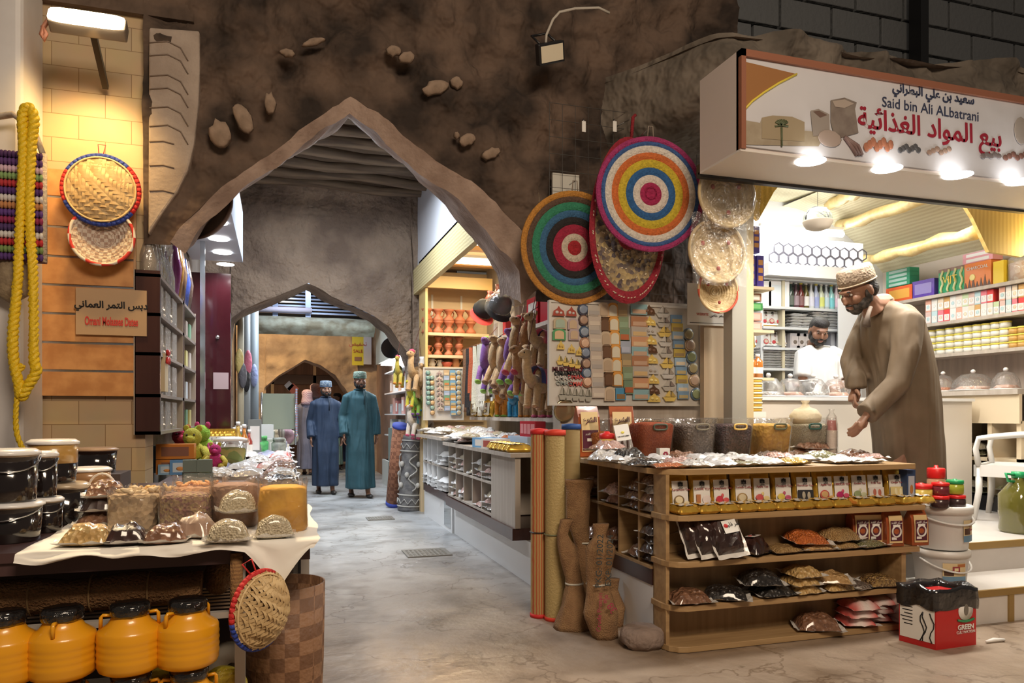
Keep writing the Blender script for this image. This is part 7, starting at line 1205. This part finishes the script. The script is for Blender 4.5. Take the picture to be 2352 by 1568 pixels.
o = T('door_leaf', 'dark burgundy glossy panel with a round knob standing out from the alley wall', 'panel', (-.84, 7.7, 1.02)); wq = at(530, 700, y=7.7).x+.84; B().box(0, wq, 0, .04, 0, at(510, 628, y=7.7).z-1.02).o('panel', mat((.045, .007, .011), .15, coat=1), o); B().ell((wq*.7, -.02, .62+.3), (.02, .02, .02), 10, 7).o('knob', STEEL, o); B().box(wq*.6, wq*.95, -.003, 0, .42, .58).o('paper_note', mat((.4, .3, .32), .5), o)
# --- goods on the table by the alley wall
BLU1 = mat((.16, .36, .62), .35); 
for i, (px, py, w_, hh, m, nm) in enumerate(((356, 1085, .12, .19, BLU1, 'tall light blue carton against the stone wall'), (378, 1082, .1, .16, mat((.3, .42, .6), .3), 'blue carton with a shiny face beside the tall one'), (402, 1062, .13, .07, BLU1, 'upper flat blue carton of the pile'), (388, 1082, .11, .07, mat((.3, .5, .72), .35), 'lower pale blue carton of the pile'), (418, 1084, .13, .1, mat((.12, .3, .6), .35), 'lower deep blue carton of the pile'))):
    p = at(px, 1088, z=TZ); boxy('soap_carton', nm, 'box', (p.x, p.y+(.1 if i < 3 else -.05), TZ+.001+(.075 if i == 2 else 0)), (w_, .09, hh), m, 0, 'blue cartons by the dark cabinet', mat((.6, .7, .8), .4) if i > 1 else None, mat((.7, .3, .08), .5) if i > 2 else None)
ORC = mat((.6, .2, .03), .35)
for k in range(2): p = at(398, 1060, y=5.6); boxy('snack_carton', 'orange brown carton under the dark cabinet, %s of two' % ('lower', 'upper')[k], 'box', (p.x+.02, 5.6, TZ+.001+.105*k), (.24, .14, .1), ORC, 0, 'orange cartons', mat((.25, .1, .06), .4))
for k in range(6): p = at((440, 472, 438, 470, 455, 432)[k], 1060, y=4.7); boxy('tin_box', 'small grey green tin by the blue cartons, %s tier, %s' % (('lower', 'lower', 'upper', 'upper', 'lower', 'lower')[k], ('inner', 'outer', 'inner', 'outer', 'middle', 'hindmost')[k]), 'tin', (p.x, 4.7+.1*(k > 3), TZ+.001+.075*(k in (2, 3))), (.085, .085, .07), mat((.2, .26, .24), .3, .4), .1, 'grey green tins')
def plush(label, px, py, y, cs_, s):
    p = at(px, py, y=y); o = T('plush_toy', label, 'plush toy', (p.x, y, TZ+.02), R.uniform(-.5, .5)); o.scale = (s, s, s); F_ = lambda q: mat(q, .95, n=tuple(x*.8 for x in q), sc_=30, b=.5, bs=100); b = B(); b.ell((0, 0, .1), (.1, .09, .11), 14, 9); b.ell((0, -.05, .25), (.075, .07, .075), 12, 8); b.ell((0, -.12, .235), (.04, .04, .03), 10, 6); b.o('body', F_(cs_[0]), o)
    for sx in (-1, 1): B().tube([(sx*.08, -.03, .15), (sx*.13, -.1, .1), (sx*.12, -.16, .06)], [.035, .032, .036], 8).o('arm', F_(cs_[1]), o); B().tube([(sx*.06, -.05, .05), (sx*.09, -.16, .035), (sx*.09, -.22, .04)], [.04, .036, .042], 8).o('leg', F_(cs_[2]), o); B().ell((sx*.05, -.03, .32), (.025, .015, .03), 8, 6).o('ear', F_(cs_[1]), o); B().ell((sx*.028, -.115, .27), (.008, .008, .008), 6, 5).o('eye', BLACK, o)
plush('lime green plush toy with a pink collar under the second cabinet', 470, 1010, 6.4, ((.3, .55, .06), (.6, .06, .2), (.35, .55, .08)), .95); plush('olive yellow plush toy leaning by the orange cartons', 445, 1040, 5.9, ((.5, .48, .06), (.5, .45, .05), (.4, .5, .06)), .9); plush('magenta and yellow plush toy lying low on the table', 495, 1045, 5.7, ((.62, .05, .25), (.6, .5, .08), (.55, .45, .1)), .55); plush('red plush toy half hidden under the dark cabinet', 418, 1000, 6.2, ((.5, .04, .1), (.45, .1, .05), (.4, .3, .1)), .9)
o = tub('clear tub of yellow flowers and green leaves with a white lid', (at(530, 1045, y=6.0).x, 6.0, TZ+.001), 0, .22, .2, stuffmat((.75, .65, .15), (.2, .4, .08), 14), None, .7, None); B().lathe([(.12, .205), (.12, .225), (.06, .24), (0, .24)], 20, sq=4).o('lid', WHITEP, o)
# flat packets covering the table up the alley
k = 0
for r_, (py, xs) in enumerate(((1112, (600, 660)), (1092, (500, 570, 640, 690)), (1075, (500, 560, 620, 680)), (1060, (540, 595, 645, 685)), (1048, (570, 615, 655, 688)), (1038, (580, 625, 665, 692)), (1028, (590, 630, 665, 690)))):
    for px in xs:
        p = at(px, py, z=TZ+.02); mm = (BROWN, BLACKD, WHITEB, SILVER, PINKB, WHITEB, stuffmat((.2, .22, .4), (.5, .5, .6), 12), SILVER, REDW)[k % 9]
        packet('%s packet, row %s up the stall table, %s across' % ({0: 'brown fruit', 1: 'black fruit', 4: 'pink', 6: 'blue printed', 8: 'red and white'}.get(k % 9, 'white'), ('one', 'two', 'three', 'four', 'five', 'six', 'seven')[r_], NTH[xs.index(px)]), (min(p.x, .02), p.y+.05, TZ+.008), mm, .22, .26+.03*r_, .05, (0, 0, R.uniform(-.3, .3)), 'flat packets along the stall table', edge=WPK, var=k % 4); k += 1
# gold pouches, bottles and small goods crowding the far end
for i, px in enumerate((487, 497, 507, 517, 528)): p = at(px, 1005, y=6.9); o = tea_pouch('gold snack pouch hanging row behind the clear tub, %s from the steel post' % NTH[i], (p.x, 6.95, TZ+.002), .3, 'Oman', ((.6, .1, .05), (.6, .4, .1)), 'fruit'); o.scale = (.9, 1, 1.35); o['group'] = 'gold pouches behind the clear tub'
for i, (px, c, s) in enumerate(((540, (.4, .14, .02), 1.1), (552, (.1, .4, .12), 1.0), (562, (.5, .18, .03), 1.2), (572, (.3, .05, .04), 1.0), (548, (.5, .3, .05), 1.3))): p = at(px, 1000, y=7.5); o = bottle('%s bottle among the goods at the far end of the table' % ('amber', 'green', 'orange', 'dark red', 'tall honey coloured')[i], (p.x, 7.4+.12*(i % 2), TZ+.001), mat(c, .12, coat=1), PAPER, s=s); o['group'] = 'bottles at the far end of the table'
far = [('jar', 555, .16, .3, (.5, .45, .4)), ('box', 580, .14, .14, (.7, .74, .78)), ('box', 605, .18, .1, (.25, .3, .26)), ('pot', 590, .12, .16, (.7, .5, .06)), ('box', 620, .12, .22, (.3, .36, .33)), ('jar', 600, .14, .2, (.1, .45, .15)), ('box', 635, .18, .16, (.5, .55, .5)), ('pot', 650, .14, .12, (.2, .25, .28)), ('box', 570, .1, .26, (.16, .3, .2)), ('box', 655, .16, .08, (.7, .68, .6)), ('jar', 640, .14, .18, (.3, .33, .3)), ('pot', 668, .12, .14, (.25, .2, .35)), ('box', 676, .16, .06, (.6, .62, .66)), ('box', 610, .14, .3, (.55, .58, .6)), ('jar', 628, .12, .24, (.45, .4, .3)), ('box', 585, .12, .36, (.2, .22, .22))]
for i, (kd, px, w_, hh, c) in enumerate(far):
    p = at(px, 1000, y=7.6+.25*(i % 5)); x = min(p.x, .02); nm = '%s among the far goods, %s' % ({'jar': 'lidded jar', 'box': 'small carton', 'pot': 'round pot'}[kd], ('tall grey', 'white square', 'low dark green', 'yellow', 'slate tall', 'green', 'pale grey', 'dark', 'slim green', 'flat cream', 'smoky', 'violet', 'flat silvery', 'tall pale', 'tan', 'tall black')[i])
    if kd == 'box': boxy('small_carton', nm, 'box', (x, p.y, TZ+.001), (w_, .14, hh), mat(c, .4), R.uniform(-.3, .3), 'goods at the far end of the stall table', None if i % 3 else WHITEP)
    else: o = B().lathe([(w_*.45, 0), (w_*.5, hh*.7), (w_*.35, hh*.8), (w_*.4, hh*.82), (w_*.4, hh), (0, hh)] if kd == 'jar' else [(w_*.35, 0), (w_*.5, hh), (w_*.46, hh), (w_*.3, .02)], 16, cap=False).o('lidded_jar' if kd == 'jar' else 'round_pot', mat(c, .35, n=tuple(v*.6 for v in c), sc_=20), None, (x, p.y, TZ+.001)); tag(o, nm, 'jar', 'goods at the far end of the stall table')
# shelves and pipes on the alley wall beyond the burgundy panel
o = T('wall_shelf_unit', 'narrow wall shelves of ornaments past the burgundy panel', 'shelf', (-.84, 7.9, 1.0))
for k in range(5): B().box(0, .2, 0, 1.2, .12+.28*k, .14+.28*k).o('shelf_board', mat((.14, .05, .05), .3), o)
for k in range(15): c = ((.6, .2, .1), (.5, .4, .25), (.2, .22, .25), (.6, .55, .5), (.15, .2, .3), (.45, .3, .08))[k % 6]; q = B().lathe([(.03, 0), (.05, .05), (.025, .1), (.035, .15), (.0, .2)], 12).o('ornament', mat(c, .3), None, (-.74, 8.05+.38*(k % 3), 1.141+.28*(k//3))); tag(q, 'small ornament on the narrow wall shelves, shelf %s up, %s' % (('one', 'two', 'three', 'four', 'five')[k//3], ('near', 'middle', 'far')[k % 3]), 'ornament', 'ornaments on the narrow wall shelves')
for k, (px, r, c) in enumerate(((553, .04, (.42, .38, .28)), (566, .05, (.28, .31, .33)), (584, .06, (.2, .24, .27)))): p = at(px, 800, y=9.7+.6*k); tag(B().cyl((p.x, p.y, 0), (p.x, p.y, 2.9), r, seg=14).o('wall_pipe', mat(c, .5), None), '%s upright pipe beyond the second arch' % ('cream', 'grey', 'thick grey blue')[k], 'pipe')
for k, (px, py, c) in enumerate(((550, 830, (.5, .4, .15)), (557, 862, (.1, .1, .12)), (566, 872, (.02, .02, .025)), (570, 832, (.7, .2, .3)), (584, 862, (.3, .36, .6)))): p = at(px, py, y=(9.6, 9.6, 10.2, 10.2, 10.8)[k]); tag(B().ell((0, 0, 0), (.05, .04, .16), 10, 8).o('hanging_bag', mat(c, .5, b=.5, bs=30), None, p), '%s bag hanging on the wall past the burgundy panel' % ('gold', 'grey', 'black', 'pink', 'blue')[k], 'bag')
o = T('display_stand', 'green grey folding display stand with coloured cards far up the alley', 'stand', at(640, 985, y=9.6)); B().box(-.2, .2, 0, .02, 0, .45).o('panel', mat((.22, .26, .2), .6), o, (0, 0, 0), (-.2, 0, 0)); B().box(.2, .22, -.1, .0, -.1, .5).o('card_strip', mat((.5, .2, .2), .5, n=(.2, .4, .6), kind='wavez', sc_=10), o); [B().cyl((x, 0, -.65 if 0 else -.2), (x, 0, .45), .012).o('leg', STEEL, o) for x in (-.2, .2)]
for k, (px, c, r, kd) in enumerate(((625, (.66, .63, .6), .16, 'wavex'), (655, (.7, .45, .55), .12, 'noise'), (668, (.66, .64, .5), .1, 'noise'), (640, (.32, .34, .28), .13, 'noise'))): p = at(px, 955, y=10.05+.1*k); tag(B().ell((0, 0, 0), (r, r*.7, r), 14, 9).o('cushion', mat(c, .8, n=tuple(v*.45 for v in c), kind=kd, sc_=9, b=.4, bs=20), None, (p.x, p.y, TZ+r*1.0)), '%s cushion piled at the end of the stall table' % ('striped white and grey', 'pink', 'cream', 'dark olive')[k], 'cushion')
o = T('goods_table', 'low table carrying the cushions past the second arch', 'table', (-.3, 10.1, 0)); B().box(-.3, .42, -.25, .55, TZ-.04, TZ).o('tabletop', PLUM, o); [B().box(x-.02, x+.02, y-.02, y+.02, 0, TZ-.04).o('leg', FR, o) for x, y in ((-.27, -.2), (.38, -.2), (-.27, .5), (.38, .5))]
for k, (px, py, c, s) in enumerate(((664, 885, (.75, .7, .66), .1), (673, 892, (.7, .15, .06), .12))): p = at(px, py, y=16.2); tag(B().prism([(-s, 0), (0, -s*1.2), (s, 0), (0, s)], -.02, .02, 'y').o('kite_lantern', mat(c, .5), None, p), '%s diamond lantern hanging in the last arch' % ('white', 'red')[k], 'lantern')
S('trim_door_frame', B().box(-.2, -.12, 20.9, 21, 0, 3).box(.9, .98, 20.9, 21, 0, 3), mat((.5, .38, .22), .5)); tag(B().beam((-.4, 17.2, 2.5), (1.6, 17.2, 2.5), .1, .1).o('lit_beam', mat((.75, .3, .08), .5)), 'orange wooden beam behind the last arch', 'beam', kind='structure')
S('trim_band', B().box(-.8, 1.9, 20.9, 21.0, 2.0, 2.25), mat((.05, .03, .025), .6))
# ================================================================ PEOPLE
def remesh(o, v, it=4, fac=.5):
    m = o.modifiers.new('r', 'REMESH'); m.mode = 'VOXEL'; m.voxel_size = v; m.use_smooth_shade = True
    s = o.modifiers.new('s', 'SMOOTH'); s.iterations = it; s.factor = fac
def hand(b, wr, d, n, curl=.5, side=1, s=1.):
    d, n = Vector(d).normalized(), Vector(n).normalized(); n = (n-d*n.dot(d)).normalized(); x = d.cross(n)*side; b.tube([wr-d*.03, wr+d*.02*s, wr+d*.055*s, wr+d*.09*s], [.024*s, .03*s, .038*s, .034*s], 10, flat=.55)
    for k, ln in enumerate((.068, .078, .073, .056)):
        p = wr+d*.085*s+x*(.03-.02*k)*s; a = 0; pts = [p-d*.02]; c = curl*(1+.12*k)
        for q, f in enumerate((.45, .32, .23)): a += c*(.7 if q == 0 else 1); p = p+(d*math.cos(a)+n*math.sin(a))*ln*f*s; pts.append(p)
        b.tube(pts, [.0105*s, .0098*s, .009*s, .0072*s], 8)
    p = wr+d*.025*s+x*.03*s; b.tube([p, p+(x*.75+d*.6+n*.25).normalized()*.035*s, p+(x*.45+d*.85+n*.45).normalized()*.066*s], [.013*s, .0115*s, .0085*s], 8)
def headm(f, up):
    f = Vector(f).normalized(); u = Vector(up); u = (u-f*u.dot(f)).normalized(); x = u.cross(f)*-1; m = Matrix((x, -f, u)).transposed(); return m       # columns: x, -face, up (face looks along -y)
def build_head(b, c, M, s=1.):
    e = lambda p, r, q=None: b.ell(c+M @ (Vector(p)*s), [v*s for v in r], 14, 10, M if q is None else M @ q)
    e((0, .012, .03), (.077, .098, .098)); e((0, -.02, -.035), (.062, .075, .08)); e((0, -.052, -.085), (.034, .032, .026)); e((0, -.098, -.012), (.0135, .02, .027)); e((0, -.108, -.026), (.016, .014, .012)); e((0, -.085, .032), (.055, .018, .014)); e((0, -.088, -.058), (.025, .014, .008)); e((0, -.086, -.07), (.021, .013, .007))
    for sx in (-1, 1): e((sx*.078, .015, -.008), (.01, .02, .032)); e((sx*.045, -.06, -.02), (.026, .03, .03))
    b.tube([c+M @ Vector((0, .02, -.04))*s, c+M @ Vector((0, .03, -.1))*s, c+M @ Vector((0, .035, -.16))*s], [.055*s, .054*s, .06*s], 12)
def face_bits(o, c, M, s=1., beard=1., full=False, hair=True):
    for sx in (-1, 1):
        q = B().ell(c+M @ (Vector((sx*.031, -.079, .012))*s), (.0125*s, .008*s, .0075*s), 10, 7, M).o('eye', mat((.7, .66, .62), .3), o); B().ell(c+M @ (Vector((sx*.031, -.0865, .011))*s), (.0055*s, .0025*s, .0058*s), 8, 5, M).o('iris', mat((.03, .015, .01), .2), q); b = B().ell(c+M @ (Vector((sx*.032, -.09, .034))*s), (.022*s, .008*s, .0055*s), 8, 5, M); b.o('eyebrow', HAIR, o)
    b = B(); E_ = lambda p, r: b.ell(c+M @ (Vector(p)*s), [v*s for v in r], 14, 9, M)
    if beard:
        E_((0, -.057, -.088), (.039, .036, .032)); E_((0, -.096, -.046), (.028, .011, .0075))
        for sx in (-1, 1): E_((sx*.052, -.035, -.062), (.02, .04, .035)); E_((sx*.07, .0, -.03), (.012, .022, .045)); E_((sx*.032, -.078, -.068), (.012, .017, .026))
        t = b.o('beard', HAIR if beard == 1 else mat((.09, .075, .065), .7, n=(.02, .018, .016), sc_=40), o); remesh(t, .006*s, 2)
    b = B()
    if hair: E_ = lambda p, r: b.ell(c+M @ (Vector(p)*s), [v*s for v in r], 16, 10, M); E_((0, .028, .048), (.081, .092, .088)); E_((0, .055, -.01), (.073, .062, .065)); full and E_((0, -.018, .085), (.074, .075, .05)); t = b.o('hair', HAIR, o); remesh(t, .008, 2)
    B().ell(c+M @ (Vector((0, -.0995, -.0575))*s), (.021*s, .006*s, .0075*s), 10, 6, M).o('lips', mat((.25, .1, .08), .5), o)
def kumma(o, c, M, col, col2, s=1., tilt=0.):
    b = B(); b.lathe([(.083, .04), (.09, .045), (.092, .075), (.088, .12), (.08, .135), (.04, .14), (0, .142)], 26, ry=1.14); m = Matrix.Rotation(tilt, 3, 'X')
    for i, v in enumerate(b.v): b.v[i] = tuple(c+M @ (m @ (Vector(v)*s+Vector((0, .008, 0)))))
    h = b.o('embroidered_cap', mat(col, .8, n=col2, kind='vor', sc_=70, b=.3, bs=70), o); b = B(); q = [c+M @ (m @ Vector((.0925*s*math.cos(a), 1.14*.0925*s*math.sin(a)+.008, .048*s))) for a in [2*PI*k/28 for k in range(28)]]; b.tube(q, .004*s, 6, True); b.o('cap_band', mat(tuple(min(1, v*1.3) for v in col), .8), h); return h
def loft(b, rs, seg=36, fold=.05, seed=0., n=26):
    R_ = []
    for i in range(n+1):
        t = i/n*(len(rs)-1); k = min(int(t), len(rs)-2); f = t-k; f2 = f*f*(3-2*f); c = Vector(rs[k][0]).lerp(Vector(rs[k+1][0]), f); rx = rs[k][1]*(1-f2)+rs[k+1][1]*f2; ry = rs[k][2]*(1-f2)+rs[k+1][2]*f2; T_ = i/n; ring = []
        for j in range(seg):
            a = 2*PI*j/seg; g = 1+fold*T_*(math.sin(5*a+seed+T_*2)+.6*math.sin(9*a+seed*2-T_*3))+.03*noise.noise((math.cos(a)*2+seed, math.sin(a)*2, T_*7)); ring.append((c.x+rx*g*math.cos(a), c.y+ry*g*math.sin(a), c.z))
        R_.append(ring)
    b.rings(R_)
def walker(label, px, py, Hh, rz, robe, cap=None, scarf=None, beard=1., seed=0., stride=.1, armf=(.08, -.1), shoes=(.03, .025, .022), name='person', dz=None):
    p = at(px, py, z=0); o = T(name, label, 'person', (p.x, p.y, 0), rz); s = Hh/1.75; V = lambda x, y, z: Vector((x, y, z))*s; c = V(0, -.02, 1.63); M = headm((0, -1, -.05), (0, 0, 1)); b = B(); build_head(b, c, M, s)
    b.tube([V(0, 0, 1.5), V(0, .01, 1.42), V(0, .01, 1.2), V(0, 0, 1.0), V(0, 0, .9)], [.05*s, .085*s, .1*s, .1*s, .11*s], 14); rb = B(); hands = []
    for k, sx in enumerate((-1, 1)):
        ay = armf[k]; sh, el, wr = V(sx*.165, 0, 1.4), V(sx*.225, ay*.3+.02, 1.13), V(sx*.24, -.06-ay*.6, .88); b.tube([sh, el, wr], [.05*s, .04*s, .026*s], 10); hand(b, wr, V(sx*.02, -.1, -1), V(-sx, -.3, 0), .35, -1*sx, s); rb.tube([V(sx*.09, 0, 1.43), sh, el, wr+V(0, 0, .0)], [.07*s, .078*s, .07*s, .066*s], 14)
        ly = stride*(1 if k else -1); hp, kn, an = V(sx*.09, 0, .9), V(sx*.1, -.03-ly*.5, .5), V(sx*.09, ly*-1+.02, .09); b.tube([hp, kn, an], [.085*s, .055*s, .036*s], 10); b.tube([an, an+V(0, -.04, -.045), an+V(sx*.015, -.13, -.07)], [.036*s, .036*s, .026*s], 8); f = B().ell((an.x+sx*.008*s, an.y-.06*s, .03), (.045*s, .13*s, .03), 14, 7).o('shoe', mat(shoes, .4), o)
    bo = b.o('body', SKIN, o); remesh(bo, .011, 3)
    loft(rb, [((0, 0, 1.52*s), .07*s, .065*s), ((0, 0, 1.47*s), .13*s, .09*s), ((0, 0, 1.38*s), .175*s, .125*s), ((0, 0, 1.15*s), .175*s, .14*s), ((0, -.01, .95*s), .19*s, .145*s), ((0, -.01, .6*s), .2*s, .16*s+stride*.3), ((0, 0, .28*s), .2*s, .16*s+stride*.6), ((0, 0, .13*s), .2*s, .165*s+stride*.7)], fold=.075, seed=seed); g = rb.o('robe', mat(robe, .75, n=tuple(v*.86 for v in robe), kind='fold', sc_=9, b=.7, bs=8), o); remesh(g, .013, 3)
    B().tube([V(.075*math.cos(a), -.012+.07*math.sin(a), 1.515) for a in [2*PI*k/20 for k in range(20)]], .01*s, 6, True).o('collar', mat(tuple(v*.8 for v in robe), .7), g); B().tube([V(.03, -.09, 1.5), V(.035, -.14, 1.42), V(.03, -.15, 1.3)], .01*s, 6).o('collar_tassel', mat(tuple(v*.5 for v in robe), .7), g)
    face_bits(o, c, M, s, beard, not cap)
    if cap: kumma(o, c, M, cap[0], cap[1], s)
    if scarf: b = B(); b.lathe([(.13, -.17), (.12, -.1), (.1, 0), (.108, .06), (.1, .1), (.06, .135), (0, .145)], 26, ry=1.1, wob=.1, seed=seed); [b.v.__setitem__(i, tuple(c+Vector(v)*s+Vector((0, .03, 0)))) for i, v in enumerate(b.v)]; b.o('head_scarf', mat(scarf, .85, n=(.75, .6, .62), kind='check', sc_=46, b=.3, bs=20), o)
    return o
walker('man in a teal robe and green patterned cap walking down the alley', 826, 1141, 1.79, .12, (.03, .1, .13), ((.08, .17, .14), (.3, .36, .3)), seed=1, stride=.13)
walker('man in a dark blue robe and blue patterned cap walking beside the teal one', 748, 1133, 1.68, .1, (.02, .04, .085), ((.05, .1, .18), (.28, .33, .38)), seed=3, stride=.1, armf=(.1, -.05))
walker('man seen from behind in a pale lilac robe and pink headscarf', 706, 1090, 1.66, PI-.3, (.2, .2, .27), scarf=(.55, .3, .38), seed=5)
walker('farther person in a pink headscarf behind the man in dark blue', 724, 1066, 1.9, PI, (.4, .4, .5), scarf=(.55, .32, .4), seed=6)
walker('bareheaded man in a dark shirt between the two robed walkers', 776, 1072, 1.66, -1.2, (.04, .06, .14), beard=0, seed=7)
walker('figure in a pale mint robe behind the man in dark blue', 768, 1078, 1.45, .4, (.25, .42, .36), scarf=(.25, .42, .36), seed=8)
# ---- shopkeeper in brown bending over the counter
bx, by = 3.62, 3.86; o = T('person', 'bearded man in a brown robe and embroidered cap bending over the oak counter', 'person', (bx, by, .375)); ORG_ = Vector((bx, by, .375))
A_ = lambda px, py, y: at(px, py, y=y)-ORG_
hc = A_(1972, 668, 3.78); hf = Vector((-.9, .1, -.5)); hu = Vector((-.42, -.05, .9)); M = headm(hf, hu); hs = 1.1; b = B(); build_head(b, hc, M, hs); nk = A_(2032, 700, 3.82); b.tube([hc+M @ Vector((0, .03, -.06)), hc+M @ Vector((0, .05, -.12)), nk], [.058, .06, .075], 12)
b.tube([A_(2045, 720, 3.82), A_(2060, 800, 3.84), A_(2080, 900, 3.86), A_(2090, 1000, 3.86)], [.12, .15, .16, .15], 14)
nS, nE, nW = A_(2085, 742, 3.64), A_(2062, 880, 3.6), A_(1990, 952, 3.66); fS, fE, fW = A_(1998, 738, 4.0), A_(1955, 830, 4.02), A_(1966, 893, 3.9)
b.tube([nS, nE, nW], [.055, .047, .032], 12); b.tube([fS, fE, fW], [.055, .045, .032], 12); hand(b, nW, A_(1958, 1002, 3.68)-nW, Vector((-.5, .6, -.5)), .32, 1, 1.08); hand(b, fW, A_(1955, 945, 3.86)-fW, Vector((.5, -.5, -.3)), .55, 1, 1.05)
for sx, yy in ((-1, 3.76), (1, 3.96)): kx = .0; b.tube([A_(2085, 1010, yy), Vector((kx+.12, yy-by, .45)), Vector((kx+.14, yy-by, .07))], [.09, .06, .04], 10); b.tube([Vector((kx+.14, yy-by, .06)), Vector((kx+.02, yy-by, .035))], [.04, .032], 8)
t = b.o('body', SKIN, o); remesh(t, .0065, 3)
for yy in (3.76, 3.96): B().ell((.07, yy-by, .02), (.14, .05, .025), 14, 7).o('sandal', BR2, o)
rb = B(); rr = []
for px, py, rx, ry in ((2028, 694, .075, .085), (2040, 712, .14, .15), (2050, 745, .185, .2), (2058, 800, .205, .21), (2070, 860, .215, .21), (2078, 930, .225, .21), (2084, 1000, .22, .2), (2090, 1090, .21, .2)): q = A_(px, py, 3.82); rr.append((q, rx, ry))
q = rr[-1][0].copy(); q.z = .1; rr.append((q, .23, .21)); loft(rb, rr, 40, .05, 2., 34)
rb.tube([A_(2070, 730, 3.72), nS, A_(2080, 810, 3.6), nE, nW+Vector((.035, 0, .03)), nW+Vector((-.005, 0, -.0))], [.1, .1, .085, .075, .07, .072], 16); rb.tube([A_(2010, 728, 3.92), fS, A_(1972, 790, 4.01), fE, fW+Vector((0, 0, .05)), fW], [.09, .085, .08, .072, .068, .07], 16)
g = rb.o('robe', mat((.165, .118, .075), .72, n=(.14, .1, .062), kind='fold', sc_=7, b=.7, bs=7), o); remesh(g, .012, 6)
b = B(); c_ = A_(2022, 692, 3.82); b.tube([c_+Vector((.005+.062*math.cos(a), .07*math.sin(a), .02*math.cos(a)+.0)) for a in [2*PI*k/24 for k in range(24)]], .007, 6, True); b.o('collar', mat((.13, .095, .06), .7), g); B().tube([A_(2000, 705, 3.7), A_(1993, 725, 3.68), A_(1990, 748, 3.67)], [.012, .014, .026], 8).o('collar_tassel', mat((.12, .09, .07), .8), g)
face_bits(o, hc, M, hs, 2., hair=True); kumma(o, hc, M, (.36, .28, .2), (.2, .145, .1), hs*1.02, -.12)
# ---- young man in white behind the inner counter
bx, by = at(1885, 800, y=5.56).x, 5.56; o = T('person', 'dark haired young man in a white T-shirt looking down behind the inner counter', 'person', (bx, by, .375)); ORG_ = Vector((bx, by, .375)); hc = A_(1880, 762, 5.5); M = headm((-.3, -.85, -.38), (0, -.25, .95)); b = B(); build_head(b, hc, M, .98); z = lambda x, y, q: Vector((x, y, q))
sz = A_(1885, 812, 5.56).z; b.tube([z(0, 0, sz+.07), z(0, 0, sz), z(0, 0, sz-.25), z(0, 0, sz-.5)], [.05, .085, .1, .1], 14); arms = []
for sx in (-1, 1):
    sh, el, wr = z(sx*.18, 0, sz-.02), z(sx*.23, -.04, sz-.27), A_((1845, 1912)[sx > 0], 892, 5.2); b.tube([sh, el, wr], [.05, .042, .028], 10); hand(b, wr, (-.2*sx, -.5, -.5), (0, .3, -1), .5, sx); arms.append((sh, el)); b.tube([z(sx*.09, 0, .75), z(sx*.1, -.02, .42), z(sx*.1, 0, .06)], [.085, .06, .04], 10); B().ell((sx*.1, -.06, .025), (.045, .12, .03), 12, 7).o('shoe', BLACK, o)
t = b.o('body', SKIN, o); remesh(t, .008, 3); rb = B(); loft(rb, [((0, 0, sz+.06), .075, .07), ((0, 0, sz+.02), .14, .1), ((0, 0, sz-.08), .185, .135), ((0, 0, sz-.3), .185, .14), ((0, 0, sz-.55), .19, .15)], 32, .03, 1.)
for (sh, el), sx in zip(arms, (-1, 1)): rb.tube([z(sx*.1, 0, sz), sh, sh.lerp(el, .8)], [.085, .085, .085], 14)
g = rb.o('t_shirt', mat((.8, .82, .84), .8, n=(.76, .78, .8), kind='fold', b=.5, bs=8), o); remesh(g, .012, 5); lg = B(); loft(lg, [((0, 0, sz-.5), .18, .14), ((0, 0, .5), .17, .13), ((0, 0, .08), .14, .1)], 24, .03); lg.o('trousers', mat((.05, .06, .09), .8), o); B().tube([z(.078*math.cos(a), .072*math.sin(a), sz+.062) for a in [2*PI*k/20 for k in range(20)]], .008, 6, True).o('collar', WHITEP, g); face_bits(o, hc, M, .98, 1., True)
